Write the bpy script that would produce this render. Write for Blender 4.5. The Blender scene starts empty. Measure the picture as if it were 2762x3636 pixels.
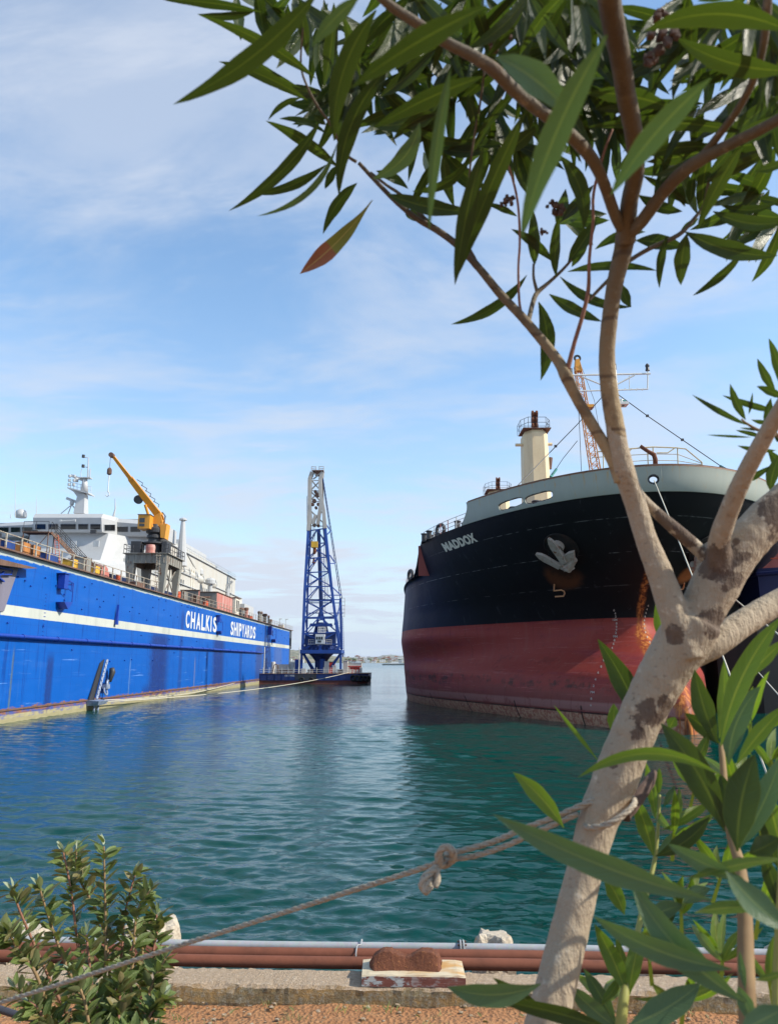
import bpy, bmesh, math, random
import numpy as np
from mathutils import Vector, Matrix, noise as mnoise
S = bpy.context.scene
COL = S.collection
PI = math.pi

# ---------------------------------------------------------------- camera, sky, sun
F, CX, CY, EYE = 2650.0, 1381.0, 1818.0, 5.0          # photograph is 2762 x 3636
PIT = math.atan((2350 - CY) / F)
SP, CP = math.sin(PIT), math.cos(PIT)
cam_d = bpy.data.cameras.new('camera')
cam = bpy.data.objects.new('camera', cam_d)
COL.objects.link(cam)
cam.location = (0, 0, EYE)
cam.rotation_euler = (PI/2 + PIT, 0, 0)
cam_d.sensor_fit = 'VERTICAL'
cam_d.sensor_height = 36
cam_d.lens = F / 3636 * 36
cam_d.clip_start = 0.02
cam_d.clip_end = 60000
cam_d.dof.use_dof = True
cam_d.dof.focus_distance = 25
cam_d.dof.aperture_fstop = 10
S.camera = cam

SUN_EL, SUN_AZ = math.radians(37), math.atan2(0.97, -0.17)     # azimuth measured from +Y towards +X
sun_dir = Vector((math.sin(SUN_AZ)*math.cos(SUN_EL), math.cos(SUN_AZ)*math.cos(SUN_EL), math.sin(SUN_EL)))
sl = bpy.data.lights.new('sun', 'SUN')
sl.energy = 3.7
sl.angle = math.radians(0.5)
sl.color = (1.0, 0.92, 0.79)
so = bpy.data.objects.new('sun', sl)
COL.objects.link(so)
so.rotation_euler = sun_dir.to_track_quat('Z', 'Y').to_euler()
so.location = (20, -20, 60)

S.view_settings.view_transform = 'Standard'
S.view_settings.look = 'None'
S.view_settings.exposure = 0.74
S.view_settings.gamma = 1.0

# ---------------------------------------------------------------- node helper
class NT:
    def __init__(s, tree):
        s.t = tree; s.n = tree.nodes; s.l = tree.links
        s.n.clear()
    def new(s, typ, **kw):
        nd = s.n.new(typ)
        for k, v in kw.items(): setattr(nd, k, v)
        return nd
    def put(s, sock, v):
        if v is None: return
        if isinstance(v, bpy.types.NodeSocket): s.l.new(v, sock)
        else:
            if isinstance(v, (tuple, list)) and sock.type == 'RGBA' and len(v) == 3: v = (*v, 1)
            sock.default_value = v
    def coord(s, kind='Object'):
        return s.new('ShaderNodeTexCoord').outputs[kind]
    def pos(s): return s.new('ShaderNodeNewGeometry').outputs['Position']
    def sep(s, v):
        n = s.new('ShaderNodeSeparateXYZ'); s.put(n.inputs[0], v); return n.outputs
    def comb(s, x, y, z):
        n = s.new('ShaderNodeCombineXYZ')
        for i, q in enumerate((x, y, z)): s.put(n.inputs[i], q)
        return n.outputs[0]
    def m(s, op, a, b=None, c=None, clamp=False):
        n = s.new('ShaderNodeMath', operation=op, use_clamp=clamp)
        for i, q in enumerate((a, b, c)): s.put(n.inputs[i], q)
        return n.outputs[0]
    def vm(s, op, a, b=None):
        n = s.new('ShaderNodeVectorMath', operation=op)
        s.put(n.inputs[0], a); s.put(n.inputs[1], b)
        return n.outputs[0]
    def map(s, v, scale=(1,1,1), loc=(0,0,0), rot=(0,0,0)):
        n = s.new('ShaderNodeMapping'); s.put(n.inputs[0], v)
        n.inputs['Scale'].default_value = scale; n.inputs['Location'].default_value = loc; n.inputs['Rotation'].default_value = rot
        return n.outputs[0]
    def noise(s, v, scale=1, detail=3, rough=.55, dist=0, col=False):
        n = s.new('ShaderNodeTexNoise'); s.put(n.inputs['Vector'], v)
        n.inputs['Scale'].default_value = scale; n.inputs['Detail'].default_value = detail
        n.inputs['Roughness'].default_value = rough; n.inputs['Distortion'].default_value = dist
        return n.outputs['Color' if col else 'Fac']
    def voro(s, v, scale=1, out='Distance', feature='F1'):
        n = s.new('ShaderNodeTexVoronoi', feature=feature); s.put(n.inputs['Vector'], v)
        n.inputs['Scale'].default_value = scale
        return n.outputs[out]
    def step(s, v, lo, hi, a=0.0, b=1.0):
        n = s.new('ShaderNodeMapRange', interpolation_type='SMOOTHSTEP'); s.put(n.inputs[0], v)
        for i, q in enumerate((lo, hi, a, b)): s.put(n.inputs[i+1], q)
        return n.outputs[0]
    def mix(s, f, a, b, blend='MIX'):
        n = s.new('ShaderNodeMix', data_type='RGBA', blend_type=blend); n.clamp_factor = True
        s.put(n.inputs[0], f); s.put(n.inputs[6], a); s.put(n.inputs[7], b)
        return n.outputs[2]
    def ramp(s, f, stops, interp='LINEAR'):
        n = s.new('ShaderNodeValToRGB'); cr = n.color_ramp; cr.interpolation = interp
        while len(cr.elements) < len(stops): cr.elements.new(.5)
        for e, (p, c) in zip(cr.elements, stops):
            e.position = p; e.color = (*c, 1) if len(c) == 3 else c
        s.put(n.inputs[0], f); return n.outputs[0]
    def bump(s, h, dist=.01, strength=1.0, nrm=None):
        n = s.new('ShaderNodeBump'); s.put(n.inputs['Height'], h)
        n.inputs['Distance'].default_value = dist; n.inputs['Strength'].default_value = strength
        if nrm is not None: s.put(n.inputs['Normal'], nrm)
        return n.outputs[0]
    def bsdf(s, col, rough=.6, metal=0.0, nrm=None, **kw):
        b = s.new('ShaderNodeBsdfPrincipled')
        s.put(b.inputs['Base Color'], col); s.put(b.inputs['Roughness'], rough); s.put(b.inputs['Metallic'], metal)
        if nrm is not None: s.put(b.inputs['Normal'], nrm)
        for k, v in kw.items(): s.put(b.inputs[k.replace('_', ' ')], v)
        o = s.new('ShaderNodeOutputMaterial'); s.l.new(b.outputs[0], o.inputs[0])
        return b

MATS = {}
def mat(name):
    m = bpy.data.materials.new(name); m.use_nodes = True
    MATS[name] = m
    return m, NT(m.node_tree)

def paint(name, col, rough=.5, metal=0.0, dirt=None, amount=.35, scale=1.5, streak=True, rust=0.0, spec=.5):
    """painted or bare surface with grime, runs and optional rust patches"""
    m, N = mat(name)
    p = N.pos()
    dirt = dirt or tuple(c*.45 for c in col)
    n1 = N.noise(N.map(p, (scale, scale, scale*(.18 if streak else 1))), 1, 5, .6)
    n2 = N.noise(p, scale*6, 3, .6)
    f = N.m('MULTIPLY', N.step(n1, .42, .72), amount)
    c = N.mix(f, col, dirt)
    c = N.mix(N.m('MULTIPLY', N.step(n2, .3, .8), .25), c, tuple(min(1, q*1.25+.01) for q in col))
    if rust:
        r = N.noise(N.map(p, (scale*1.7, scale*1.7, scale*.7), (7, 3, 1)), 1, 6, .7)
        c = N.mix(N.step(r, .66-.22*rust, .7-.16*rust), c, N.mix(n2, (.09, .028, .010), (.22, .085, .03)))
    N.bsdf(c, N.m('MULTIPLY_ADD', n1, .25, rough-.12), metal, N.bump(n1, .004), Specular_IOR_Level=spec)
    return m

# ---------------------------------------------------------------- pixel <-> world
def ray(x, y):
    v = CY - y
    return (x - CX, F*CP - v*SP, F*SP + v*CP)
def aY(x, y, Y):
    r = ray(x, y); t = Y/r[1]; return Vector((r[0]*t, Y, EYE + r[2]*t))
def aX(x, y, X):
    r = ray(x, y); t = X/r[0]; return Vector((X, r[1]*t, EYE + r[2]*t))
def aZ(x, y, Z):
    r = ray(x, y); t = (Z-EYE)/r[2]; return Vector((r[0]*t, r[1]*t, Z))
def aW(x, y, off=0.0):                                   # on the dock's outer side
    r = ray(x, y); t = (-32.95+off)/(r[0]-.0167*r[1]); return Vector((r[0]*t, r[1]*t, EYE+r[2]*t))
def aR(x, y, R):
    r = Vector(ray(x, y)); return Vector((0, 0, EYE)) + r*(R/r.length)

# ---------------------------------------------------------------- mesh builder
ORG = {}
class MB:
    def __init__(s): s.v = []; s.f = []; s.mi = []; s.uv = []; s.cur = 0
    def add(s, vs, fs, uv=None):
        o = len(s.v); s.v += [tuple(p) for p in vs]
        for f in fs:
            s.f.append(tuple(i+o for i in f)); s.mi.append(s.cur)
            s.uv.append([uv[i] for i in f] if uv else None)
        return s
    def box(s, c, d, rz=0.0, M=None):
        x, y, z = [q/2 for q in d]
        vs = [Vector((a*x, b*y, e*z)) for e in (-1, 1) for b in (-1, 1) for a in (-1, 1)]
        R = M if M is not None else Matrix.Rotation(rz, 3, 'Z')
        c = Vector(c)
        return s.add([R @ v + c for v in vs], [(0,2,3,1), (4,5,7,6), (0,1,5,4), (2,6,7,3), (0,4,6,2), (1,3,7,5)])
    def box2(s, a, b):
        a = Vector(a); b = Vector(b)
        return s.box((a+b)/2, [abs(q) for q in (b-a)])
    def hexa(s, p):                                       # 8 corners: bottom 4 ccw, top 4 ccw
        return s.add(p, [(3,2,1,0), (4,5,6,7), (0,1,5,4), (1,2,6,5), (2,3,7,6), (3,0,4,7)])
    def beam(s, a, b, w, h=None):                        # square bar between two points
        a = Vector(a); b = Vector(b); d = b-a; L = d.length
        if L < 1e-6: return s
        h = h or w
        z = d/L; up = Vector((0, 0, 1)) if abs(z.z) < .95 else Vector((0, 1, 0))
        x = up.cross(z).normalized(); y = z.cross(x)
        return s.box((a+b)/2, (w, h, L), M=Matrix((x, y, z)).transposed())
    def tube(s, pts, r, n=8, cap=True):
        pts = [Vector(p) for p in pts]; k = len(pts)
        rs = r if isinstance(r, (list, tuple)) else [r]*k
        vs = []; ref = None
        for i, p in enumerate(pts):
            d = (pts[min(i+1, k-1)] - pts[max(i-1, 0)])
            d = d.normalized() if d.length > 1e-9 else Vector((0, 0, 1))
            if ref is None: ref = Vector((0, 0, 1)) if abs(d.z) < .9 else Vector((1, 0, 0))
            x = (ref - d*ref.dot(d)).normalized(); y = d.cross(x); ref = x
            for j in range(n):
                a = 2*PI*j/n; vs.append(p + (x*math.cos(a) + y*math.sin(a))*rs[i])
        fs = [(i*n+j, i*n+(j+1) % n, (i+1)*n+(j+1) % n, (i+1)*n+j) for i in range(k-1) for j in range(n)]
        if cap: fs += [tuple(range(n-1, -1, -1)), tuple((k-1)*n+j for j in range(n))]
        return s.add(vs, fs)
    def lathe(s, c, prof, n=24, axis='Z'):
        c = Vector(c); vs = []
        for r, h in prof:
            for j in range(n):
                a = 2*PI*j/n; q = (r*math.cos(a), r*math.sin(a), h)
                if axis == 'Y': q = (q[0], h, q[1])
                if axis == 'X': q = (h, q[0], q[1])
                vs.append(c + Vector(q))
        k = len(prof)
        fs = [(i*n+j, i*n+(j+1) % n, (i+1)*n+(j+1) % n, (i+1)*n+j) for i in range(k-1) for j in range(n)]
        fs += [tuple(range(n-1, -1, -1)), tuple((k-1)*n+j for j in range(n))]
        return s.add(vs, fs)
    def ring(s, c, R, r, nrm, n=20, m=8):
        nrm = Vector(nrm).normalized(); t = nrm.orthogonal().normalized(); b = nrm.cross(t); c = Vector(c)
        vs = []
        for i in range(n):
            a = 2*PI*i/n; d = t*math.cos(a)+b*math.sin(a)
            for j in range(m):
                e = 2*PI*j/m; vs.append(c + d*(R+r*math.cos(e)) + nrm*r*math.sin(e))
        return s.add(vs, [(i*m+j, ((i+1) % n)*m+j, ((i+1) % n)*m+(j+1) % m, i*m+(j+1) % m) for i in range(n) for j in range(m)])
    def prism(s, poly, d):                               # planar polygon swept by vector d
        poly = [Vector(p) for p in poly]; d = Vector(d); n = len(poly)
        return s.add(poly+[p+d for p in poly], [tuple(range(n-1, -1, -1)), tuple(range(n, 2*n))] + [(i, (i+1) % n, n+(i+1) % n, n+i) for i in range(n)])
    def rock(s, c, d, seed, sub=3, jag=.35):
        bm = bmesh.new(); bmesh.ops.create_icosphere(bm, subdivisions=sub, radius=1)
        o = Vector((seed*3.1, seed*1.7, seed))
        for v in bm.verts:
            q = v.co.copy(); k = 1 + jag*mnoise.noise(q*1.1+o) + jag*.45*mnoise.noise(q*2.7+o) + jag*.2*mnoise.noise(q*6+o)
            q = Vector([max(-.8, min(.8, t*k))/.8 for t in q])
            v.co = q
        s.add([Vector((v.co.x*d[0], v.co.y*d[1], v.co.z*d[2]))+Vector(c) for v in bm.verts], [tuple(v.index for v in f.verts) for f in bm.faces])
        bm.free(); return s
    def build(s, name, mats, parent=None, smooth=False, fix=True):
        me = bpy.data.meshes.new(name)
        org = ORG.get(parent.name, Vector((0, 0, 0))) if parent is not None else Vector((0, 0, 0))
        me.from_pydata([(p[0]-org.x, p[1]-org.y, p[2]-org.z) for p in s.v], [], s.f)
        if not isinstance(mats, (list, tuple)): mats = [mats]
        for q in mats: me.materials.append(MATS[q] if isinstance(q, str) else q)
        me.polygons.foreach_set('material_index', s.mi)
        if any(u is not None for u in s.uv):
            ul = me.uv_layers.new(name='UVMap'); k = 0
            for u in s.uv:
                for q in (u or []): ul.data[k].uv = q; k += 1
        if fix:
            bm = bmesh.new(); bm.from_mesh(me)
            bmesh.ops.recalc_face_normals(bm, faces=bm.faces); bm.to_mesh(me); bm.free()
        if smooth: me.polygons.foreach_set('use_smooth', [True]*len(me.polygons))
        me.update()
        o = bpy.data.objects.new(name, me); COL.objects.link(o)
        if parent is not None: o.parent = parent
        ORG[o.name] = org
        return o

def thing(name, label, cat, loc=(0, 0, 0), group=None):
    o = bpy.data.objects.new(name, None); COL.objects.link(o); o.location = loc; o.empty_display_size = .1
    ORG[o.name] = Vector(loc)
    return tag(o, label, cat, group)
def tag(o, label=None, cat=None, group=None, kind=None):
    if label: o['label'] = label
    if cat: o['category'] = cat
    if group: o['group'] = group
    if kind: o['kind'] = kind
    return o
def structure(o): o['kind'] = 'structure'; return o
def copy_tree(o, delta, parent=None):
    c = o.copy(); COL.objects.link(c)
    if parent is None:
        c.location = Vector(o.location) + Vector(delta)
        ORG[c.name] = ORG.get(o.name, Vector()) + Vector(delta)
    else: c.parent = parent
    for ch in list(o.children): copy_tree(ch, delta, c)
    return c
def smooth_path(pts, rs, k=5):
    """Catmull-Rom through points with radii"""
    P = [Vector(p) for p in pts]; out = []; ro = []
    for i in range(len(P)-1):
        a, b, c, d = P[max(i-1, 0)], P[i], P[i+1], P[min(i+2, len(P)-1)]
        for j in range(k):
            t = j/k
            out.append(.5*((2*b)+(c-a)*t+(2*a-5*b+4*c-d)*t*t+(3*b-a-3*c+d)*t**3)); ro.append(rs[i]*(1-t)+rs[i+1]*t)
    out.append(P[-1]); ro.append(rs[-1])
    return out, ro
def text_mesh(body, size=1.0, ext=.02, bold=0.0, spacing=1.0):
    cu = bpy.data.curves.new('text', 'FONT'); cu.body = body; cu.size = size; cu.extrude = ext; cu.offset = bold; cu.space_character = spacing
    cu.resolution_u = 4
    o = bpy.data.objects.new('text', cu); COL.objects.link(o)
    bpy.context.view_layer.update()
    me = bpy.data.meshes.new_from_object(o.evaluated_get(bpy.context.evaluated_depsgraph_get()))
    vs = [v.co.copy() for v in me.vertices]; fs = [tuple(p.vertices) for p in me.polygons]
    bpy.data.objects.remove(o); bpy.data.curves.remove(cu); bpy.data.meshes.remove(me)
    x0 = min(v.x for v in vs); x1 = max(v.x for v in vs); y0 = min(v.y for v in vs); y1 = max(v.y for v in vs)
    return [Vector(((v.x-x0)/(x1-x0), (v.y-y0)/(y1-y0), v.z)) for v in vs], fs
# ---------------------------------------------------------------- world: clear sky with thin high cloud
w = bpy.data.worlds.new('World'); S.world = w; w.use_nodes = True
N = NT(w.node_tree)
sky = N.new('ShaderNodeTexSky', sky_type='NISHITA', sun_disc=False)
sky.sun_elevation = SUN_EL; sky.sun_rotation = SUN_AZ
sky.air_density = 1.0; sky.dust_density = 0.6; sky.ozone_density = 2.2; sky.altitude = 0
g = N.coord('Generated')
x, y, z = N.sep(g)
zz = N.m('ADD', N.m('MAXIMUM', z, 0.0), .13)
pl = N.comb(N.m('DIVIDE', x, zz), N.m('DIVIDE', y, zz), 0.0)
warp = N.noise(N.map(pl, (.6, .6, 1)), 1, 3, .5, col=True)
plw = N.vm('ADD', pl, N.vm('SCALE', warp)) if False else N.vm('ADD', pl, N.vm('MULTIPLY', warp, (.9, .9, 0)))
a = N.noise(N.map(plw, (1.1, 1.9, 1), (3.2, 1.1, 0), (0, 0, .75)), 1, 8, .58)
b = N.noise(N.map(plw, (.28, .5, 1), (2.1, 4.6, 0), (0, 0, -.3)), 1, 5, .5)
c = N.noise(N.map(plw, (2.2, 6, 1), (0, 0, 0), (0, 0, .7)), 1, 7, .65)
cl = N.m('MULTIPLY', N.step(a, .40, .64), N.step(b, .27, .46))
cl = N.m('ADD', cl, N.m('MULTIPLY', N.m('MULTIPLY', N.step(c, .48, .72), N.step(b, .36, .56)), .5))
low = N.step(z, .02, .5, 1.0, 0.0)
veil = N.m('MULTIPLY_ADD', N.step(z, 0.0, .22, 1.0, 0.0), .45, N.m('MULTIPLY_ADD', low, .36, .06))
cl = N.m('ADD', N.m('MULTIPLY', cl, .50), veil, clamp=True)
hor = N.step(z, 0.0, .16, 1.0, 0.0)
cloudcol = N.mix(hor, (3.15, 3.45, 4.0), (2.95, 3.35, 3.95))
# the blue of the photograph's sky is a little deeper than the plain model
base = N.mix(1.0, sky.outputs[0], (1.0, 1.16, 1.17), 'MULTIPLY')
colr = N.mix(cl, base, cloudcol)
bg = N.new('ShaderNodeBackground'); N.put(bg.inputs[0], colr); bg.inputs[1].default_value = .135
wo = N.new('ShaderNodeOutputWorld'); N.l.new(bg.outputs[0], wo.inputs[0])
# ---------------------------------------------------------------- water: one sheet, real ripples near, finer ones as bump
def make_water():
    m, N = mat('water')
    p = N.pos()
    px, py, pz = N.sep(p)
    dist = N.m('SQRT', N.m('ADD', N.m('MULTIPLY', px, px), N.m('MULTIPLY', py, py)))
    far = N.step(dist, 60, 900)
    w1 = N.noise(N.map(p, (1.1, 2.4, 1), rot=(0, 0, .12)), 1, 2, .5, .6)
    w2 = N.noise(N.map(p, (3.6, 6.5, 1), rot=(0, 0, -.2)), 1, 4, .6, .5)
    w3 = N.noise(N.map(p, (.16, .34, 1), rot=(0, 0, .2)), 1, 3, .5, .4)
    gust = N.step(N.noise(N.map(p, (.012, .05, 1)), 1, 4, .6), .35, .7, .45, 1.15)
    h = N.m('MULTIPLY_ADD', w1, .045, N.m('MULTIPLY', w2, .034))
    h = N.m('MULTIPLY_ADD', w3, .10, h)
    h = N.m('MULTIPLY', h, gust)
    h = N.m('MULTIPLY', h, N.step(dist, 10, 75, .45, 1.0))
    nr = N.bump(h, 1.0, 1.0)
    patch = N.noise(N.map(p, (.02, .03, 1)), 1, 3)
    col = N.mix(patch, (.0004, .042, .034), (.001, .058, .048))
    near_dark = N.step(dist, 8, 45, 1.0, 0.0)  # water colour is darker towards the camera
    col = N.mix(N.m('MULTIPLY', near_dark, .55), col, (.0006, .031, .027))
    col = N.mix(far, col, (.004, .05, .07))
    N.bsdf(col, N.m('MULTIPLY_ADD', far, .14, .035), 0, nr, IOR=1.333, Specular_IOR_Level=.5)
    rows = [9.0]
    while rows[-1] < 150: rows.append(rows[-1]*1.0040)
    n0 = len(rows)
    while rows[-1] < 24000: rows.append(rows[-1]*1.25)
    rows.append(30000.0)
    Y = np.array(rows); U = np.concatenate([np.linspace(-3, -.85, 6)[:-1], np.linspace(-.85, .85, 640), np.linspace(.85, 3, 6)[1:]])
    YY, UU = np.meshgrid(Y, U, indexing='ij'); XX = YY*UU
    rs = np.random.RandomState(4); H = np.zeros_like(XX)
    for i in range(90):
        L = .17*(1.9/.17)**rs.rand(); th = rs.normal(PI/2-.10, .48); k = 2*PI/L
        amp = .0038*L**.70*(.5+rs.rand())
        fade = np.clip((L/ (YY*.0040) - 2.2)/2.5, 0, 1)
        ph = k*(XX*math.cos(th)+YY*math.sin(th))+rs.rand()*6.28
        H += amp*fade*np.sin(ph + .7*np.sin(ph*.31+1.3*i+XX*.13))
    H *= np.clip((148-YY)/90, 0, 1)
    H *= .8+.45*np.sin(XX*.11+YY*.06+1)*np.sin(YY*.09-XX*.05)
    H *= np.clip((.85-np.abs(UU))/.06, 0, 1)
    nr_, nc = YY.shape
    co = np.stack([XX, YY, H], -1).reshape(-1, 3)
    ii = np.arange(nr_*nc).reshape(nr_, nc)
    q = np.stack([ii[:-1, :-1], ii[:-1, 1:], ii[1:, 1:], ii[1:, :-1]], -1).reshape(-1, 4)
    me = bpy.data.meshes.new('water')
    me.vertices.add(len(co)); me.vertices.foreach_set('co', co.ravel())
    me.loops.add(q.size); me.loops.foreach_set('vertex_index', q.ravel())
    me.polygons.add(len(q)); me.polygons.foreach_set('loop_start', np.arange(0, q.size, 4)); me.polygons.foreach_set('loop_total', np.full(len(q), 4))
    me.polygons.foreach_set('use_smooth', [True]*len(q))
    me.update(calc_edges=True); me.materials.append(m)
    o = bpy.data.objects.new('water', me); COL.objects.link(o); structure(o)
make_water()

# ---------------------------------------------------------------- quay ground
TILT = -.045
def q_y(Y, X): return Y + TILT*X                     # quay lines run slightly oblique
m, N = mat('soil'); p = N.pos()
n1 = N.noise(p, 1.6, 6, .6); n2 = N.noise(p, 14, 5, .7); n3 = N.voro(p, 34)
c = N.mix(n1, (.25, .105, .038), (.38, .185, .08))
c = N.mix(N.step(n2, .45, .75), c, (.36, .19, .085)); c = N.mix(N.step(n2, .30, .42, .7, 0), c, (.15, .065, .03))
c = N.mix(N.m('MULTIPLY', N.step(n3, .08, .18, .4, 0), N.step(n2, .5, .6)), c, (.50, .38, .26))
N.bsdf(c, .95, 0, N.bump(N.m('ADD', n2, N.m('MULTIPLY', n3, .5)), .03))
def make_ground():
    b = MB(); rs = random.Random(3)
    xs = [-60, -30, -14, -8] + [-6+.1*i for i in range(121)] + [8, 14, 30, 60]
    prof = [(-40, 3.6), (-10, 3.5), (-2, 3.2), (1, 3.0), (3, 2.78)] + [(4.2+.075*i, 2.66-.0031*i) for i in range(26)] + [(6.3, 2.50), (7.0, 2.1), (8.2, .9), (9.4, -.4), (12, -2.5)]
    vs = []
    for y, z in prof:
        for x in xs:
            k = 1.0 if 3 < y < 6.2 else .3
            h = .035*mnoise.noise((x*1.3, y*1.3, 0))+.018*mnoise.noise((x*6, y*6, 1))+.010*mnoise.noise((x*17, y*17, 3))
            vs.append((x, q_y(y, x), z + h*k))
    n = len(xs)
    b.add(vs, [(i*n+j, i*n+j+1, (i+1)*n+j+1, (i+1)*n+j) for i in range(len(prof)-1) for j in range(n-1)])
    structure(b.build('ground', 'soil', smooth=True))
make_ground()

# concrete kerb
m, N = mat('concrete'); p = N.pos()
n1 = N.noise(p, 2.2, 6, .6); n2 = N.noise(p, 28, 5, .75); v1 = N.voro(p, 62); v2 = N.voro(p, 24)
gx, gy, gz = N.sep(N.new('ShaderNodeNewGeometry').outputs['Normal'])
n3 = N.noise(p, 75, 4, .8)
c = N.mix(n1, (.42, .30, .19), (.64, .48, .33)); c = N.mix(N.step(n2, .50, .66), c, (.66, .53, .38)); c = N.mix(N.step(n2, .28, .42, .8, 0), c, (.20, .13, .085))
c = N.mix(N.step(n3, .58, .68, 0, .7), c, (.78, .70, .60)); c = N.mix(N.step(n3, .32, .42, .7, 0), c, (.16, .11, .08))
c = N.mix(N.m('MULTIPLY', N.step(v2, .10, .22, .6, 0), N.step(n1, .4, .6)), c, N.mix(N.noise(p, 40, 1), (.30, .17, .11), (.74, .66, .56)))
side = N.step(gz, .3, .7, 1, 0)
lichen = N.noise(N.map(p, (1.2, 1, 3)), 3, 5, .65)
c2 = N.mix(N.step(lichen, .38, .62), (.25, .20, .11), (.44, .27, .10)); c2 = N.mix(N.step(n2, .45, .7), c2, (.40, .36, .28))
c = N.mix(side, c, c2)
N.bsdf(c, .93, 0, N.bump(N.m('ADD', n2, n3), .035))
def make_kerb():
    rs = random.Random(8)
    for (xa, xb, lab) in ((-9.0, -2.62, 'pebbly concrete kerb end behind the leafy bush'), (-2.612, 9.0, 'long weathered pebbly concrete kerb that carries the wooden block')):
        b = MB(); vs = []; n = int((xb-xa)/.03); rows = []
        prof = [(5.905, 2.48), (5.895, 2.60), (5.90, 2.66), (5.905, 2.695), (5.925, 2.712), (5.97, 2.715), (6.02, 2.714), (6.07, 2.715), (6.12, 2.713), (6.17, 2.714), (6.205, 2.708), (6.215, 2.66), (6.215, 2.48)]
        for i in range(n+1):
            x = xa+(xb-xa)*i/n
            for k, (y, z) in enumerate(prof):
                e = .010 if k in (3, 4, 9, 10) else .004
                if k == 0 or k == 12: e = 0
                vs.append((x, q_y(y, x)+e*1.5*mnoise.noise((x*5, k*.9, 2))+e*1.2*mnoise.noise((x*19, k, 5))+(.03*max(0, mnoise.noise((x*2.3, .5, 9))-.28) if 2 <= k <= 4 else 0), z+e*1.1*mnoise.noise((x*9, k*1.3, 7))+e*1.2*mnoise.noise((x*33, k, 1))-(.05*max(0, mnoise.noise((x*2.3, .5, 9))-.28) if 3 <= k <= 4 else 0)))
        m_ = len(prof)
        fs = [(i*m_+k, (i+1)*m_+k, (i+1)*m_+k+1, i*m_+k+1) for i in range(n) for k in range(m_-1)]
        fs += [tuple(range(m_)), tuple(n*m_+k for k in range(m_))]
        b.add(vs, fs); tag(b.build('concrete_kerb', 'concrete', smooth=False), lab, 'kerb')
make_kerb()

# pipes along the quay edge
paint('rusty_pipe', (.165, .050, .024), .85, 0, (.10, .034, .018), .7, 5, False)
m, N = mat('galvanised'); p = N.pos(); v = N.voro(p, 60, 'Color'); n1 = N.noise(p, 4, 4)
c = N.mix(n1, (.26, .27, .28), (.40, .41, .42)); c = N.mix(.12, c, v, 'MULTIPLY')
N.bsdf(c, .8, 0, N.bump(n1, .002), Specular_IOR_Level=.2)
paint('bolt_rust', (.10, .045, .03), .8, 0, None, .5, 9, False)
def pipe(y, z, r, mt, lab):
    b = MB(); pts = [(x, q_y(y, x)+.004*math.sin(x*1.7+y), z+.004*math.sin(x*1.1)) for x in [-9+.5*i for i in range(37)]]
    return tag(b.tube(pts, r, 20).build('quay_pipe', mt, smooth=True), lab, 'pipe')
pipe(6.325, 2.722, .043, 'rusty_pipe', 'rust brown steel pipe lying directly behind the kerb, nearer of the two')
pipe(6.428, 2.744, .045, 'rusty_pipe', 'rust brown steel pipe between the nearer rusty pipe and the grey one')
GP = pipe(6.545, 2.760, .034, 'galvanised', 'thin grey galvanised pipe nearest the water with a bolted flange')
xf = aY(1640, 3360, 6.5).x
b = MB()
for dx in (-.012, .012):
    b.lathe((xf+dx, q_y(6.545, xf), 2.760), [(.058, -.007), (.062, -.005), (.062, .005), (.058, .007)], 20, 'X')
fl = b.build('pipe_flange', 'galvanised', GP)
for k in range(6):
    a = 2*PI*k/6+.2
    MB().tube([(xf-.035, q_y(6.545, xf)+.047*math.cos(a), 2.760+.047*math.sin(a)), (xf+.035, q_y(6.545, xf)+.047*math.cos(a), 2.760+.047*math.sin(a))], .007, 6).build('flange_bolt', 'bolt_rust', fl)
xc = aY(1277, 3360, 6.5).x
b = MB(); b.tube([(xc+.015, q_y(6.58, xc), 2.72), (xc+.015, q_y(6.585, xc), 2.80), (xc+.013, q_y(6.545, xc), 2.812), (xc+.010, q_y(6.50, xc), 2.79), (xc-.012, q_y(6.468, xc), 2.80), (xc-.02, q_y(6.42, xc), 2.80), (xc-.025, q_y(6.375, xc), 2.775), (xc-.025, q_y(6.372, xc), 2.70)], .006, 6)
tag(b.build('pipe_strap', 'galvanised', smooth=True), 'thin grey wire strap holding the pipes together left of the wooden block', 'strap')

# wooden block with the rusty bollard casting
m, N = mat('old_wood'); p = N.pos(); gx, gy, gz = N.sep(N.new('ShaderNodeNewGeometry').outputs['Normal'])
g1 = N.noise(N.map(p, (3, 34, 60)), 1, 5, .65, .4); g2 = N.noise(N.map(p, (5, 90, 140)), 1, 3, .6)
c = N.mix(g1, (.42, .34, .22), (.62, .55, .40)); c = N.mix(N.step(g2, .55, .75), c, (.24, .18, .12))
xs, ys, zs = N.sep(p)
st = N.noise(N.map(p, (4, 9, 1)), 1, 4)
c = N.mix(N.m('MULTIPLY', N.step(xs, .03, .30), N.step(st, .38, .62)), c, (.46, .26, .09))
fl_ = N.noise(N.map(p, (14, 20, 34)), 1, 5, .7); fr = N.mix(N.step(fl_, .50, .56), (.16, .055, .04), (.38, .42, .42)); fr = N.mix(N.step(g2, .62, .72), fr, (.5, .45, .36))
fr = N.mix(N.step(xs, .05, .22, 0, .7), fr, (.17, .06, .045))
c = N.mix(N.step(gz, .3, .7, 1, 0), c, fr)
N.bsdf(c, .85, 0, N.bump(g1, .006))
m, N = mat('heavy_rust'); p = N.pos(); n1 = N.noise(p, 9, 7, .75); n2 = N.noise(p, 60, 5, .8)
c = N.mix(n1, (.075, .025, .016), (.22, .075, .032)); c = N.mix(N.step(n2, .55, .72), c, (.45, .19, .06)); c = N.mix(N.step(n2, .28, .42, .7, 0), c, (.05, .022, .018))
N.bsdf(c, .95, 0, N.bump(N.m('ADD', n2, n1), .016))
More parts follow.
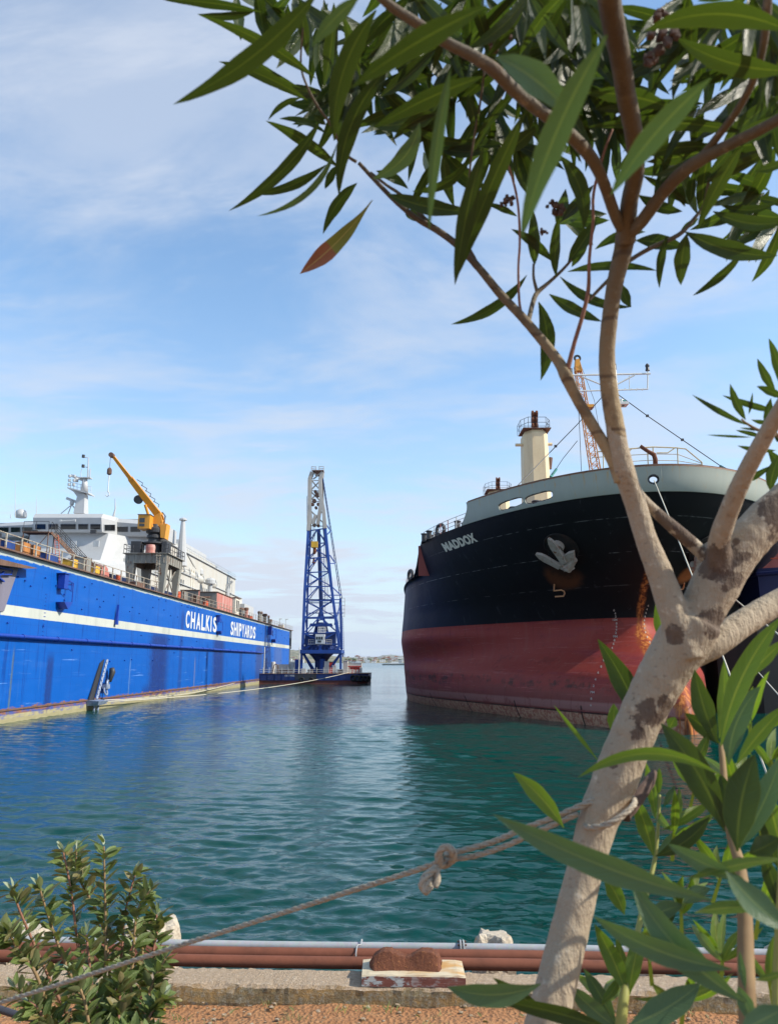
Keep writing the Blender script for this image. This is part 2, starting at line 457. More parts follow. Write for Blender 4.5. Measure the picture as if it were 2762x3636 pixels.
zt = 2.715
bl = [aZ(1284, 3505, zt), aZ(1655, 3513, zt)]
fl0 = Vector((bl[0].x, 5.925, zt)); fr0 = Vector((bl[1].x, 5.90, zt)); bk = Vector((0, .30, 0)); up = Vector((0, 0, .076))
b = MB(); n = 14; vs = []
for i in range(n+1):
    base = fl0.lerp(fr0, i/n)
    for k, (dy, dz) in enumerate(((0, 0), (0.002, .066), (.010, .076), (.29, .078), (.30, .07), (.30, 0))):
        vs.append(base + Vector((0, dy+.003*mnoise.noise((i*.7, k, 3)), dz+.004*mnoise.noise((i*.9, k, 1)) - (.006 if i in (0, n) and k in (1, 2, 3, 4) else 0))))
b.add(vs, [(i*6+k, (i+1)*6+k, (i+1)*6+(k+1) % 6, i*6+(k+1) % 6) for i in range(n) for k in range(6)] + [tuple(range(6)), tuple(n*6+k for k in range(6))])
WB = tag(b.build('wooden_block', 'old_wood'), 'weathered timber block with flaking paint lying on the kerb under the rusty casting', 'wooden block')
def saddle():
    b = MB(); nx, ny = 48, 22; vs = []
    x0 = aZ(1313, 3452, 2.793).x; x1 = aZ(1571, 3452, 2.793).x
    for j in range(ny+1):
        for i in range(nx+1):
            u = i/nx; v = j/ny*2-1; s = u*2-1
            T_ = [(-.01, .2), (.01, .40), (.05, .62), (.14, .90), (.20, 1.0), (.29, .97), (.42, .74), (.50, .60), (.57, .66), (.66, .88), (.73, 1.0), (.87, .97), (.95, .74), (.99, .42), (1.01, .2)]
            for (ua, pa), (ub, pb) in zip(T_, T_[1:]):
                if ua <= u <= ub: prof = pa+(pb-pa)*(u-ua)/(ub-ua); break
            wv = .085*(1-.10*math.cos(s*PI))*min(1, (1-abs(s))*7+.35)
            cr = min(1, (1-abs(v))*1.75) if v < 0 else min(1, (1-abs(v))*2.5)
            z = .118*prof*cr
            nz = .005*mnoise.noise((u*22, v*7, 1))+.003*mnoise.noise((u*60, v*22, 4))
            vs.append((x0+(x1-x0)*u + .006*math.sin(v*3), 6.07 - .010*s + wv*v, 2.786+z*(1+.0)+(nz if cr > .02 else 0)+ .004))
    n = nx+1
    b.add(vs, [(j*n+i, j*n+i+1, (j+1)*n+i+1, (j+1)*n+i) for j in range(ny) for i in range(nx)])
    o = b.build('rusty_casting', 'heavy_rust', smooth=False)
    so_ = o.modifiers.new('thickness', 'SOLIDIFY'); so_.thickness = .006; so_.offset = -1
    tag(o, 'two-humped heavily rusted iron bollard casting resting on the wooden block', 'bollard')
saddle()

# white boulders of the shore protection
m, N = mat('limestone'); p = N.pos(); n1 = N.noise(p, 5, 7, .65); n2 = N.noise(p, 30, 5, .7)
c = N.mix(n1, (.42, .34, .24), (.68, .60, .48)); c = N.mix(N.step(N.noise(p, 8, 3), .6, .72), c, (.62, .36, .13)); c = N.mix(N.step(n2, .28, .40, .6, 0), c, (.30, .25, .2))
N.bsdf(c, .9, 0, N.bump(N.m('ADD', n1, n2), .03))
def boulder(x0, x1, y0, Y, seed, lab, dz=.45):
    top = aY((x0+x1)/2, y0, Y); wd = (aY(x1, y0, Y).x-aY(x0, y0, Y).x)/2
    b = MB().rock((top.x, Y, top.z-dz*.95), (wd*1.05, max(.2, wd), dz), seed, 4, .42)
    tag(b.build('boulder', 'limestone'), lab, 'boulder', 'pale boulders of the shore protection')
boulder(470, 628, 3275, 6.95, 3, 'cream boulder with an orange stain right behind the leafy bush', .42)
boulder(-60, 190, 3296, 7.05, 14, 'wide flat cream boulder left of the leafy bush at the picture edge', .42)
boulder(1684, 1812, 3322, 7.0, 6, 'white boulder just right of the pipe flange', .38)
boulder(2258, 2334, 3352, 7.1, 9, 'small pale boulder right of the oleander trunk behind the pipes', .36)
boulder(2722, 2830, 3378, 7.0, 12, 'pale boulder at the right picture edge behind the grey pipe', .36)

# black hose bottom left
paint('hose_rubber', (.035, .035, .045), .5, 0, (.10, .08, .06), .4, 4, False)
hp = [aZ(-60, 3562, 2.75), aZ(20, 3590, 2.72), aZ(80, 3608, 2.7), aZ(150, 3622, 2.69), aZ(230, 3645, 2.68), aZ(330, 3700, 2.70)]
pp, rr = smooth_path(hp, [.022]*6)
tag(MB().tube(pp, rr, 10).build('hose', 'hose_rubber', smooth=True), 'thick black hose lying on the soil at the lower left corner', 'hose')

# ---------------------------------------------------------------- far shore
m, N = mat('far_land'); p = N.pos(); n1 = N.noise(p, .01, 6, .6); n2 = N.noise(p, .05, 4, .6)
c = N.mix(N.step(n1, .35, .65), (.07, .085, .04), (.25, .22, .15)); c = N.mix(N.step(n2, .55, .7), c, (.05, .07, .035))
N.bsdf(c, .95)
def hill(name, pts, Y, depth, mt, z0=-1):
    """ridge line given as picture x and height above the water, at distance Y"""
    b = MB(); prof = [(0, 0), (.25, .45), (.6, .85), (1, 1), (1.6, .7), (2.2, 0)]
    xs = []; 
    for i in range(len(pts)-1):
        for k in range(8):
            t = k/8; xs.append((pts[i][0]*(1-t)+pts[i+1][0]*t, pts[i][1]*(1-t)+pts[i+1][1]*t))
    xs.append(pts[-1]); vs = []
    for (x, h) in xs:
        X = aY(x, 2350, Y).x
        for (d, k) in prof:
            hh = h*k*(1+.22*mnoise.noise((X*.004, d, Y*.001))+.12*mnoise.noise((X*.013, d, 0)))
            vs.append((X, Y+d*depth, z0+hh))
    n = len(prof)
    b.add(vs, [(i*n+k, (i+1)*n+k, (i+1)*n+k+1, i*n+k+1) for i in range(len(xs)-1) for k in range(n-1)])
    structure(b.build(name, mt, smooth=True))
hill('far_shore', [(-900, 14), (300, 20), (900, 34), (1150, 34), (1250, 30), (1330, 26), (1420, 22), (1600, 22), (2400, 25), (3600, 20)], 3300, 500, 'far_land')
hill('hills', [(-500, 60), (500, 90), (850, 130), (960, 190), (1060, 150), (1130, 100), (1200, 50), (1290, 62), (1340, 50), (1420, 46), (1500, 50), (2600, 70), (3500, 60)], 9000, 1500, 'far_land')
hill('mountains', [(-500, 150), (700, 300), (900, 380), (1100, 150), (1240, 110), (1310, 150), (1370, 235), (1440, 205), (1600, 130), (3000, 160)], 22000, 3000, 'far_land')

# town houses across the water
for nm, cc in (('plaster_white', (.80, .79, .76)), ('plaster_cream', (.70, .62, .48)), ('plaster_grey', (.55, .55, .55))):
    paint(nm, cc, .85, 0, None, .2, .3)
paint('tile_roof', (.33, .12, .07), .85, 0, None, .3, .5)
paint('window_dark', (.04, .05, .06), .3)
def far_house(i, X, Y, z, w_, d_, h, mt, gable):
    walls = MB().box((X, Y, z+h/2), (w_, d_, h))
    kind_ = {'plaster_white': 'white', 'plaster_cream': 'cream', 'plaster_grey': 'grey'}[mt]
    H = thing('town_house', f"tiny {kind_} {'house with a red gabled roof' if gable else ('tall flat roofed block' if h > 10 else 'low flat roofed house')} of the town across the water", 'house', (X, Y, z), 'houses of the town across the water')
    walls.build('wall', mt, H)
    if gable:
        MB().prism([(X-w_*.55, Y-d_*.56, z+h+.05), (X+w_*.55, Y-d_*.56, z+h+.05), (X, Y-d_*.56, z+h+w_*.22)], (0, d_*1.1, 0)).build('roof', 'tile_roof', H)
    else:
        MB().box((X, Y, z+h+.4), (w_*1.04, d_*1.04, .7)).build('roof', 'plaster_grey', H)
    b = MB()
    for k in range(3):
        for q in range(max(1, int(h/4))):
            b.box((X-w_*.3+k*w_*.3, Y-d_/2-.03, z+2+q*4), (w_*.13, .06, 1.8))
    b.build('window', 'window_dark', H)
rs = random.Random(21)
tot = 0
for i in range(150):
    if i < 105: x = rs.uniform(1225, 1428)
    elif i < 125: x = rs.uniform(1020, 1075)
    else: x = rs.uniform(1300, 1428)
    t = rs.random()**1.3
    Y = 3310 + t*520
    X = aY(x, 2350, Y).x
    z = -1 + 24*min(1, .75*t+.05) + rs.uniform(0, 2)
    far_house(i, X, Y, z-2, rs.uniform(12, 26), rs.uniform(9, 14), rs.choice([8, 9, 11, 14, 16]), rs.choice(['plaster_white', 'plaster_white', 'plaster_cream', 'plaster_grey']), rs.random() < .35)
# far trees between the houses
m, N = mat('far_foliage'); p = N.pos(); N.bsdf(N.mix(N.noise(p, .3, 4), (.03, .05, .02), (.08, .11, .04)), .95)
paint('far_bark', (.1, .07, .05), .9)
rs = random.Random(5)
proto = None
for i in range(34):
    x = rs.uniform(1225, 1430); Y = 3315+rs.random()*300; X = aY(x, 2350, Y).x; z = rs.uniform(0, 8)
    if i < 4:
        T = thing('shore_tree', 'dark round tree among the houses across the water', 'tree', (X, Y, z), 'trees among the houses across the water')
        cr = MB()
        for k in range(5): cr.rock((X+rs.uniform(-4, 4), Y+rs.uniform(-3, 3), z+6+rs.uniform(-2, 3)), (rs.uniform(3, 6),)*3, i*7+k, 2, .5)
        cr.build('crown', 'far_foliage', T); MB().tube([(X, Y, z-3), (X, Y, z+6)], [.8, .4], 6).build('trunk', 'far_bark', T)
        proto = T
    else:
        copy_tree(proto, Vector((X, Y, z))-Vector(proto.location))
# small grey boat far out
P = aZ(1398, 2362, 0.0); P.y = 1150; P = Vector((aY(1398, 2362, 1150).x, 1150, 0))
BT = thing('distant_boat', 'small dark boat far out on the water beside the big black ship', 'boat', P)
paint('boat_grey', (.13, .15, .15), .6)
MB().prism([P+Vector((-17, 0, -.5)), P+Vector((17, 0, -.5)), P+Vector((20, 0, 2.6)), P+Vector((-18, 0, 2.0))], (0, 6, 0)).build('hull', 'boat_grey', BT)
MB().prism([P+Vector((-6, 1, 2)), P+Vector((8, 1, 2)), P+Vector((7, 1, 5.2)), P+Vector((-3, 1, 5.0))], (0, 4, 0)).build('cabin', 'plaster_white', BT)
MB().tube([P+Vector((1, 3, 5)), P+Vector((1, 3, 10))], .25, 5).build('mast', 'boat_grey', BT)
# ================================================================ floating dry dock
DT = 14.1                                             # dock wall top
def wx(Y): return -32.95 + .0167*Y                    # x of the outer side at distance Y
DY0, DY1 = 55.0, 227.5
m, N = mat('dock_blue'); p = N.pos(); px, py, pz = N.sep(p)
yz = N.comb(0.0, py, pz)
n1 = N.noise(N.map(yz, (1, .30, .045)), 1, 5, .6); n2 = N.noise(N.map(yz, (1, .12, .9)), 1, 5, .6); n3 = N.noise(yz, 2.2, 4, .6)
c = N.mix(n1, (.001, .078, .37), (.004, .104, .45))
c = N.mix(N.m('MULTIPLY', N.step(n2, .52, .74), .35), c, (.03, .13, .46))
scr = N.noise(N.map(yz, (1, .10, 3.2), (4, 9, 2)), 1, 6, .68)
c = N.mix(N.m('MULTIPLY', N.step(scr, .60, .69), N.step(pz, 5.5, 7, .55, 0)), c, (.20, .36, .68))
def streak(y0, wdt, z0, z1, amt, col, c):
    d = N.m('ABSOLUTE', N.m('SUBTRACT', N.m('ADD', py, N.m('MULTIPLY', n3, wdt*.5)), y0+wdt*.25))
    f = N.m('MULTIPLY', N.step(d, wdt*.35, wdt, 1, 0), N.m('MULTIPLY', N.step(pz, z1-1.5, z1, 1, 0), N.step(pz, z0-1, z0+.5)))
    return N.mix(N.m('MULTIPLY', f, N.m('MULTIPLY', amt, N.step(n3, .2, .6, .6, 1))), c, col)
dk = (.012, .025, .13)
for a in ((71.5, 1.0, -1, 6.3, .75, dk), (103.5, 5.5, -1, 9.5, .85, dk), (137, 6, -1, 9.8, .85, dk), (176, 6, -1, 9.5, .75, (.03, .05, .16)), (83, 1.4, -1, 4.2, .7, dk), (113.5, 1.2, -1, 13.2, .5, dk), (156, 2.0, -1, 8, .6, dk),
          (203, 9, 1, 10.5, .6, (.07, .11, .26)), (99, 2.5, -1, 2.6, .6, dk), (64.6, .22, -1, 6.6, .7, (.11, .15, .12)), (92.6, .2, -1, 6, .5, (.2, .3, .4)), (121.5, .35, -1, 6.2, .6, (.2, .17, .2))):
    c = streak(*a, c)
grime = N.noise(N.map(yz, (1, .9, .07), (3, 1, 8)), 1, 6, .72)
c = N.mix(N.m('MULTIPLY', N.step(grime, .54, .66), .6), c, (.004, .022, .17))
fade = N.noise(N.map(yz, (1, 1.6, .10), (9, 4, 2)), 1, 5, .7)
c = N.mix(N.m('MULTIPLY', N.step(fade, .60, .74), .35), c, (.07, .17, .42))
# plate seams
seam = N.m('ABSOLUTE', N.m('SUBTRACT', N.m('FRACT', N.m('MULTIPLY', py, 1/6.1)), .5))
sf = N.m('MULTIPLY', N.step(seam, .003, .007, 1, 0), .6)
seamz = N.m('ABSOLUTE', N.m('SUBTRACT', N.m('FRACT', N.m('MULTIPLY', pz, 1/2.35)), .5))
sf = N.m('MAXIMUM', sf, N.m('MULTIPLY', N.step(seamz, .006, .011, 1, 0), .35))
c = N.mix(sf, c, (.01, .04, .28))
# white band
wn = N.m('ADD', pz, N.m('MULTIPLY', n3, .05))
band = N.m('MULTIPLY', N.step(wn, 8.80, 8.84), N.step(wn, 9.70, 9.74, 1, 0))
wc = N.mix(N.step(n1, .45, .75), (.50, .52, .47), (.36, .39, .36)); wc = N.mix(N.step(N.m('ABSOLUTE', N.m('SUBTRACT', py, 208)), 3, 12, .45, 0), wc, (.35, .33, .25))
c = N.mix(N.m('MULTIPLY', band, N.step(py, 61.6, 62.0)), c, wc)
# peeling at the top edge and at the waterline
pe = N.noise(N.map(yz, (1, .7, 2.5)), 1, 6, .7)
top = N.m('MULTIPLY_ADD', pe, .55, N.m('SUBTRACT', pz, DT))
c = N.mix(N.m('MULTIPLY', N.step(top, -.22, -.10), .9), c, (.42, .47, .42))
bot = N.m('MULTIPLY_ADD', pe, 1.0, N.m('MULTIPLY', pz, -1))
rustc = N.mix(n3, (.17, .065, .035), (.33, .17, .10))
c = N.mix(N.m('MULTIPLY', N.step(bot, -.75, -.60), N.step(pe, .42, .6, .25, 1)), c, rustc)
c = N.mix(N.m('MULTIPLY', N.step(pz, .62, .70, 1, 0), N.step(pe, .38, .55, .3, 1)), c, N.mix(n3, (.28, .25, .13), (.46, .42, .27)))
c = N.mix(N.step(pz, .30, .36, 1, 0), c, N.mix(pe, (.20, .18, .09), (.44, .40, .25)))
N.bsdf(c, N.m('MULTIPLY_ADD', n1, .2, .42), 0, N.bump(N.noise(N.map(yz, (1, .16, .4)), 1, 2), .35, .25), Specular_IOR_Level=.22)
paint('dock_fitting_blue', (.006, .045, .33), .5)
paint('deck_grey', (.23, .23, .22), .8, 0, None, .5, 1, False, .5)
paint('rusty_steel', (.15, .085, .06), .85, 0, (.06, .035, .025), .6, 1.5, True, .4)
paint('rail_paint', (.42, .40, .33), .7, 0, (.25, .12, .07), .9, 3, False, .5)
paint('white_paint', (.62, .63, .62), .5, 0, (.5, .5, .48), .35, .5)
paint('black_steel', (.035, .036, .04), .55, 0, None, .4)
paint('letter_white', (.58, .60, .60), .6, 0, (.6, .66, .7), .3, 2)

DOCK = thing('floating_dock', 'long bright blue floating dry dock with a white band and white lettering at the left', 'dry dock', (wx(60), 60, 0))
WG = 5.4
b = MB()
pl = [(wx(DY0), DY0), (wx(DY1-5), DY1-5), (wx(DY1-5)-WG, DY1-5), (wx(DY0)-WG, DY0)]
b.hexa([Vector((x, y, -3)) for x, y in pl]+[Vector((x, y, DT)) for x, y in pl])
b.build('side_wall', 'dock_blue', DOCK)
# far end: recessed stage with open dark bay
b = MB(); e0, e1 = DY1-4.99, DY1
b.box2((wx(e0)-.01-WG, e0, -3), (wx(e0)-1.4, e1, DT-.01)); b.box2((wx(e0)-1.39, e0, 11.9), (wx(e0)-.02, e1, DT-.02)); b.box2((wx(e0)-1.39, e0, -3), (wx(e0)-.02, e1-2.3, 8.7)); b.box2((wx(e0)-1.39, e0, 8.71), (wx(e0)-.02, e1, 9.6))
b.box2((wx(e0)-.5, e1-.5, 9.61), (wx(e0)-.03, e1-.02, 11.89)); b.box2((wx(e0)-.4, e0+2.1, 9.61), (wx(e0)-.03, e0+2.5, 11.89))
b.build('end_bay', 'black_steel', DOCK)
# pontoon deck and the far wing wall
b = MB(); b.box2((wx(DY0)-WG-42, DY0+4, -3), (wx(DY0)-WG-.01, DY1-6, 1.2)); b.build('pontoon', 'deck_grey', DOCK)
b = MB(); b.box2((wx(DY0)-WG-47, DY0+4, -3), (wx(DY0)-WG-42.01, DY1-6, DT)); b.build('far_wall', 'dock_blue', DOCK)
# deck edge plate
b = MB(); n = 60
for i in range(n):
    ya = DY0+(DY1-DY0)*i/n; yb = DY0+(DY1-DY0)*(i+1)/n-.02
    b.hexa([Vector((wx(ya)+.38, ya, DT+.004)), Vector((wx(yb)+.38, yb, DT+.004)), Vector((wx(yb)-WG-.1, yb, DT+.004)), Vector((wx(ya)-WG-.1, ya, DT+.004)),
            Vector((wx(ya)+.38, ya, DT+.14)), Vector((wx(yb)+.38, yb, DT+.14)), Vector((wx(yb)-WG-.1, yb, DT+.14)), Vector((wx(ya)-WG-.1, ya, DT+.14))])
b.build('deck', 'rusty_steel', DOCK)
# long pipe and its brackets
b = MB(); b.tube([(wx(Y)+.32, Y, 7.12) for Y in range(55, 180, 4)], .17, 10); b.build('fender_pipe', 'dock_fitting_blue', DOCK, smooth=True)
for i in range(18):
    Y = 58.6+i*6.6
    MB().ring((wx(Y)+.32, Y, 7.12), .20, .035, (0, 1, 0), 14, 6).box((wx(Y)+.16, Y, 6.95), (.34, .08, .10)).build('pipe_bracket', 'dock_fitting_blue', DOCK)
b = MB(); b.tube([(wx(180)+.3, 178.6, 7.1), (wx(184)+.2, 184, 7.3), (wx(190)+.2, 190, 12.2)], .07, 6); b.build('riser_pipe', 'dock_fitting_blue', DOCK)
# waterline rubbing strake
b = MB()
for i in range(43):
    ya = 55+i*4; b.hexa([Vector((wx(ya)+.10, ya, .98)), Vector((wx(ya+4)+.10, ya+3.97, .98)), Vector((wx(ya+4)-.1, ya+3.97, .98)), Vector((wx(ya)-.1, ya, .98)),
                        Vector((wx(ya)+.10, ya, 1.12)), Vector((wx(ya+4)+.10, ya+3.97, 1.12)), Vector((wx(ya+4)-.1, ya+3.97, 1.12)), Vector((wx(ya)-.1, ya, 1.12))])
b.build('rubbing_strake', 'rusty_steel', DOCK)
# lettering
def wall_text(word, ya, yb, z0, z1):
    # one mesh per word, letters stretched to the painted size
    vs, fs = text_mesh(word, 1, .01, .03, 1.22)
    b = MB(); b.add([Vector((wx(ya+(yb-ya)*v.x)+.03+v.z, ya+(yb-ya)*v.x, z0+(z1-z0)*v.y)) for v in vs], fs)
    return b.build('lettering', 'letter_white', DOCK, fix=False)
for ch, y0, y1 in zip('CHALKIS', (659, 677, 697, 715, 731, 747.5, 757), (672, 692, 711.5, 728, 745, 751, 769.5)):
    wall_text(ch, aW(y0, 2220).y, aW(y1, 2220).y, 10.1, 12.75)
for ch, y0, y1 in zip('SHIPYARDS', (820, 831.5, 844, 850, 860, 869.5, 880, 890, 900), (829.5, 841.5, 847, 858.5, 868.5, 879, 888.5, 898, 908)):
    wall_text(ch, aW(y0, 2220).y, aW(y1, 2220).y, 10.05, 12.7)
# small plugs and lugs scattered on the plating: at most a hundred of them
rs = random.Random(11); lug = None
for i in range(72):
    Y = DY0+6+ (DY1-70-DY0)*(i/72)*1.0 + rs.uniform(-1, 1) if i < 44 else rs.uniform(168, 222)
    z = rs.choice([12.6, 11.6, 12.1, 10.9, 13.2, 6.2, 5.2, 8.2, 10.4])+rs.uniform(-.15, .15)
    if 112 < Y < 173 and 9.8 < z < 13: z = 13.3
    if lug is None:
        lug = MB().box((wx(60)+.07, 60, 10), (.10, .14, .10)).tube([(wx(60)+.02, 60, 9.97), (wx(60)+.15, 60, 9.95)], .04, 6).build('lug', 'dock_fitting_blue', DOCK)
        base = Vector((wx(60), 60, 10))
        o = lug
    else:
        o = lug.copy(); COL.objects.link(o)
    o.location = Vector((wx(Y), Y, z))-base
# hinged box fenders with bars
def fender_box(x, y, s=1.0):
    c = aW(x, y, .4); k = s
    f = MB(); f.hexa([c+Vector(q)*k for q in ((-.35, -.5, -.75), (.35, -.5, -.75), (.35, .45, -.75), (-.35, .45, -.75), (-.35, -.55, .75), (.40, -.55, .75), (.40, .5, .75), (-.35, .5, .75))])
    o = f.build('fender_box', 'dock_fitting_blue', DOCK)
    MB().box(c+Vector((0, 0, .85))*k, (1.0*k, 1.6*k, .06)).tube([c+Vector((.1, .5, -.2))*k, c+Vector((.2, 2.2, -.1))*k], .09*k, 6).tube([c+Vector((.3, .4, -.6))*k, c+Vector((.4, 1.3, -.9))*k, c+Vector((.3, 1.5, .1))*k, c+Vector((.1, .8, .3))*k], .06*k, 6).build('fender_arm', 'dock_fitting_blue', o)
fender_box(226, 2066, .9); fender_box(777, 2198, .75); fender_box(959, 2240, 1.3)
def cradle(x, y, s=1.0):
    c = aW(x, y, .35); b = MB()
    b.prism([c+Vector((-.35, -1.0, .1))*s, c+Vector((-.35, 1.0, .25))*s, c+Vector((-.35, 1.0, .1))*s, c+Vector((-.35, 0, -.6))*s], Vector((.9, 0, 0))*s)
    b.tube([c+Vector((.5, 1.0, .2))*s, c+Vector((.5, 1.0, 2.3))*s, c+Vector((.3, -.9, 2.4))*s], .06*s, 6)
    b.build('fender_cradle', 'dock_fitting_blue', DOCK)
cradle(226, 2143, .9); cradle(779, 2243, .8); cradle(971, 2272, 1.1)
c = aW(412, 2190, .12); MB().prism([c+Vector((0, -.2, -.9)), c+Vector((0, .35, -.9)), c+Vector((0, .2, 1.4))], (.25, 0, 0)).build('draught_pointer', 'dock_fitting_blue', DOCK)
# mooring chain hanging beside its fairlead
paint('chain_steel', (.24, .30, .42), .45, .1, (.05, .05, .06), .5, 4)
b = MB(); A = aW(382, 2344, .5); B = aW(345, 2480, .6); n = 17
for i in range(n):
    c = A.lerp(B, (i+.5)/n); d = (B-A).normalized(); side = Vector((1, 0, 0)) if i % 2 else Vector((.35, .94, 0))
    nn = d.cross(side).normalized(); t = d; L = (B-A).length/n*.72; w_ = L*.42; pts = []
    for k in range(13):
        a = 2*PI*k/12; pts.append(c + t*math.cos(a)*L*.95 + side*math.sin(a)*w_)
    b.tube(pts, .085, 6)
b.build('mooring_chain', 'chain_steel', DOCK, smooth=True)
b = MB(); dch = (B-A).normalized()
b.prism([A+Vector((-.48, -.9, -.3)), A+Vector((-.48, .2, .1)), B+Vector((-.48, .2, -.2)), B+Vector((-.48, -1.1, -.1))], (.12, 0, 0)); b.build('chain_plate', 'black_steel', DOCK)
C = aW(392, 2372, .35); b = MB(); D = aW(383, 2420, .35)
for t in range(9):
    pass
b.tube([C+Vector((.2, .0, 0)), C.lerp(D, .3)+Vector((.25, .25, 0)), D+Vector((.2, .1, 0))], [.28, .36, .2], 8); b.build('fender_tyre', 'black_steel', DOCK, smooth=True)
C = aW(378, 2438, .4); b = MB(); b.box(C, (.5, 1.0, .45)); b.ring(C+Vector((.1, .1, .2)), .45, .12, (1, .2, 0), 16, 6); b.ring(C+Vector((.1, -.3, -.5)), .4, .10, (1, 0, .3), 16, 6); b.build('shackle', 'chain_steel', DOCK)
C = aW(345, 2493, .6); b = MB(); b.hexa([C+Vector(q) for q in ((-.6, -1.2, -.35), (.5, -1.0, -.30), (.5, 1.0, -.25), (-.6, 1.2, -.35), (-.6, -1.4, .25), (.7, -1.3, .15), (.7, 1.6, .10), (-.6, 1.5, .25))]); b.tube([C+Vector((0, -.6, -.2)), C+Vector((0, -.7, -1.4))], .12, 6).tube([C+Vector((0, .5, -.2)), C+Vector((0, .3, -1.2))], .12, 6); b.build('chain_fairlead', 'chain_steel', DOCK)
# recessed grey panel with blue strut sign at the near end
paint('mauve_grey', (.17, .16, .21), .7, 0, (.10, .08, .10), .5, .6)
Q = lambda x, y, o=.06: aW(x, y, o)
b = MB(); pan = [Q(-160, 1960), Q(-160, 2185), Q(14, 2170), Q(66, 2017), Q(0, 2000)]
b.prism(pan, (.05, 0, 0)); PN = b.build('end_panel', 'mauve_grey', DOCK)
b = MB(); b.prism([Q(-160, 1955, .15), Q(100, 2018, .15), Q(62, 2019, .15), Q(-160, 1990, .15)], (.9, 0, 0)); b.build('ledge', 'rusty_steel', DOCK)
b = MB(); b.tube([Q(-60, 2003, .35), Q(40, 2022, .35), Q(46, 2026, .35), Q(42, 2040, .35), Q(-60, 2040, .35)], .07, 6); b.build('hand_bar', 'dock_fitting_blue', DOCK)
b = MB()
for a_, b_ in (((15, 2030), (-24, 2062)), ((-10, 2046), (14, 2065)), ((-30, 2030), (-20, 2075))): b.beam(Q(*a_, .25), Q(*b_, .25), .22, .1)
b.build('strut', 'fitting_light' if 'fitting_light' in MATS else 'dock_fitting_blue', PN)
# ladder seen edge-on along draught numerals
b = MB()
for zz_ in np.arange(7.4, 11.4, .34): b.box((wx(69.5)+.02, 69.5, zz_), (.03, .34, .05))
b.build('ladder_rungs', 'dock_fitting_blue', DOCK)

# ---------------------------------------------------------------- things on the dock's top
G_RAIL = 'guard rails along the dock top'
def rail_line(pts, h, mt, lab, name='guard_rail', step=2.2, rails=(.5, 1.0), r=.035, cat='railing', group=None):
    R_ = thing(name, lab, cat, pts[0], group)
    b = MB()
    for k in rails: b.tube([Vector(p)+Vector((0, 0, h*k)) for p in pts], r, 5)
    b.build('rail', mt, R_)
    proto = None; cnt = 0
    for i in range(len(pts)-1):
        a, c = Vector(pts[i]), Vector(pts[i+1]); n = max(1, round((c-a).length/step))
        for j in range(n+(i == len(pts)-2)):
            q = a.lerp(c, j/n)
            if proto is None:
                proto = MB().box(q+Vector((0, 0, h/2)), (r*2.6, r*2.6, h)).build('post', mt, R_); p0 = q; o = proto
            else:
                o = proto.copy(); COL.objects.link(o)
            o.location = q-p0; cnt += 1
    return R_
zt = DT+.14
rail_line([(wx(Y)+.2, Y, zt) for Y in (56, 100)], 1.25, 'rail_paint', 'bent rusty guard rail with pale posts on the near dock top, before the stairs', r=.045, step=2.6)
rail_line([(wx(Y)+.2, Y, zt) for Y in (112, 165)], 1.2, 'rail_paint', 'rusty guard rail on the dock top above the first white word', step=2.6)
rail_line([(wx(Y)+.2, Y, zt) for Y in (166.5, 226.5)], 1.15, 'rail_paint', 'guard rail along the far end of the dock top beyond the deckhouses', step=2.6)
rail_line([(wx(Y)-4.6, Y, zt) for Y in (90, 125)], 1.2, 'rail_paint', 'rusty guard rail on the inner dock edge beneath the pedestal', step=2.2)

def top_at(x, y, inset):                               # point on the dock top whose outer edge offset is inset
    r = ray(x, y); t = (-32.95-inset)/(r[0]-.0167*r[1]); return Vector((r[0]*t, r[1]*t, zt))
def edge_y(x): # picture x -> distance on the outer edge
    return top_at(x, 2000, 0).y
paint('cabin_olive', (.21, .215, .20), .7, 0, (.14, .10, .07), .6, 1.2)
paint('faded_red', (.42, .14, .11), .75, 0, (.55, .42, .38), .8, 1.1, True)
paint('orange_brown', (.42, .17, .04), .8, 0, (.16, .06, .03), .7, 1.6)
paint('yellow_paint', (.62, .36, .03), .6, 0, None, .4, 2)
paint('tarp_blue', (.010, .045, .20), .7, 0, None, .4, 2)
paint('cream_cabin', (.68, .64, .54), .6, 0, (.35, .25, .2), .5, 1)
paint('orange_red', (.55, .09, .03), .6, 0, None, .4, 2)
def crate(name, lab, cat, Y, inset, d, mt, extras=None, group=None):
    c = Vector((wx(Y)-inset, Y, zt))
    T = thing(name, lab, cat, c, group)
    b = MB().box(c+Vector((0, 0, d[2]/2+.01)), d); b.build('body', mt, T)
    e = MB()
    for sx in (-1, 1):
        for sy in (-1, 1): e.box(c+Vector((sx*d[0]/2, sy*d[1]/2, d[2]/2+.01)), (.08, .08, d[2]+.04))
    for sy in (-1, 1): e.box(c+Vector((0, sy*(d[1]/2+.02), d[2]-.05)), (d[0]-.1, .06, .08))
    e.build('corner_frame', 'rusty_steel', T)
    return T, c
crate('storage_box', 'dark blue covered box at the left edge behind the dock railing', 'box', edge_y(28), 2.6, (2.0, 3, 1.1), 'tarp_blue')
crate('storage_box', 'dark blue tall box left of the orange brown bin behind the railing', 'box', edge_y(92), 2.2, (1.5, 1.6, 1.25), 'tarp_blue')
T, c = crate('waste_bin', 'orange brown rusty bin, left one of two under the stairs', 'bin', edge_y(124), 1.5, (1.3, 1.4, 1.3), 'orange_brown')
T, c = crate('waste_bin', 'reddish brown rusty bin, right one of two under the stairs', 'bin', edge_y(158), 1.4, (1.2, 1.4, 1.3), 'orange_brown')
crate('storage_box', 'dark blue box below the foot of the stairs', 'box', edge_y(222), 2.0, (2.0, 2.6, 1.1), 'tarp_blue')
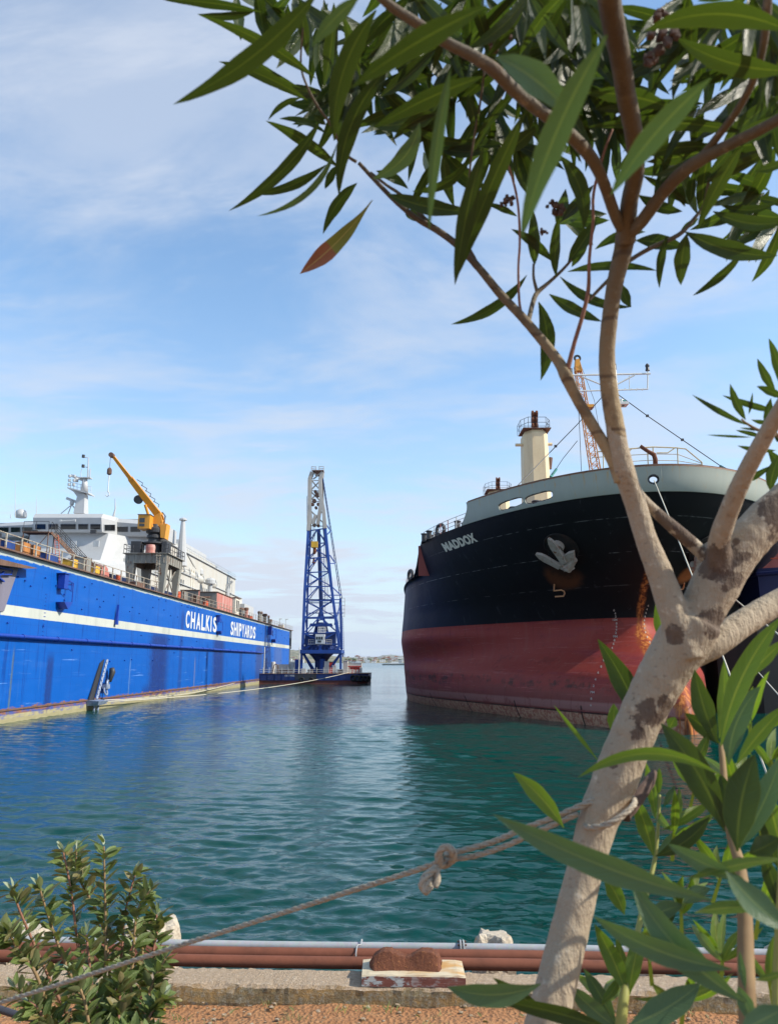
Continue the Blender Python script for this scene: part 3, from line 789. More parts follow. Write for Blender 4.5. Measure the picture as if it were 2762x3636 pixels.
crate('equipment_box', 'small yellow box behind the dock railing left of the hooped housing', 'box', edge_y(290), 1.2, (1.2, 1.2, 1.1), 'yellow_paint')
crate('equipment_box', 'ochre box right of the grey slab behind the dock railing', 'box', edge_y(378), 1.5, (1.2, 1.4, 1.2), 'yellow_paint')
# hooped winch housing
c = top_at(318, 2000, 2.2); T = thing('winch_housing', 'rounded brown winch housing with a faded red end on the dock top', 'winch', c)
prof = [Vector((-1.5, 0, 0)), Vector((1.3, 0, 0)), Vector((1.2, 0, .9)), Vector((.9, 0, 1.5)), Vector((0.2, 0, 1.85)), Vector((-.7, 0, 1.9)), Vector((-1.5, 0, 1.8))]
MB().prism([c+q for q in prof], (0, 2.4, 0)).build('housing', 'rusty_steel', T); MB().prism([c+q*1.01+Vector((.05, 2.45, 0)) for q in prof], (0, .3, 0)).build('end_plate', 'faded_red', T)
MB().prism([c+Vector((1.32, .0, .05)), c+Vector((1.32, 2.3, .05)), c+Vector((1.32, 2.1, 1.3)), c+Vector((1.32, 1.2, 1.6)), c+Vector((1.32, .4, 1.2))], (.05, 0, 0)).build('side_plate', 'faded_red', T)
crate('steel_slab', 'upright grey steel cabinet right of the rounded winch housing', 'cabinet', edge_y(352), 1.9, (1.6, 1.4, 1.9), 'cabin_olive')
# stairs to the docked ship
def stairs():
    A = top_at(348, 2000, 3.4)+Vector((0, 0, .4)); B = aY(190, 1893, A.y-6)
    T = thing('access_stairs', 'long rusty access stairway rising to a small platform before the white ship', 'stairway', A)
    Bm = B; d = Bm-A
    for s_, nm in ((-.45, 'stringer'), (.45, 'stringer')):
        off = Vector((0, s_, 0)); MB().beam(A+off, Bm+off, .10, .30).build('stringer', 'rusty_steel', T)
    b = MB(); n = 22
    for i in range(n): q = A.lerp(Bm, (i+.5)/n); b.box(q, (.28, .9, .05))
    b.build('treads', 'deck_grey', T)
    for s_ in (-.48, .48):
        b = MB(); up = Vector((0, 0, 1.2)); off = Vector((0, s_, 0))
        b.tube([A+off+up, Bm+off+up], .035, 5).tube([A+off+up*.55, Bm+off+up*.55], .03, 5)
        for i in range(10): q = A.lerp(Bm, i/9)+off; b.tube([q, q+up], .03, 5)
        b.build('handrail', 'black_steel', T)
    b = MB(); P0 = Bm+Vector((-1.6, 0, 0)); b.box(P0+Vector((0, 0, 0)), (3.0, 1.6, .12)); b.build('platform', 'rusty_steel', T)
    b = MB()
    for sx in (-1.4, 1.4):
        for sy in (-.7, .7): b.tube([P0+Vector((sx, sy, 0)), Vector((P0.x+sx, P0.y+sy, zt))], .06, 6)
    b.beam(P0+Vector((1.4, -.7, -.2)), Vector((P0.x-1.4, P0.y-.7, zt+1.2)), .06); b.build('support_leg', 'rusty_steel', T)
    b = MB()
    for sx in (-1.4, 0, 1.4): b.tube([P0+Vector((sx, -.75, 0)), P0+Vector((sx, -.75, 1.2))], .03, 5)
    b.tube([P0+Vector((-1.4, -.75, 1.2)), P0+Vector((1.4, -.75, 1.2))], .03, 5); b.build('platform_rail', 'black_steel', T)
    b = MB(); q = P0+Vector((1.9, .2, -.2))
    for s_ in (-.22, .22): b.tube([q+Vector((s_, 0, 0)), q+Vector((s_+.5, 0, -3.6))], .035, 5)
    for k in range(12): b.tube([q+Vector((-.22+.5*k/12, 0, -3.6*k/12)), q+Vector((.22+.5*k/12, 0, -3.6*k/12))], .025, 4)
    b.build('ladder', 'orange_red', T)
stairs()

# crane pedestal (four-legged steel table)
def pedestal():
    paint('pedestal_grey', (.25, .245, .215), .7, 0, (.13, .085, .06), .7, .9, True, .35)
    y0, y1 = 103.0, 111.0; xl = aY(447, 1967, y0).x; xr = aY(594, 1967, y0).x; zT = 19.75; zB = 18.45; zb = zt
    T = thing('crane_pedestal', 'four-legged grey steel crane pedestal standing on the dock top', 'pedestal', ((xl+xr)/2, 107, zt))
    b = MB()
    for ya in (y0, y1-.35): b.box2((xl, ya, zB), (xr, ya+.35, zT))
    for xa in (xl, xr-.35): b.box2((xa, y0+.36, zB), (xa+.35, y1-.36, zT))
    b.build('girder', 'pedestal_grey', T)
    b = MB(); b.box2((xl-.3, y0-.3, zT+.004), (xr+.3, y1+.3, zT+.10)); b.build('table', 'pedestal_grey', T)
    s = MB()
    for i in range(7): xx = xl+(xr-xl)*(i+.5)/7; s.box((xx, y0-.05, (zT+zB)/2), (.05, .10, zT-zB-.1))
    for i in range(7): yy = y0+(y1-y0)*(i+.5)/7; s.box((xr+.05, yy, (zT+zB)/2), (.10, .05, zT-zB-.1))
    s.build('stiffener', 'pedestal_grey', T)
    for (sx, xa) in ((-1, xl), (1, xr)):
        for (sy, ya) in ((-1, y0), (1, y1)):
            xi = xa-sx*1.25; yi = ya-sy*1.2; xb = xa-sx*.40; 
            top = sorted((xa-sx*.02, xi)); bot = sorted((xb, xb-sx*.55))
            ty = sorted((ya-sy*.02, yi)); by_ = sorted((ya-sy*.4, ya-sy*1.1))
            MB().hexa([Vector((bot[0], by_[0], zb)), Vector((bot[1], by_[0], zb)), Vector((bot[1], by_[1], zb)), Vector((bot[0], by_[1], zb)),
                       Vector((top[0], ty[0], zB-.003)), Vector((top[1], ty[0], zB-.003)), Vector((top[1], ty[1], zB-.003)), Vector((top[0], ty[1], zB-.003))]).build('leg', 'pedestal_grey', T)
    b = MB(); b.beam((xr-.6, y0+1.2, zB-.2), (xr-.8, y1-1.5, zb+.6), .14); b.beam((xr-.6, y1-1.2, zB-.2), (xr-.8, y0+2.6, zb+.6), .14); b.beam((xr-.6, 107, zB-.1), (xr-.8, 107, zb+.2), .16)
    b.build('brace', 'pedestal_grey', T)
    b = MB(); q = Vector((xr-1.1, y0-.25, zb))
    for s_ in (-.22, .22): b.tube([q+Vector((s_, 0, 0)), q+Vector((s_, 0, 5.7))], .035, 5)
    for k in range(17): b.tube([q+Vector((-.22, 0, .2+k*.33)), q+Vector((.22, 0, .2+k*.33))], .025, 4)
    for k in range(4): b.ring(q+Vector((0, -.1, 1.6+k*1.2)), .38, .03, (0, 0, 1), 12, 5)
    b.build('ladder', 'rail_paint', T)
    ct = [(xl-.2, y0-.2), (xr+.2, y0-.2), (xr+.2, y1+.2), (xl-.2, y1+.2), (xl-.2, y0-.2)]
    for i in range(4):
        b = MB(); A = Vector((*ct[i], zT+.1)); B = Vector((*ct[i+1], zT+.1)); n = 5
        if i == 0: segs = [(0, .42), (.86, 1)]
        else: segs = [(0, 1)]
        for s0, s1 in segs:
            P0 = A.lerp(B, s0); P1 = A.lerp(B, s1)
            for hh in (.6, 1.2): b.tube([P0+Vector((0, 0, hh)), P1+Vector((0, 0, hh))], .04, 5)
            k = max(2, round((P1-P0).length/1.1))
            for j in range(k+1): q = P0.lerp(P1, j/k); b.tube([q, q+Vector((0, 0, 1.2))], .04, 5)
        b.build('platform_rail', 'black_steel', T)
    return (xl+xr)/2, zT+.1
px_, pz_ = pedestal()
def dock_crane():
    paint('crane_orange', (.66, .29, .025), .5, 0, (.30, .11, .03), .45, 1.2, True, .15)
    cx = aY(551, 1900, 107).x; cy = 107.0
    T = thing('deck_crane', 'orange hydraulic crane with a long raised boom on the grey pedestal', 'crane', (cx, cy, pz_))
    MB().lathe((cx, cy, pz_), [(1.15, 0), (1.15, 1.7), (1.9, 1.8), (1.9, 2.0), (.95, 2.05), (.85, 2.6), (1.15, 2.7), (1.15, 3.0), (.9, 3.3)], 28).build('column', 'black_steel', T, smooth=False)
    MB().box((cx-2.0, cy-1.2, pz_+1.0), (1.4, 1.6, 2.0)).build('motor_box', 'black_steel', T); MB().box((cx+1.9, cy-.4, pz_+1.0), (.7, 2.2, 2.1)).build('motor_box', 'black_steel', T)
    MB().lathe((cx+.05, cy-1.75, pz_), [(.62, 0), (.68, .5), (.62, .55), (.68, 1.1), (.60, 1.5)], 18).build('cable_drum', 'faded_red', T)
    MB().lathe((cx, cy, pz_+3.5), [(.95, -.2), (1.25, .0), (1.3, .5), (1.0, .9), (.9, 1.2)], 26).build('slewing_head', 'black_steel', T)
    b = MB(); z1 = pz_+5.0
    for s in (-.75, .55): b.prism([Vector((cx-.7, cy+s, pz_+3.9)), Vector((cx+1.2, cy+s, pz_+3.8)), Vector((cx+1.2, cy+s, pz_+5.0)), Vector((cx+.7, cy+s, pz_+6.7)), Vector((cx+.1, cy+s, pz_+6.5))], (0, .22, 0))
    b.box((cx+.4, cy, pz_+4.7), (1.3, 1.1, 1.5)); b.build('turret', 'crane_orange', T)
    MB().hexa([Vector((cx+1.1, cy-.9, pz_+2.7)), Vector((cx+1.7, cy-.9, pz_+2.6)), Vector((cx+1.7, cy+.9, pz_+2.6)), Vector((cx+1.1, cy+.9, pz_+2.7)),
               Vector((cx+.95, cy-.9, pz_+4.6)), Vector((cx+1.9, cy-.9, pz_+4.75)), Vector((cx+1.9, cy+.9, pz_+4.75)), Vector((cx+.95, cy+.9, pz_+4.6))]).build('counterweight', 'crane_orange', T)
    # cabin
    k0 = aY(489, 1876, 104.8); k1 = aY(534, 1828, 104.8)
    b = MB(); b.box2((k0.x, 104.8, k0.z), (k1.x, 107.2, k1.z)); CB = b.build('cabin', 'crane_orange', T)
    w_ = k1.x-k0.x; h_ = k1.z-k0.z
    MB().box((k0.x+w_*.36, 104.77, k0.z+h_*.60), (w_*.44, .06, h_*.33)).build('window', 'window_dark', CB)
    MB().box((k0.x+w_*.36, 104.77, k0.z+h_*.25), (w_*.44, .06, h_*.18)).build('window', 'window_dark', CB)
    MB().box((k0.x+w_*.5, 106.0, k1.z+.05), (w_*1.1, 2.6, .09)).build('roof', 'rusty_steel', CB)
    # boom
    A = Vector((cx+.4, cy-.1, pz_+6.1)); B = aY(398, 1614, 99.0); d = (B-A).normalized(); sd = Vector((0, 1, 0)); sd = (sd-d*sd.dot(d)).normalized(); up = d.cross(sd)
    if up.z < 0: up = -up
    def seg(a, b_, w0, h0, w1, h1, nm, mt='crane_orange', par=T):
        A_ = A.lerp(B, a); B_ = A.lerp(B, b_)
        return MB().hexa([A_-sd*w0-up*h0, A_+sd*w0-up*h0, A_+sd*w0+up*h0, A_-sd*w0+up*h0, B_-sd*w1-up*h1, B_+sd*w1-up*h1, B_+sd*w1+up*h1, B_-sd*w1+up*h1]).build(nm, mt, par)
    seg(-.03, .62, .42, .50, .34, .36, 'boom')
    seg(.605, .985, .25, .26, .22, .18, 'boom_extension')
    MB().lathe(B+Vector((0, -.35, -.1)), [(.34, 0), (.34, .7)], 14, 'Y').build('boom_head', 'rusty_steel', T)
    MB().tube([Vector((cx-.1, cy-.9, pz_+4.0)), A.lerp(B, .20)-up*.5+Vector((0, -.7, 0))], .20, 10).build('lift_cylinder', 'crane_orange', T)
    MB().lathe(A.lerp(B, .22)+Vector((-1.3, -.9, .3)), [(.62, 0), (.62, .4)], 18, 'Y').build('hose_reel', 'black_steel', T)
    b = MB()
    for k in range(5):
        a0 = A.lerp(B, .10+.09*k)+up*.65; b.tube([a0, a0+up*.35+d*.3, a0+d*1.2], .05, 5)
    for s_ in (-.3, .1): b.tube([A+up*.3+Vector((.3, s_, .3)), A+Vector((1.0, s_, -.1)), A+Vector((.9, s_, -1.0)), A+Vector((.6, s_, -1.7))], .05, 6)
    b.build('hydraulic_hose', 'black_steel', T)
    z0 = B+Vector((-.15, 0, -.3)); b = MB(); b.tube([z0, z0+Vector((0, 0, -1.6))], .035, 5); b.build('hoist_wire', 'black_steel', T)
    MB().lathe(z0+Vector((0, 0, -2.6)), [(.12, 0), (.32, .15), (.32, .75), (.2, 1.0)], 12).build('hook_block', 'rusty_steel', T)
    b = MB(); b.tube([z0+Vector((0, 0, -2.6)), z0+Vector((0, 0, -5.0))], .07, 5)
    hk = z0+Vector((0, 0, -5.2)); b.tube([hk+Vector((.0, 0, .3)), hk+Vector((.22, 0, .05)), hk+Vector((.2, 0, -.25)), hk+Vector((-.05, 0, -.4)), hk+Vector((-.25, 0, -.2))], .07, 6); b.build('hook', 'white_paint', T)
dock_crane()

# deckhouses further along
def deckhouse(name, lab, ya, yb, inset, wd, h, mt_end, mt_side, extra=None):
    x1 = wx(ya)-inset; c = Vector((x1-wd/2, (ya+yb)/2, zt)); T = thing(name, lab, 'deckhouse', c)
    MB().box2((x1-wd, ya, zt+.005), (x1-.05, yb, zt+h)).build('wall', mt_end, T)
    MB().box2((x1-.045, ya+.02, zt+.01), (x1, yb-.02, zt+h-.02)).build('side_cladding', mt_side, T)
    MB().box2((x1-wd-.15, ya-.2, zt+h+.003), (x1+.15, yb+.15, zt+h+.12)).build('roof', 'rusty_steel', T)
    return T, x1
T, x1 = deckhouse('deckhouse', 'long deckhouse with faded red side on the dock top above the lettering', edge_y(783), edge_y(842), .35, 3.9, 3.1, 'cabin_olive', 'faded_red')
ya = edge_y(783); MB().box2((x1-2.6, ya-.04, zt+.2), (x1-1.5, ya-.003, zt+1.9)).build('door', 'deck_grey', T)
MB().prism([Vector((x1-2.9, ya, zt+2.3)), Vector((x1-1.1, ya, zt+2.3)), Vector((x1-1.2, ya-.5, zt+2.05)), Vector((x1-2.8, ya-.5, zt+2.05))], (0, 0, .06)).build('canopy', 'rusty_steel', T)
T, x1 = deckhouse('deckhouse', 'olive grey deckhouse with a pale edge just left of the faded red one', edge_y(733), edge_y(736), 1.0, 3.0, 2.5, 'cabin_olive', 'faded_red')
T, x1 = deckhouse('deckhouse', 'small cream cabin with tall dark louvres beyond the faded red deckhouse', edge_y(853), edge_y(868), .6, 3.2, 3.5, 'cream_cabin', 'cream_cabin')
for k in range(2): yk = edge_y(856+k*6); MB().box2((x1+.003, yk, zt+.9), (x1+.05, yk+(edge_y(860)-edge_y(856))*.9, zt+3.1)).build('louvre', 'black_steel', T)
T, x1 = deckhouse('deckhouse', 'dark grey block beyond the cream cabin on the dock top', edge_y(872), edge_y(880), .6, 2.2, 1.6, 'black_steel', 'black_steel')
# orange drums, ventilators, lamps
def drum(x, inset, r, h, mt, lab, group=None, name='drum', cat='drum', y=None):
    Y = edge_y(x); c = Vector((wx(Y)-inset, Y, zt)); 
    o = MB().lathe(c, [(r, 0), (r, h*.32), (r*1.06, h*.34), (r, h*.36), (r, h*.66), (r*1.06, h*.68), (r, h*.7), (r, h), (r*.9, h+.02)], 16).build(name, mt, None, smooth=False)
    return tag(o, lab, cat, group)
drum(455, 1.0, .3, 1.0, 'orange_red', 'red orange drum at the foot of the near pedestal leg')
drum(655, .7, .42, 1.1, 'orange_red', 'orange drum behind the railing, first one right of the pedestal')
drum(750, .6, .45, .95, 'orange_red', 'orange drum before the faded red deckhouse door')
drum(905, .6, .6, .6, 'orange_red', 'low orange drum among the far ventilators')
def ventilator(x, inset, r, h, lab, mt='cabin_olive'):
    Y = edge_y(x); c = Vector((wx(Y)-inset, Y, zt)); T = thing('ventilator', lab, 'ventilator', c)
    MB().lathe(c, [(r, 0), (r, h)], 16).build('stack', mt, T, smooth=False); MB().lathe(c+Vector((0, 0, h)), [(r*1.25, 0), (r*1.3, .15), (r*1.3, .45), (r*.9, .6)], 16).build('cowl', 'rusty_steel', T)
ventilator(896, .9, .4, 1.8, 'rusty pipe stack with a flanged top just beyond the dark grey block', 'faded_red')
ventilator(885, 1.6, .75, 1.5, 'wide olive grey ventilator block beside the rusty pipe stack')
ventilator(948, 1.2, .5, 2.2, 'taller of the twin grey ventilator stacks near the dock end')
ventilator(961, 1.0, .5, 1.9, 'shorter of the twin grey ventilator stacks near the dock end')
ventilator(974, 1.0, .22, 1.8, 'thin dark ventilator stack just right of the twin stacks', 'black_steel')
ventilator(981, 1.0, .35, 1.0, 'stubby grey ventilator right of the thin dark stack')
paint('lamp_grey', (.4, .42, .42), .5)
def deck_lamp(x, h, lab):
    Y = edge_y(x); c = Vector((wx(Y)-.3, Y, zt)); T = thing('deck_lamp', lab, 'lamp', c)
    MB().tube([c, c+Vector((0, 0, h-.3)), c+Vector((0, -.3, h)), c+Vector((.2, 1.2, h+.1))], .07, 6).build('post', 'lamp_grey', T); MB().box(c+Vector((.2, 1.6, h+.05)), (.4, .9, .18)).build('lamp_head', 'lamp_grey', T)
deck_lamp(933, 2.3, 'bent deck lamp left of the twin ventilators'); deck_lamp(1003, 2.3, 'deck lamp right of the stubby ventilator'); deck_lamp(1024, 2.8, 'deck lamp at the very end of the dock')
crate('storage_box', 'small tan box at the far end of the dock top', 'box', edge_y(1017), .9, (1.2, 2.2, 1.0), 'cream_cabin')
crate('equipment_box', 'grey equipment box under the pedestal beside the near leg', 'box', 98.5, 2.4, (2.0, 3.0, 1.0), 'rusty_steel')
crate('equipment_box', 'grey cabinet standing just right of the pedestal', 'box', 118, 1.8, (1.5, 2.0, 1.6), 'cabin_olive')
crate('equipment_box', 'dark machinery box with pipes between pedestal and first orange drum', 'box', 123.5, 1.0, (1.0, 1.8, 1.4), 'rusty_steel')
# ================================================================ white ship standing in the dock
paint('ship_white', (.42, .43, .435), .5, 0, (.36, .36, .35), .4, .25)
paint('ship_white_old', (.47, .46, .42), .6, 0, (.42, .36, .27), .5, .3)
paint('ship_navy', (.010, .022, .085), .45, 0, (.03, .045, .10), .4, .3)
m, N = mat('bridge_glass'); N.bsdf((.008, .010, .012), .08, 0, None, Specular_IOR_Level=.7)
paint('window_frame', (.40, .42, .43), .5)
def docked_ship():
    yb = 120.0
    def at(x, y, Y=yb): return aY(x, y, Y)
    T = thing('docked_ship', 'white ship with a wide windowed bridge standing inside the blue dock', 'ship', (-52, 120, 2))
    # hull with flared bow towards the camera
    xc = -52.3; hb = 12.0; st = [(68, .3), (72, 3.2), (78, 6.4), (88, 9.8), (100, 11.5), (115, 12), (215, 12), (228, 10.5)]
    b = MB(); vs = []
    zs = [(2.2, .35), (6, .6), (10, .8), (14, .92), (17.6, 1.0)]
    for (Y, w_) in st:
        for sgn in (-1, 1):
            for (z, k) in (zs if sgn < 0 else zs[::-1]): vs.append((xc+sgn*w_*k, Y+(1-k)*6*(Y < 90), z))
    n = 10; b.add(vs, [(i*n+j, i*n+(j+1) % n, (i+1)*n+(j+1) % n, (i+1)*n+j) for i in range(len(st)-1) for j in range(n)] + [tuple(range(n)), tuple((len(st)-1)*n+j for j in range(n))])
    b.build('hull', 'ship_navy', T)
    # long white superstructure side
    sx = -40.3
    b = MB(); b.box2((xc-12, 124.0, 17.61), (sx, 206, 22.0)); b.box2((xc-11.6, 129, 22.01), (sx-.05, 196, 26.3)); b.box2((xc-9, 131, 26.31), (sx-3.2, 188, 28.8)); b.build('superstructure', 'ship_white_old', T)
    # stepped front tiers
    def wedge(xl, xr, yt0, yb0, zt_, zb_, Y, back, lean, nm, mt='ship_white'):
        return MB().hexa([Vector((xl, Y-lean, zb_)), Vector((xr, Y-lean, zb_)), Vector((xr, Y+back, zb_)), Vector((xl, Y+back, zb_)),
                          Vector((xl, Y, zt_)), Vector((xr, Y, zt_)), Vector((xr, Y+back, zt_)), Vector((xl, Y+back, zt_))]).build(nm, mt, T)
    # forecastle house, cream-white and low
    b = MB(); b.hexa([Vector(q) for q in ((-62, 103, 17.62), (-44.5, 103, 17.62), (-41.5, 123.9, 17.62), (-63, 123.9, 17.62), (-62, 106, 19.6), (-46, 106, 19.6), (-42.2, 123.9, 21.2), (-63, 123.9, 21.2))]); b.build('forecastle_deck', 'ship_white', T)
    L = at(110, 1990).x; R = at(370, 1990).x
    zlow = 19.5
    def P(x, y, dy=0):                                  # a picture point laid on the bridge front (plane Y = yb+dy)
        return aY(x, y, yb+dy)
    def block(pts, depth, nm, mt='ship_white'):
        return MB().prism(pts, (0, depth, 0)).build(nm, mt, T)
    # tower below the bridge: flat centre, angled right face
    zTop = P(0, 1888).z
    xa, xb, xd = P(96, 1888).x, P(372, 1888).x, P(425, 1890).x
    fr = MB(); lo = -1.6
    A0 = Vector((P(58, 1990).x, yb+1.0+lo, zlow)); A1 = Vector((P(354, 1990).x, yb+1.0+lo, zlow)); A2 = Vector((P(402, 1996).x, yb+5+lo, zlow)); A3 = Vector((-40.3, yb+7, zlow)); A4 = Vector((-40.3, yb+12, zlow)); A5 = Vector((A0.x, yb+12, zlow))
    B0 = Vector((P(96, 1888).x, yb+1.6, zTop)); B1 = Vector((xb+.1, yb+1.6, zTop)); B2 = Vector((xd, yb+5.2, zTop)); B3 = Vector((-40.3, yb+6.2, zTop)); B4 = Vector((-40.3, yb+12, zTop)); B5 = Vector((B0.x, yb+12, zTop))
    fr.add([A0, A1, A2, A3, A4, A5, B0, B1, B2, B3, B4, B5], [(5, 4, 3, 2, 1, 0), (6, 7, 8, 9, 10, 11)]+[(i, (i+1) % 6, 6+(i+1) % 6, 6+i) for i in range(6)])
    fr.build('bridge_front', 'ship_white', T)
    # left lower tier
    b = MB(); b.hexa([Vector(q) for q in ((-66, yb-2.5, 19.0), (A0.x+2, yb-2.5, 19.0), (A0.x+2, yb+10, 19.0), (-66, yb+10, 19.0), (-66, yb+.5, 24.2), (A0.x-.2, yb+.5, 24.4), (A0.x-.2, yb+10, 24.4), (-66, yb+10, 24.2))]); b.build('lower_tier', 'ship_white', T)
    # wheelhouse: windows lean outwards, built as sections in plan
    secs = [(-62, 24, 6, 0), (0, 24, 6, 0)]
    plan = [(P(-130, 1850).x, yb+6.5), (P(118, 1850).x-1.0, yb+4.0), (P(122, 1850).x, yb+.4), (P(364, 1850).x, yb+.4), (P(412, 1850, 3).x, yb+3.4), (P(414, 1850, 4).x+.3, yb+4.4), (-38.6, yb+5.0), (-38.6, yb+14), (P(-130, 1850).x, yb+14)]
    zA, zB, zC, zD = P(0, 1888).z, P(0, 1884).z, P(0, 1840).z, P(0, 1824).z
    def ringat(z, out, drop=0):
        c = Vector((-52, yb+8)); r = []
        for i, (x, y) in enumerate(plan):
            o = out if i < 7 else 0
            d = (Vector((x, y))-c); d.x *= .35; d = d.normalized() if d.length else d
            zz = z-(drop if i in (0, 1, 6, 7, 8) else 0)
            if i in (7,): zz = z-drop
            r.append(Vector((x, y-o, zz)))
        return r
    rings = [ringat(zA, .0), ringat(zB, .15), ringat(zC, .85, .45), ringat(zD, .25, .55)]
    b = MB(); n = len(plan); vs = [v for r in rings for v in r]
    b.add(vs, [(k*n+i, k*n+(i+1) % n, (k+1)*n+(i+1) % n, (k+1)*n+i) for k in range(3) for i in range(n)]+[tuple(range(n-1, -1, -1)), tuple(3*n+i for i in range(n))])
    WH = b.build('wheelhouse', 'ship_white', T)
    def win(x0, x1, i, y0=1861, y1=1879):
        r1, r2 = rings[1], rings[2]; j = i+1
        a, c_, d, e = r1[i], r1[j], r2[j], r2[i]
        nrm = (c_-a).cross(e-a).normalized()
        if nrm.y > 0: nrm = -nrm
        def hit(x, y):
            r = Vector(ray(x, y)); o = Vector((0, 0, EYE)); t = (a-o).dot(nrm)/r.dot(nrm); return o+r*t
        def quad(e, off): return [hit(x0-e, y1+e)+nrm*off, hit(x1+e, y1+e)+nrm*off, hit(x1+e, y0-e)+nrm*off, hit(x0-e, y0-e)+nrm*off]
        W = MB().prism(quad(1.6, .0), nrm*.07).build('window', 'window_frame', WH)
        MB().prism(quad(0, .075), nrm*.03).build('pane', 'bridge_glass', W)
    for x0, x1 in ((128, 164), (174, 208), (217, 271), (280, 314), (323, 359)): win(x0, x1, 2)
    win(371, 408, 3, 1863, 1884)
    for x0, x1 in ((418, 456), (465, 500)): win(x0, x1, 5, 1870, 1888)
    for x0, x1 in ((-44, -10), (0, 33), (41, 74), (82, 117)): win(x0, x1, 0, 1872, 1889)
    for (x, y) in ((262, 1932), (343, 1930)):
        o = P(x, y, -.35); MB().box(o, (.95, .25, 1.0)).build('window', 'window_frame', T)
    # side windows of the superstructure
    for x0, x1, y0, y1 in ((633, 638, 2056, 2080), (641, 646, 2058, 2081), (649, 653, 2060, 2082), (720, 723, 2087, 2104), (727, 730, 2090, 2106), (733, 736, 2092, 2108), (739, 742, 2094, 2110), (745, 748, 2096, 2111), (751, 754, 2098, 2113)):
        a = aX(x0, y1, sx+.003); c_ = aX(x1, y0, sx+.003); MB().box2((sx+.003, a.y, a.z), (sx+.06, c_.y, c_.z)).build('window', 'window_dark', T)
    b = MB()
    for x, y in ((680, 2045), (688, 2050)):
        a = aX(x, y, sx); b.box((sx+.08, a.y, 20.5), (.15, .5, 6))
    b.build('vent_trunk', 'cream_cabin', T)
    # boat deck: lifeboats, davits
    def lifeboat(x, y, s, Yy):
        c = aX(x, y, sx-.6); B_ = MB(); L_ = 4.2*s
        prof = [(0.02, -1), (.62, -.82), (.95, -.45), (1.0, 0), (.95, .45), (.62, .82), (.02, 1)]
        vs = []
        for r, t in prof:
            for j in range(12): a = 2*PI*j/12; vs.append(c+Vector((math.cos(a)*r*1.25*s, t*L_, math.sin(a)*r*1.25*s*(1.0 if math.sin(a) < 0 else .8))))
        B_.add(vs, [(i*12+j, i*12+(j+1) % 12, (i+1)*12+(j+1) % 12, (i+1)*12+j) for i in range(6) for j in range(12)])
        lb = B_.build('lifeboat', 'ship_white_old', T, smooth=True)
        d = MB()
        for q in (-.7, .7): d.tube([c+Vector((-1.2, q*L_, -2.0)), c+Vector((.2, q*L_, -1.6)), c+Vector((.9, q*L_, .2)), c+Vector((.2, q*L_, 2.2)), c+Vector((-1.0, q*L_, 1.6))], .16*s, 6)
        d.build('davit', 'window_frame', T)
    lifeboat(652, 2034, .75, 0); lifeboat(673, 2043, .8, 0); lifeboat(701, 2056, .9, 0); lifeboat(748, 2074, .9, 0)
    for z_ in (19.8, 22.0, 26.3):
        MB().box2((sx-.2, 125, z_-.07), (sx+.28, 205 if z_ < 23 else 196, z_+.07)).build('deck_edge', 'window_frame', T)
    r_ = MB()
    for z_ in (26.9, 27.4): r_.tube([(sx, 129, z_), (sx, 196, z_)], .04, 4)
    for k in range(46): r_.tube([(sx, 129+k*1.48, 26.3), (sx, 129+k*1.48, 27.4)], .04, 4, cap=False)
    r_.build('boat_deck_rail', 'window_frame', T)
    b = MB(); b.box2((xc+1, 134, 28.81), (sx-5, 150, 30.6)); b.box2((xc+1, 156, 28.81), (sx-4, 180, 30.4)); b.build('funnel_casing', 'ship_white', T)
    for x, y, r in ((708, 2022, 1.0), (748, 2057, 1.1), (692, 2026, .8)):
        c = aY(x, y, 160); MB().lathe(Vector((c.x, c.y, c.z-3.5)), [(r*.45, 0), (r*.45, 2.4), (r, 2.5), (r, 3.3), (r*.6, 3.7)], 14).build('ventilator', 'ship_white', T)
    # small deck crane at the stern
    c = aY(809, 2090, 185); b = MB(); b.tube([c+Vector((0, 0, -4)), c], .55, 8); t2 = aY(826, 2063, 185); b.beam(c+Vector((-1.2, 0, -.4)), t2, .55, .5); b.tube([t2, t2+Vector((-.3, 0, -8))], .06, 4); b.build('stern_crane', 'ship_white', T)
    b = MB(); b.box2((-45.5, 200, 17.6), (-38.5, 214, 20.2)); b.build('stern_house', 'ship_white', T)
    # radar mast
    M = []
    def mst(pts, rs, mt='ship_white', nm='mast', par=T, n=12): return MB().tube(pts, rs, n).build(nm, mt, par, smooth=True)
    Ym = yb+6; q = lambda x, y: aY(x, y, Ym)
    base = q(291, 1826); mk = MB()
    mk.hexa([q(270, 1826)+Vector((0, -1, 0)), q(307, 1826)+Vector((0, -1, 0)), q(307, 1826)+Vector((0, 1, 0)), q(270, 1826)+Vector((0, 1, 0)),
             q(282, 1757)+Vector((0, -.7, 0)), q(308, 1757)+Vector((0, -.7, 0)), q(308, 1757)+Vector((0, .7, 0)), q(282, 1757)+Vector((0, .7, 0))])
    mk.prism([q(282, 1770)+Vector((0, -.55, 0)), q(300, 1770)+Vector((0, -.55, 0)), q(304, 1745)+Vector((0, -.55, 0)), q(252, 1737)+Vector((0, -.55, 0)), q(268, 1750)+Vector((0, -.55, 0))], (0, 1.1, 0))
    MS = mk.build('mast', 'ship_white', T)
    MB().hexa([q(252, 1740)+Vector((0, -1.4, 0)), q(326, 1758)+Vector((0, -1.4, 0)), q(326, 1758)+Vector((0, 1.4, 0)), q(252, 1740)+Vector((0, 1.4, 0)),
               q(252, 1736)+Vector((0, -1.4, 0)), q(326, 1754)+Vector((0, -1.4, 0)), q(326, 1754)+Vector((0, 1.4, 0)), q(252, 1736)+Vector((0, 1.4, 0))]).build('mast_platform', 'ship_white', MS)
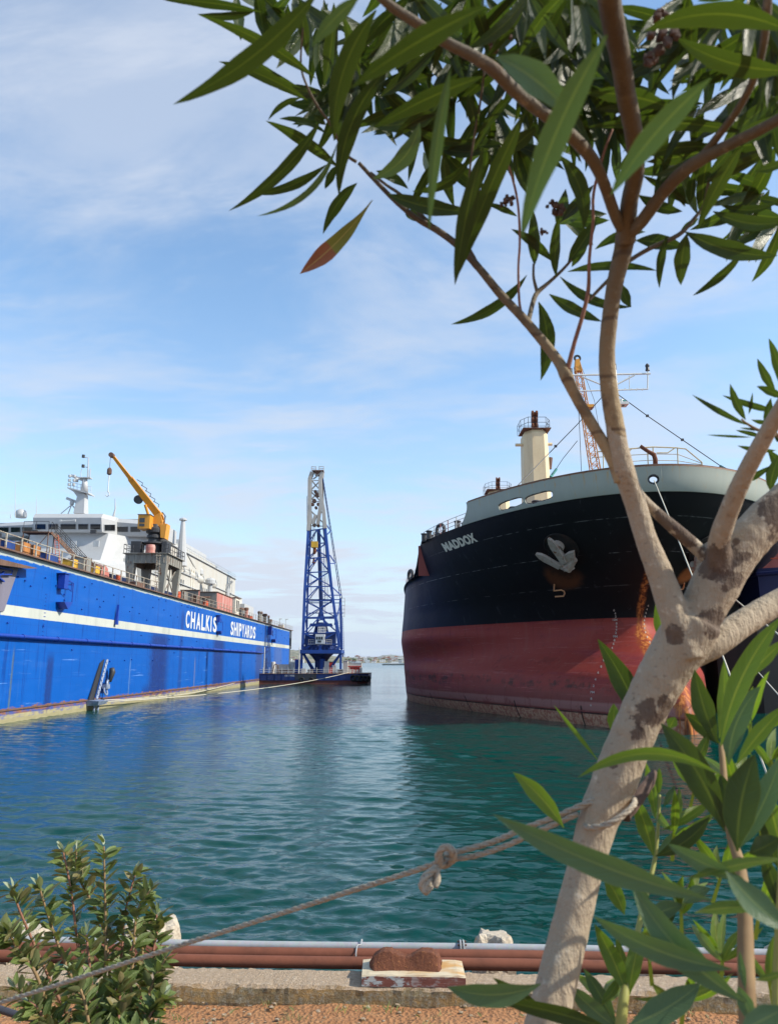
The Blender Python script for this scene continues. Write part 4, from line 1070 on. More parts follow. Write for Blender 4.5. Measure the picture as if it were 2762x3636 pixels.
    mst([q(301, 1745), q(303, 1700)], [.62, .40], par=MS, nm='upper_mast'); MB().box(q(306, 1698), (1.9, 1.2, .15)).build('upper_platform', 'ship_white', MS)
    b = MB(); b.tube([q(313, 1697), q(315, 1626)], [.14, .09], 8).tube([q(320, 1700), q(322, 1665)], .09, 6).tube([q(316, 1626), q(298, 1623)], .07, 5).tube([q(312, 1660), q(297, 1656)], .07, 5).tube([q(290, 1698), q(288, 1680), q(292, 1664)], .05, 5); b.build('signal_pole', 'ship_white', MS)
    b = MB(); b.lathe(q(297, 1625), [(.28, 0), (.28, .5)], 8).lathe(q(296, 1660), [(.28, 0), (.28, .5)], 8); b.build('mast_lamp', 'black_steel', MS)
    b = MB()
    for xx in (252, 263, 275, 288, 312, 325): b.tube([q(xx, 1738+(xx-252)*.24), q(xx, 1712+(xx-252)*.24)], .04, 4)
    b.tube([q(252, 1712), q(325, 1729)], .04, 4).tube([q(252, 1724), q(325, 1741)], .03, 4); b.build('mast_rail', 'ship_white', MS)
    def radar(x, y):
        c = q(x, y); b = MB(); b.lathe(c, [(.35, 0), (.35, .5), (.2, .7)], 10); b.beam(c+Vector((-1.0, 0, 1.15)), c+Vector((1.1, .2, .35)), .30, .45); b.build('radar', 'ship_white', T)
    radar(272, 1711); radar(256, 1792)
    b = MB(); cc = q(256, 1792)
    for dx in (-.75, .75): b.tube([cc, q(256, 1826)+Vector((dx*2.2, -.5, 0))], .09, 5).tube([cc, q(256, 1826)+Vector((dx*1.4, .8, 0))], .09, 5)
    b.build('radar_tripod', 'ship_white', T)
    b = MB(); c = q(262, 1722)
    for k in range(3):
        for j in range(2): b.lathe(c+Vector((-.5+.8*j, -.6, -.3+.75*k)), [(.22, 0), (.26, .2), (.26, .4), (.1, .5)], 8)
    b.build('signal_lamps', 'window_frame', MS)
    MB().lathe(P(75, 1838, 8), [(.9, 0), (1.0, .6), (.8, 1.2), (.3, 1.5)], 14).build('radome', 'ship_white', T, smooth=True)
    for x, y0, y1 in ((56, 1838, 1700), (131, 1826, 1762), (409, 1832, 1770), (90, 1836, 1818), (40, 1840, 1826)):
        MB().tube([aY(x, y0, yb+5), aY(x, y1, yb+5)], [.06, .02] if y0-y1 > 40 else [.08, .05], 5).build('antenna', 'ship_white', T)
    MB().tube([aY(404, 1834, yb+5), aY(411, 1805, yb+5), aY(410, 1770, yb+5)], [.22, .12, .04], 6).build('antenna', 'ship_white', T)
    b = MB(); b.tube([P(214, 1851, -1.0), P(270, 1848, -1.0)], .12, 6); b.box(P(216, 1850, -.9), (.35, .3, .4)); b.box(P(266, 1848, -.9), (.35, .3, .4)); b.build('searchlight', 'ship_white', WH)
    for x, y in ((124, 1888), (333, 1888), (-4, 1900)): MB().box(P(x, y, -.5), (.9, .4, .55)).build('floodlight', 'black_steel', WH)
    # slim white mast behind the pedestal
    MB().tube([aY(645, 2010, 132), aY(651, 1850, 132)], [1.0, .38], 10).lathe(aY(651, 1848, 132), [(.7, 0), (.7, .25), (.3, .5)], 10).build('slim_mast', 'ship_white', T, smooth=False)
    b = MB()
    for dx in (0, 8): b.tube([aY(655, 1950, 132), aY(688+dx, 2012+dx, 150)], .05, 4)
    b.build('stay_wire', 'black_steel', T)
docked_ship()
# ================================================================ black and red bulk carrier
from mathutils.bvhtree import BVHTree
AX, AY_ = 21.2, 56.4
TAN = .08
def axis_pt(s, lat, z):
    """s: metres aft of the bulb tip, lat: metres to the starboard (camera left) side"""
    Y = 54.0 + s; k = 1/math.sqrt(1+TAN*TAN)
    return Vector((AX + TAN*(Y-AY_) - lat*k, Y + lat*TAN*k, z))
def lerp_tab(tab, z):
    if z <= tab[0][0]: return tab[0][1]
    for (a, b), (c, d) in zip(tab, tab[1:]):
        if z <= c:
            i = tab.index((a, b)); t = (z-a)/(c-a)
            m0 = (d-tab[i-1][1])/(c-tab[i-1][0]) if i > 0 else (d-b)/(c-a)
            m1 = (tab[i+2][1]-b)/(tab[i+2][0]-a) if i+2 < len(tab) else (d-b)/(c-a)
            h = c-a; t2, t3 = t*t, t*t*t
            return (2*t3-3*t2+1)*b+(t3-2*t2+t)*h*m0+(-2*t3+3*t2)*d+(t3-t2)*h*m1
    return tab[-1][1]
T_STEM = [(-3, 2.0), (-1, .2), (0.5, 0), (2, .6), (3.6, 2.6), (5, 6.0), (6.2, 9.2), (7.4, 11.2), (8.6, 11.9), (10.5, 10.6), (13, 7.6), (15.5, 4.8), (18, 2.8), (20.2, 2.3)]
T_K1 = [(-3, .5), (0, .85), (2, 1.0), (3.6, 1.0), (5, .9), (6.2, 1.1), (7.4, 1.5), (8.6, 2.1), (11, 2.75), (14, 3.45), (18, 4.1), (20.2, 4.15)]
T_K2 = [(-3, .40), (0, .42), (3, .46), (5, .56), (7.4, .66), (8.6, .55), (11, .34), (14, .14), (18, 0), (20.2, 0)]
BM = 23.3
def half(d, z, side=1):
    if side < 0:
        t = min(1, max(0, (z-8)/10)); return half(d, z)*(.60+.40*t*t*(3-2*t))
    r = lerp_tab(T_K1, z)*math.sqrt(max(d, 0)) + lerp_tab(T_K2, z)*d
    x = r/BM
    return BM*x/(1+x**8)**(1/8)
def hull_pt(d, z, side): return axis_pt(lerp_tab(T_STEM, z)+d, side*half(d, z, side), z)

m, N = mat('bulker_hull'); p = N.pos(); px, py, pz = N.sep(p)
n1 = N.noise(N.map(p, (.35, .35, .10)), 1, 5, .6); n2 = N.noise(N.map(p, (.9, .9, .9)), 1, 6, .7); n3 = N.noise(N.map(p, (.12, .12, .8)), 1, 5, .65); n4 = N.noise(p, 3.2, 4, .7)
v_run = N.noise(N.map(p, (1.6, 1.6, .12)), 1, 4, .6)
blk = N.mix(n1, (.005, .005, .006), (.013, .013, .015))
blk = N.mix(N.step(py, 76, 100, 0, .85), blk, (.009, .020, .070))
blk = N.mix(N.m('MULTIPLY', N.step(v_run, .60, .74), .35), blk, (.05, .055, .06))
scr = N.noise(N.map(p, (1.2, 1.2, .5), rot=(.5, .7, 0)), 1, 7, .75)
blk = N.mix(N.m('MULTIPLY', N.step(scr, .64, .70), .30), blk, (.10, .11, .12))
for zl, a_ in ((16.35, .30), (13.9, .40), (11.45, .22)):
    wob = N.m('SUBTRACT', pz, N.m('MULTIPLY_ADD', N.noise(N.map(p, (.2, .2, .2)), 1, 2), .1, zl-.05))
    ln = N.m('MULTIPLY', N.step(N.m('ABSOLUTE', wob), .018, .035, 1, 0), N.step(N.noise(N.map(p, (1.1, 1.1, 3)), 1, 3), .42, .6))
    blk = N.mix(N.m('MULTIPLY', ln, a_), blk, (.35, .36, .36))
# axis distance for the stem's rust run and the sunlit orange painted low on it
lat = N.m('ABSOLUTE', N.m('SUBTRACT', N.m('SUBTRACT', px, AX-TAN*AY_), N.m('MULTIPLY', py, TAN)))
red = N.mix(n1, (.235, .036, .028), (.31, .056, .040)); red = N.mix(N.m('MULTIPLY', N.step(n3, .5, .75), .5), red, (.17, .035, .060))
red = N.mix(N.m('MULTIPLY', N.step(v_run, .52, .70), .22), red, (.27, .10, .075))
foul = N.m('ADD', pz, N.m('MULTIPLY', N.m('SUBTRACT', n3, .5), 3.2)); foul = N.m('ADD', foul, N.m('MULTIPLY', N.m('SUBTRACT', n4, .5), .9))
red = N.mix(N.step(foul, 2.2, 3.2, .65, 0), red, N.mix(n2, (.12, .045, .034), (.21, .065, .05)))
red = N.mix(N.m('MULTIPLY', N.m('MULTIPLY', N.step(N.m('ABSOLUTE', N.m('SUBTRACT', foul, 3.2)), .15, .5, 1, 0), N.step(n2, .45, .62)), .8), red, (.045, .030, .022))
red = N.mix(N.m('MULTIPLY', N.step(N.m('ABSOLUTE', N.m('SUBTRACT', pz, 1.5)), .25, .42, 1, 0), .55), red, (.36, .19, .16))
wl = N.m('ADD', pz, N.m('MULTIPLY', N.m('SUBTRACT', n2, .5), .5))
red = N.mix(N.step(wl, .95, 1.02, .9, 0), red, N.mix(N.step(n4, .4, .6), (.34, .13, .08), (.52, .32, .20)))
red = N.mix(N.m('MULTIPLY', N.step(N.m('ABSOLUTE', N.m('SUBTRACT', pz, .98)), .05, .09, 1, 0), .85), red, (.025, .018, .015))
bars = N.m('ABSOLUTE', N.m('SUBTRACT', N.m('FRACT', N.m('MULTIPLY', py, 1/8.5)), .36))
red = N.mix(N.m('MULTIPLY', N.step(bars, .008, .014, 1, 0), N.step(pz, 1.4, 1.6, .85, 0)), red, (.02, .012, .010))
hs = N.noise(N.map(p, (.22, .22, 5.5), (3, 8, 1)), 1, 6, .72); red = N.mix(N.m('MULTIPLY', N.step(hs, .56, .66), .40), red, (.42, .15, .13))
vr = N.noise(N.map(p, (2.6, 2.6, .09), (1, 2, 7)), 1, 5, .7); red = N.mix(N.m('MULTIPLY', N.step(vr, .56, .68), .55), red, (.13, .028, .020))
bl = N.noise(N.map(p, (.5, .5, .5), (11, 3, 2)), 1, 7, .75); red = N.mix(N.m('MULTIPLY', N.step(bl, .56, .63), .5), red, (.17, .035, .028))
specks = N.step(N.voro(p, 2.6), .06, .09, .6, 0)
red = N.mix(N.m('MULTIPLY', specks, N.step(n2, .5, .6)), red, (.5, .38, .33))
boot = N.m('ADD', pz, N.m('MULTIPLY', N.m('SUBTRACT', n4, .5), .05))
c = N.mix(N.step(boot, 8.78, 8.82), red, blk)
run_sun_w = N.m('MULTIPLY_ADD', n2, .45, N.m('MULTIPLY_ADD', N.step(pz, 6.5, 8.8, 1, 0), .55, -.02))  # real rust above; wider below, where sunlight on the bulb is painted orange
run_sun = N.m('MULTIPLY', N.step(N.m('SUBTRACT', lat, run_sun_w), -.12, .22, 1, 0), N.step(pz, 12.6, 13.8, 1, 0))
c = N.mix(N.m('MULTIPLY', run_sun, N.step(vr, .42, .56, .35, .95)), c, N.mix(N.step(vr, .45, .65), (.24, .06, .015), (.56, .20, .055)))
# rust below the hawse pipe: a patch with its own shape
def patch(cx_, cz_, wx_, wz_, c, col, amt):
    d = N.vm('SUBTRACT', p, (cx_[0], cx_[1], cz_)); dx, dy, dz = N.sep(d)
    e = N.m('SQRT', N.m('ADD', N.m('POWER', N.m('DIVIDE', N.m('SQRT', N.m('ADD', N.m('MULTIPLY', dx, dx), N.m('MULTIPLY', dy, dy))), wx_), 2.0), N.m('POWER', N.m('DIVIDE', dz, wz_), 2.0)))
    e = N.m('MULTIPLY_ADD', n2, .6, e)
    return N.mix(N.step(e, .9, 1.35, amt, 0), c, col)
HR = [(15.75, 61.6)]
c = patch((15.2, 66.0), 12.3, 2.2, 1.6, c, N.mix(n2, (.05, .018, .010), (.17, .06, .025)), .95)
c = patch((15.0, 64.9), 14.0, 2.6, 2.3, c, (.016, .010, .009), .8)
c = patch((26.2, 64.0), 12.2, 1.6, 1.6, c, N.mix(n2, (.20, .06, .015), (.50, .19, .06)), .95)
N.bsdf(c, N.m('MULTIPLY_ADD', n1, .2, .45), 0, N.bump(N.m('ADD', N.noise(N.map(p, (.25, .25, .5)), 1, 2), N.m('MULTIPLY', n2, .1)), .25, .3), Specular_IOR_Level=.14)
m, N = mat('bulwark_grey'); p = N.pos(); n1 = N.noise(N.map(p, (1.2, 1.2, .25)), 1, 5, .6); n2 = N.noise(N.map(p, (2.5, 2.5, .35)), 1, 5, .7); px, py, pz = N.sep(p)
c = N.mix(n1, (.27, .29, .245), (.345, .365, .31))
c = N.mix(N.m('MULTIPLY', N.step(n2, .56, .70), N.step(pz, 18.8, 20.0, .25, .95)), c, (.45, .26, .08))
c = N.mix(N.step(N.m('ADD', pz, N.m('MULTIPLY', n2, .12)), 20.0, 20.04), c, (.20, .09, .04))
N.bsdf(c, .55, 0)
paint('post_cream', (.66, .55, .33), .6, 0, (.45, .32, .17), .35, .8)
paint('deck_red', (.26, .055, .045), .7)
paint('mooring_line', (.50, .47, .38), .9, 0, None, .3, 6, False)
paint('anchor_grey', (.36, .31, .26), .9, 0, (.20, .09, .05), .7, 1.6, False, .35)
paint('mark_orange', (.62, .30, .14), .8)
paint('mark_pale', (.40, .33, .28), .8)
paint('mark_cream', (.62, .58, .46), .8, 0, None, .2, 4)
paint('recess_shade', (.006, .005, .004), .95, 0, (.04, .016, .008), .6, 1.5)
paint('teal_rope', (.04, .22, .20), .8)

SHIP = thing('bulk_carrier', 'huge cargo ship with black upper hull and red lower hull seen from its bow', 'cargo ship', (22, 60, 0))
def ztop(s): # top of the plating at distance s from the bulb tip
    if s < 27.6: return 18.05
    if s < 30.4: t = (s-27.6)/2.8; return 18.05 - 3.45*(1-math.cos(t*PI/2))
    return 14.6
def build_hull():
    ds = [(i/70)**2*47 for i in range(71)] + [50, 56, 66, 80, 100, 125, 150]
    nz = 64; b = MB(); vs = []; idx = {}
    for side in (1, -1):
        for i, d in enumerate(ds):
            for k in range(nz+1):
                z = -2+20.05*k/nz
                s = lerp_tab(T_STEM, z)+d
                zt_ = ztop(s); z2 = min(z, zt_)
                P = hull_pt(d, z2, side)
                if z > zt_: P = axis_pt(lerp_tab(T_STEM, z)+d, side*half(d, z2, side), z2)
                idx[(side, i, k)] = len(vs); vs.append(P)
    fs = []
    for side in (1, -1):
        for i in range(len(ds)-1):
            for k in range(nz):
                q = (idx[(side, i, k)], idx[(side, i+1, k)], idx[(side, i+1, k+1)], idx[(side, i, k+1)])
                fs.append(q if side > 0 else q[::-1])
    b.add(vs, fs)
    bvh = BVHTree.FromPolygons([Vector(v) for v in vs], fs)
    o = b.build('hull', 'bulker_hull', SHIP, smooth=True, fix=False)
    md = o.modifiers.new('weld', 'WELD'); md.merge_threshold = .003
    return bvh
BVH = build_hull()
CAMP = Vector((0, 0, EYE))
def on_hull(x, y, off=.03):
    d = Vector(ray(x, y)).normalized(); h = BVH.ray_cast(CAMP, d)
    if h[0] is None: return None, None
    n = h[1] if h[1].dot(d) < 0 else -h[1]
    return h[0]+n*off, n
# decks
def deck(s0, s1, z, nm, mt, zz=None):
    b = MB(); n = 60; vs = []
    for i in range(n+1):
        s = s0+(s1-s0)*(i/n)**1.6; d = max(0, s-lerp_tab(T_STEM, z))
        for k in (1, -1): vs.append(axis_pt(s, k*max(0, half(d, z, k)-.06), z))
    b.add(vs, [(2*i, 2*i+1, 2*i+3, 2*i+2) for i in range(n)]); return b.build(nm, mt, SHIP)
deck(2.9, 28.0, 17.9, 'forecastle_deck', 'deck_red'); deck(28.0, 160, 14.45, 'main_deck', 'deck_red')
b = MB(); A = axis_pt(28.0, 20, 14.46); B = axis_pt(28.0, -20, 14.46); b.prism([A, B, B+Vector((0, 0, 3.42)), A+Vector((0, 0, 3.42))], (0, .1, 0)); b.build('break_bulkhead', 'deck_red', SHIP)
# bulwark with openings
HOLES = []
def zoomh(x0, x1, y0, y1): HOLES.append((x0, x1, y0, y1))
def proj(P):
    z = P.z-EYE; d = P.y*CP+z*SP; v = -P.y*SP+z*CP; return CX+F*P.x/d, CY-F*v/d
def bulwark():
    zb, zT = 18.05, 20.05; nz = 44
    arcs = []
    for side in (1, -1):
        L = []; d = 0
        dmax = 14.0 if side > 0 else 17
        n = 620
        for i in range(n+1): L.append((i/n)**2*dmax)
        arcs.append((side, L))
    # opening shapes given by their corners on the plating (distance along d, z), found through the surface
    def inside(P, side):
        x, y = proj(P)
        for (cx_, cy_, a, b_, ang, sd, pw) in openings:
            if sd != side and sd != 0: continue
            dx, dy = x-cx_, y-cy_; c_, s_ = math.cos(ang), math.sin(ang)
            u, v = (dx*c_+dy*s_)/a, (-dx*s_+dy*c_)/b_
            if abs(u)**pw+abs(v)**pw < 1: return True
        return False
    openings = [(1816, 1789, 46, 15, math.radians(-18), 1, 3.2), (1915, 1766, 51, 16, math.radians(-15), 1, 3.2), (2318, 1703, 21, 17, 0, 0, 2), (2612, 1752, 28, 20, math.radians(25), -1, 2.6)]
    b = MB()
    for side, L in arcs:
        vs = []; 
        for i, d in enumerate(L):
            for k in range(nz+1):
                z = zb+(zT-zb)*k/nz
                dd = d
                if side > 0:                               # raked after end
                    end = 14.0-2.3*((z-zb)/(zT-zb))**1.0+1.1*((z-zb)/(zT-zb))**3 - 0.0
                    dd = d*end/14.0
                vs.append(hull_pt(dd, z, side))
        fs = []
        for i in range(len(L)-1):
            for k in range(nz):
                q = (i*(nz+1)+k, (i+1)*(nz+1)+k, (i+1)*(nz+1)+k+1, i*(nz+1)+k+1)
                c_ = (Vector(vs[q[0]])+Vector(vs[q[2]]))/2
                if not inside(c_, side): fs.append(q if side > 0 else q[::-1])
        b.add(vs, fs)
    o = b.build('bulwark', 'bulwark_grey', SHIP, smooth=True, fix=False)
    md = o.modifiers.new('thickness', 'SOLIDIFY'); md.thickness = .09; md.offset = -1
    # rims
    surf = []
    polys = []; vv = []
    b2 = BVHTree.FromPolygons([Vector(v) for v in b.v], b.f)
    # full surface for rim placement
    allv = []; allf = []
    for side, L in arcs:
        o0 = len(allv)
        for i in range(0, len(L), 10):
            for z in (zb, zT): allv.append(hull_pt(L[i], z, side))
        m_ = len(range(0, len(L), 10))
        allf += [(o0+2*i, o0+2*i+2, o0+2*i+3, o0+2*i+1) for i in range(m_-1)]
    b3 = BVHTree.FromPolygons(allv, allf)
    for (cx_, cy_, a, b_, ang, sd, pw) in openings:
        pts = []
        for k in range(41):
            t = 2*PI*k/40; c_, s_ = math.cos(t), math.sin(t)
            u = a*math.copysign(abs(c_)**(2/pw), c_); v = b_*math.copysign(abs(s_)**(2/pw), s_)
            x = cx_+u*math.cos(ang)-v*math.sin(ang); y = cy_+u*math.sin(ang)+v*math.cos(ang)
            d = Vector(ray(x, y)).normalized(); h = b3.ray_cast(CAMP, d)
            if h[0] is not None: pts.append(h[0])
        if len(pts) > 10: MB().tube(pts, .16 if pw == 2 else .075, 8, cap=False).build('fairlead_rim', 'black_steel', SHIP, smooth=True)
    # capping rail
    cap = MB()
    for side in (1, -1):
        pts = [hull_pt((i/60)**2*(12.6 if side > 0 else 17), 20.09, side) for i in range(61)]
        cap.tube(pts, .06, 6)
    cap.build('bulwark_cap', 'rusty_steel', SHIP)
bulwark()
# deck gear glimpsed through the openings
def winch(s, lat, lab=None):
    c = axis_pt(s, lat, 17.92); b = MB(); b.lathe(c+Vector((0, 0, .9)), [(.75, -1.0), (.75, -.9), (.35, -.85), (.35, .85), (.75, .9), (.75, 1.0)], 16, 'X'); b.box(c+Vector((0, 0, .3)), (2.4, .9, .6)); b.build('winch', 'rusty_steel', SHIP)
def bitts(s, lat, z=17.92):
    c = axis_pt(s, lat, z)
    b = MB()
    for q in (-.5, .5): b.lathe(c+Vector((q*.8, q, 0)), [(.28, 0), (.28, .8), (.36, .85), (.36, .95)], 12)
    b.box(c+Vector((0, 0, .06)), (1.4, 1.6, .12)); b.build('bollard_pair', 'black_steel', SHIP)
for s, l in ((10.5, 8), (8.6, 6.6), (12.5, 9)): winch(s, l-1.8)
for s, l in ((12.0, 11), (9.4, 9.2)):
    c = axis_pt(s, l-.3, 18.0); b = MB(); b.lathe(c, [(.45, 0), (.45, .25), (.30, .3), (.30, .7), (.42, .78), (.3, .9)], 14); b.build('roller', 'black_steel', SHIP)
for s, l in ((19, 15.3), (24.5, 18.3), (26.2, 18.9)): bitts(s, l)
b = MB(); c = axis_pt(22.3, 17.4, 17.92); b.ring(c+Vector((0, 0, .75)), .55, .20, (.75, .65, 0), 18, 8); b.box(c+Vector((0, 0, .15)), (.6, 1.2, .3)); b.build('panama_chock', 'black_steel', SHIP)
b = MB(); c = axis_pt(34, 21.2, 14.5); b.ring(c+Vector((0, 0, .75)), .55, .20, (.9, .4, 0), 18, 8); b.box(c+Vector((0, 0, .15)), (.6, 1.2, .3)); b.build('panama_chock', 'black_steel', SHIP)
# guard rails on the starboard deck edge
def ship_rail(s0, s1, z, n, mt, reds=()):
    pts = []
    for i in range(n+1):
        s = s0+(s1-s0)*i/n; d = s-lerp_tab(T_STEM, z-.1); pts.append(axis_pt(s, half(d, z-.1)-.15, z))
    b = MB()
    for h in (.45, .85, 1.25): b.tube([p_+Vector((0, 0, h)) for p_ in pts], .035, 5)
    b.build('rail', mt, SHIP)
    for i, p_ in enumerate(pts): MB().box(p_+Vector((0, 0, .63)), (.09, .09, 1.26)).build('rail_post', 'faded_red' if i in reds else mt, SHIP)
paint('rail_white', (.66, .66, .62), .6, 0, None, .3, 2)
ship_rail(16.4, 27.0, 18.0, 6, 'rail_white', (2, 3)); ship_rail(31, 62, 14.6, 14, 'rail_white')
MB().prism([hull_pt(21+q[0]-lerp_tab(T_STEM, 16), q[1], 1)+Vector((.4, 0, 0)) for q in ((7.3, 17.7), (9.6, 15.6), (9.9, 14.7), (7.3, 14.7))], (.12, .05, 0)).build('break_plate', 'faded_red', SHIP)
# name
def text_on_hull(word, c4, mt, nm='lettering', bold=.02, off=.03):
    (bl_, br_, tr_, tl_) = c4; vs, fs = text_mesh(word, 1, 0, bold, 1.05); out = []
    for v in vs:
        u, t = v.x, v.y
        x = (bl_[0]*(1-u)+br_[0]*u)*(1-t)+(tl_[0]*(1-u)+tr_[0]*u)*t; y = (bl_[1]*(1-u)+br_[1]*u)*(1-t)+(tl_[1]*(1-u)+tr_[1]*u)*t
        P, n = on_hull(x, y, off)
        if P is None: return None
        out.append(P)
    b = MB(); b.add(out, fs); o = b.build(nm, mt, SHIP, fix=False); return o
text_on_hull('MADDOX', ((1584, 1960), (1698, 1922), (1678, 1891), (1566, 1930)), 'mark_cream', bold=.055)
z3 = lambda x, y: (1400+x/1.2335, 1200+y/1.2335)
def mark_line(pts, r=.07, mt='mark_orange', nm='bulb_mark'):
    P = []
    for a, b_ in zip(pts, pts[1:]):
        for k in range(5):
            t = k/5; q, n = on_hull(*z3(a[0]*(1-t)+b_[0]*t, a[1]*(1-t)+b_[1]*t), .02)
            if q is not None: P.append(q)
    if len(P) > 2: MB().tube(P, r, 6).build(nm, mt, SHIP)
mark_line([(700, 1078), (698, 1107), (730, 1103), (742, 1108), (746, 1118), (740, 1130), (695, 1133)])
mark_line([(1268, 1073), (1262, 1098), (1240, 1104), (1228, 1122), (1234, 1130), (1252, 1130)])
def draught(cols, txts, h):
    for (x, y), t in zip(cols, txts):
        X, Y = z3(x, y); w_ = h*(.7 if len(t) == 1 else 1.9)
        text_on_hull(t, ((X-w_/2, Y+h/2), (X+w_/2, Y+h/2), (X+w_/2, Y-h/2), (X-w_/2, Y-h/2)), 'mark_pale', 'draught_mark', .03, .02)
draught([(961, 1192), (966, 1206), (968, 1220), (965, 1234), (972, 1250), (972, 1264), (971, 1278), (969, 1292), (966, 1308), (963, 1324), (959, 1340), (953, 1358), (938, 1386), (922, 1412), (905, 1440), (892, 1466), (880, 1496), (872, 1524), (866, 1552), (862, 1580), (860, 1608)],
        ['6', '4', '2', '10M', '8', '6', '4', '2', '9M', '8', '6', '4', '2', '8M', '8', '6', '4', '2', '7M', '8', '6'], 8.5)
draught([(1110, 1172), (1104, 1188), (1100, 1204), (1096, 1220), (1093, 1236), (1092, 1254), (1094, 1272), (1098, 1290), (1106, 1310), (1117, 1332), (1130, 1356), (1144, 1380)], ['6', '4', '2', '8', '6', '4', '2', '9', '8', '6', '4', '2'], 7)
# anchors in their hawse pockets
def anchor(x, y, side, sc=1.0):
    P, n = on_hull(x, y, 0.0)
    if P is None: return
    t = Vector((0, 0, 1)); u = t.cross(n).normalized(); v = n.cross(u).normalized()     # u to the right, v up along plating
    G = lambda a, b_, c_: P+u*a*sc+v*b_*sc+n*c_*sc
    b = MB(); pts = [G(1.55*math.cos(a)*1.0, .45+1.45*math.sin(a), .05) for a in [2*PI*k/28 for k in range(29)]]
    b.tube(pts, .07, 8, cap=False); RC = b.build('hawse_recess_rim', 'recess_shade', SHIP, smooth=True)
    b = MB(); b.prism([G(1.45*math.cos(2*PI*k/24), .45+1.35*math.sin(2*PI*k/24), .02) for k in range(24)], n*.03); b.build('hawse_shade_disc', 'recess_shade', RC)  # flat disc on the plating, the recess's shade put into its near-black colour
    b = MB(); b.tube([G(-.1, .75, -.1), G(-.1, .65, .45)], [.55, .50], 16); b.build('hawse_pipe', 'anchor_grey', RC)
    rm = 'anchor_grey'
    A = MB(); A.tube([G(-.1, .7, .3), G(.15, -1.0, .62)], [.22, .28], 10)      # shank
    AN = A.build('anchor', rm, SHIP, smooth=True)
    A = MB(); A.tube([G(-.75, -.95, .55), G(0.15, -1.25, .72), G(1.05, -.55, .55)], [.30, .46, .30], 10)
    A.hexa([G(-.35, -1.6, .45), G(.55, -1.6, .45), G(.55, -.8, .45), G(-.35, -.8, .45), G(-.25, -1.45, 1.0), G(.45, -1.45, 1.0), G(.45, -.9, 1.0), G(-.25, -.9, 1.0)]); A.build('crown', rm, AN)
    def fluke(a0, b0, a1, b1, w0, w1, c0=.5, c1=.75):
        d = (Vector((a1-a0, b1-b0))).normalized(); pr = Vector((-d.y, d.x)); prof = [(0, w0), (.35, w0*1.1), (.62, w1), (.82, w1*.8), (1, .05)]
        L = [(a0+(a1-a0)*t+pr.x*w_, b0+(b1-b0)*t+pr.y*w_) for t, w_ in prof]; R = [(a0+(a1-a0)*t-pr.x*w_, b0+(b1-b0)*t-pr.y*w_) for t, w_ in prof[::-1]]
        poly = [G(a, b_, c0+.25) for a, b_ in L+R]
        MB().prism(poly, n*.28*sc).build('fluke', rm, AN)
    fluke(-.45, -.95, -2.05, .75, .26, .34); fluke(.20, -.6, .0, 2.15, .28, .36) if side > 0 else fluke(.9, -.6, 1.5, 1.0, .3, .4)
    if side > 0: A = MB(); A.prism([G(.5, -1.2, .5), G(1.0, -.9, .5), G(1.5, .35, .5), G(.95, .30, .5), G(.35, .05, .5)], n*.35); A.build('fluke', rm, AN)
anchor(2000, 1958, 1, 1.0); anchor(2487, 1960, -1, 1.0)
# bow platform rail and davit
def bow_pt(x, y, Y=58.2): return aY(x, y, Y)
paint('rail_cream', (.62, .50, .28), .6, 0, (.35, .2, .1), .5, 3)
b = MB(); top = [bow_pt(2120, 1604, 59), bow_pt(2204, 1596), bow_pt(2317, 1587), bow_pt(2400, 1590), bow_pt(2433, 1594), bow_pt(2491, 1642), bow_pt(2492, 1655)]
b.tube(top, .055, 6); b.tube([bow_pt(2100, 1625, 59), bow_pt(2204, 1618), bow_pt(2317, 1612), bow_pt(2405, 1613), bow_pt(2490, 1645)], .03, 5).tube([bow_pt(2204, 1640), bow_pt(2317, 1634), bow_pt(2405, 1636), bow_pt(2490, 1650)], .03, 5)
b.tube([bow_pt(2204, 1640), bow_pt(2228, 1612), bow_pt(2242, 1592)], .04, 5).tube([bow_pt(2330, 1608), bow_pt(2370, 1608), bow_pt(2396, 1590)], .05, 5)
b.build('bow_rail', 'rail_cream', SHIP)
for x, y0, y1 in ((2228, 1604, 1650), (2317, 1588, 1645), (2298, 1608, 1645), (2404, 1590, 1646), (2232, 1595, 1650), (2490, 1642, 1662), (2140, 1603, 1660)):
    MB().tube([bow_pt(x, y0), bow_pt(x+2, y1+8)], .05, 5).build('rail_post', 'rail_cream', SHIP)
MB().tube([bow_pt(2272, 1584), bow_pt(2300, 1603), bow_pt(2320, 1614), bow_pt(2325, 1630), bow_pt(2326, 1655)], [.16, .16, .2, .2, .2], 8).build('bow_davit', 'heavy_rust', SHIP, smooth=True)
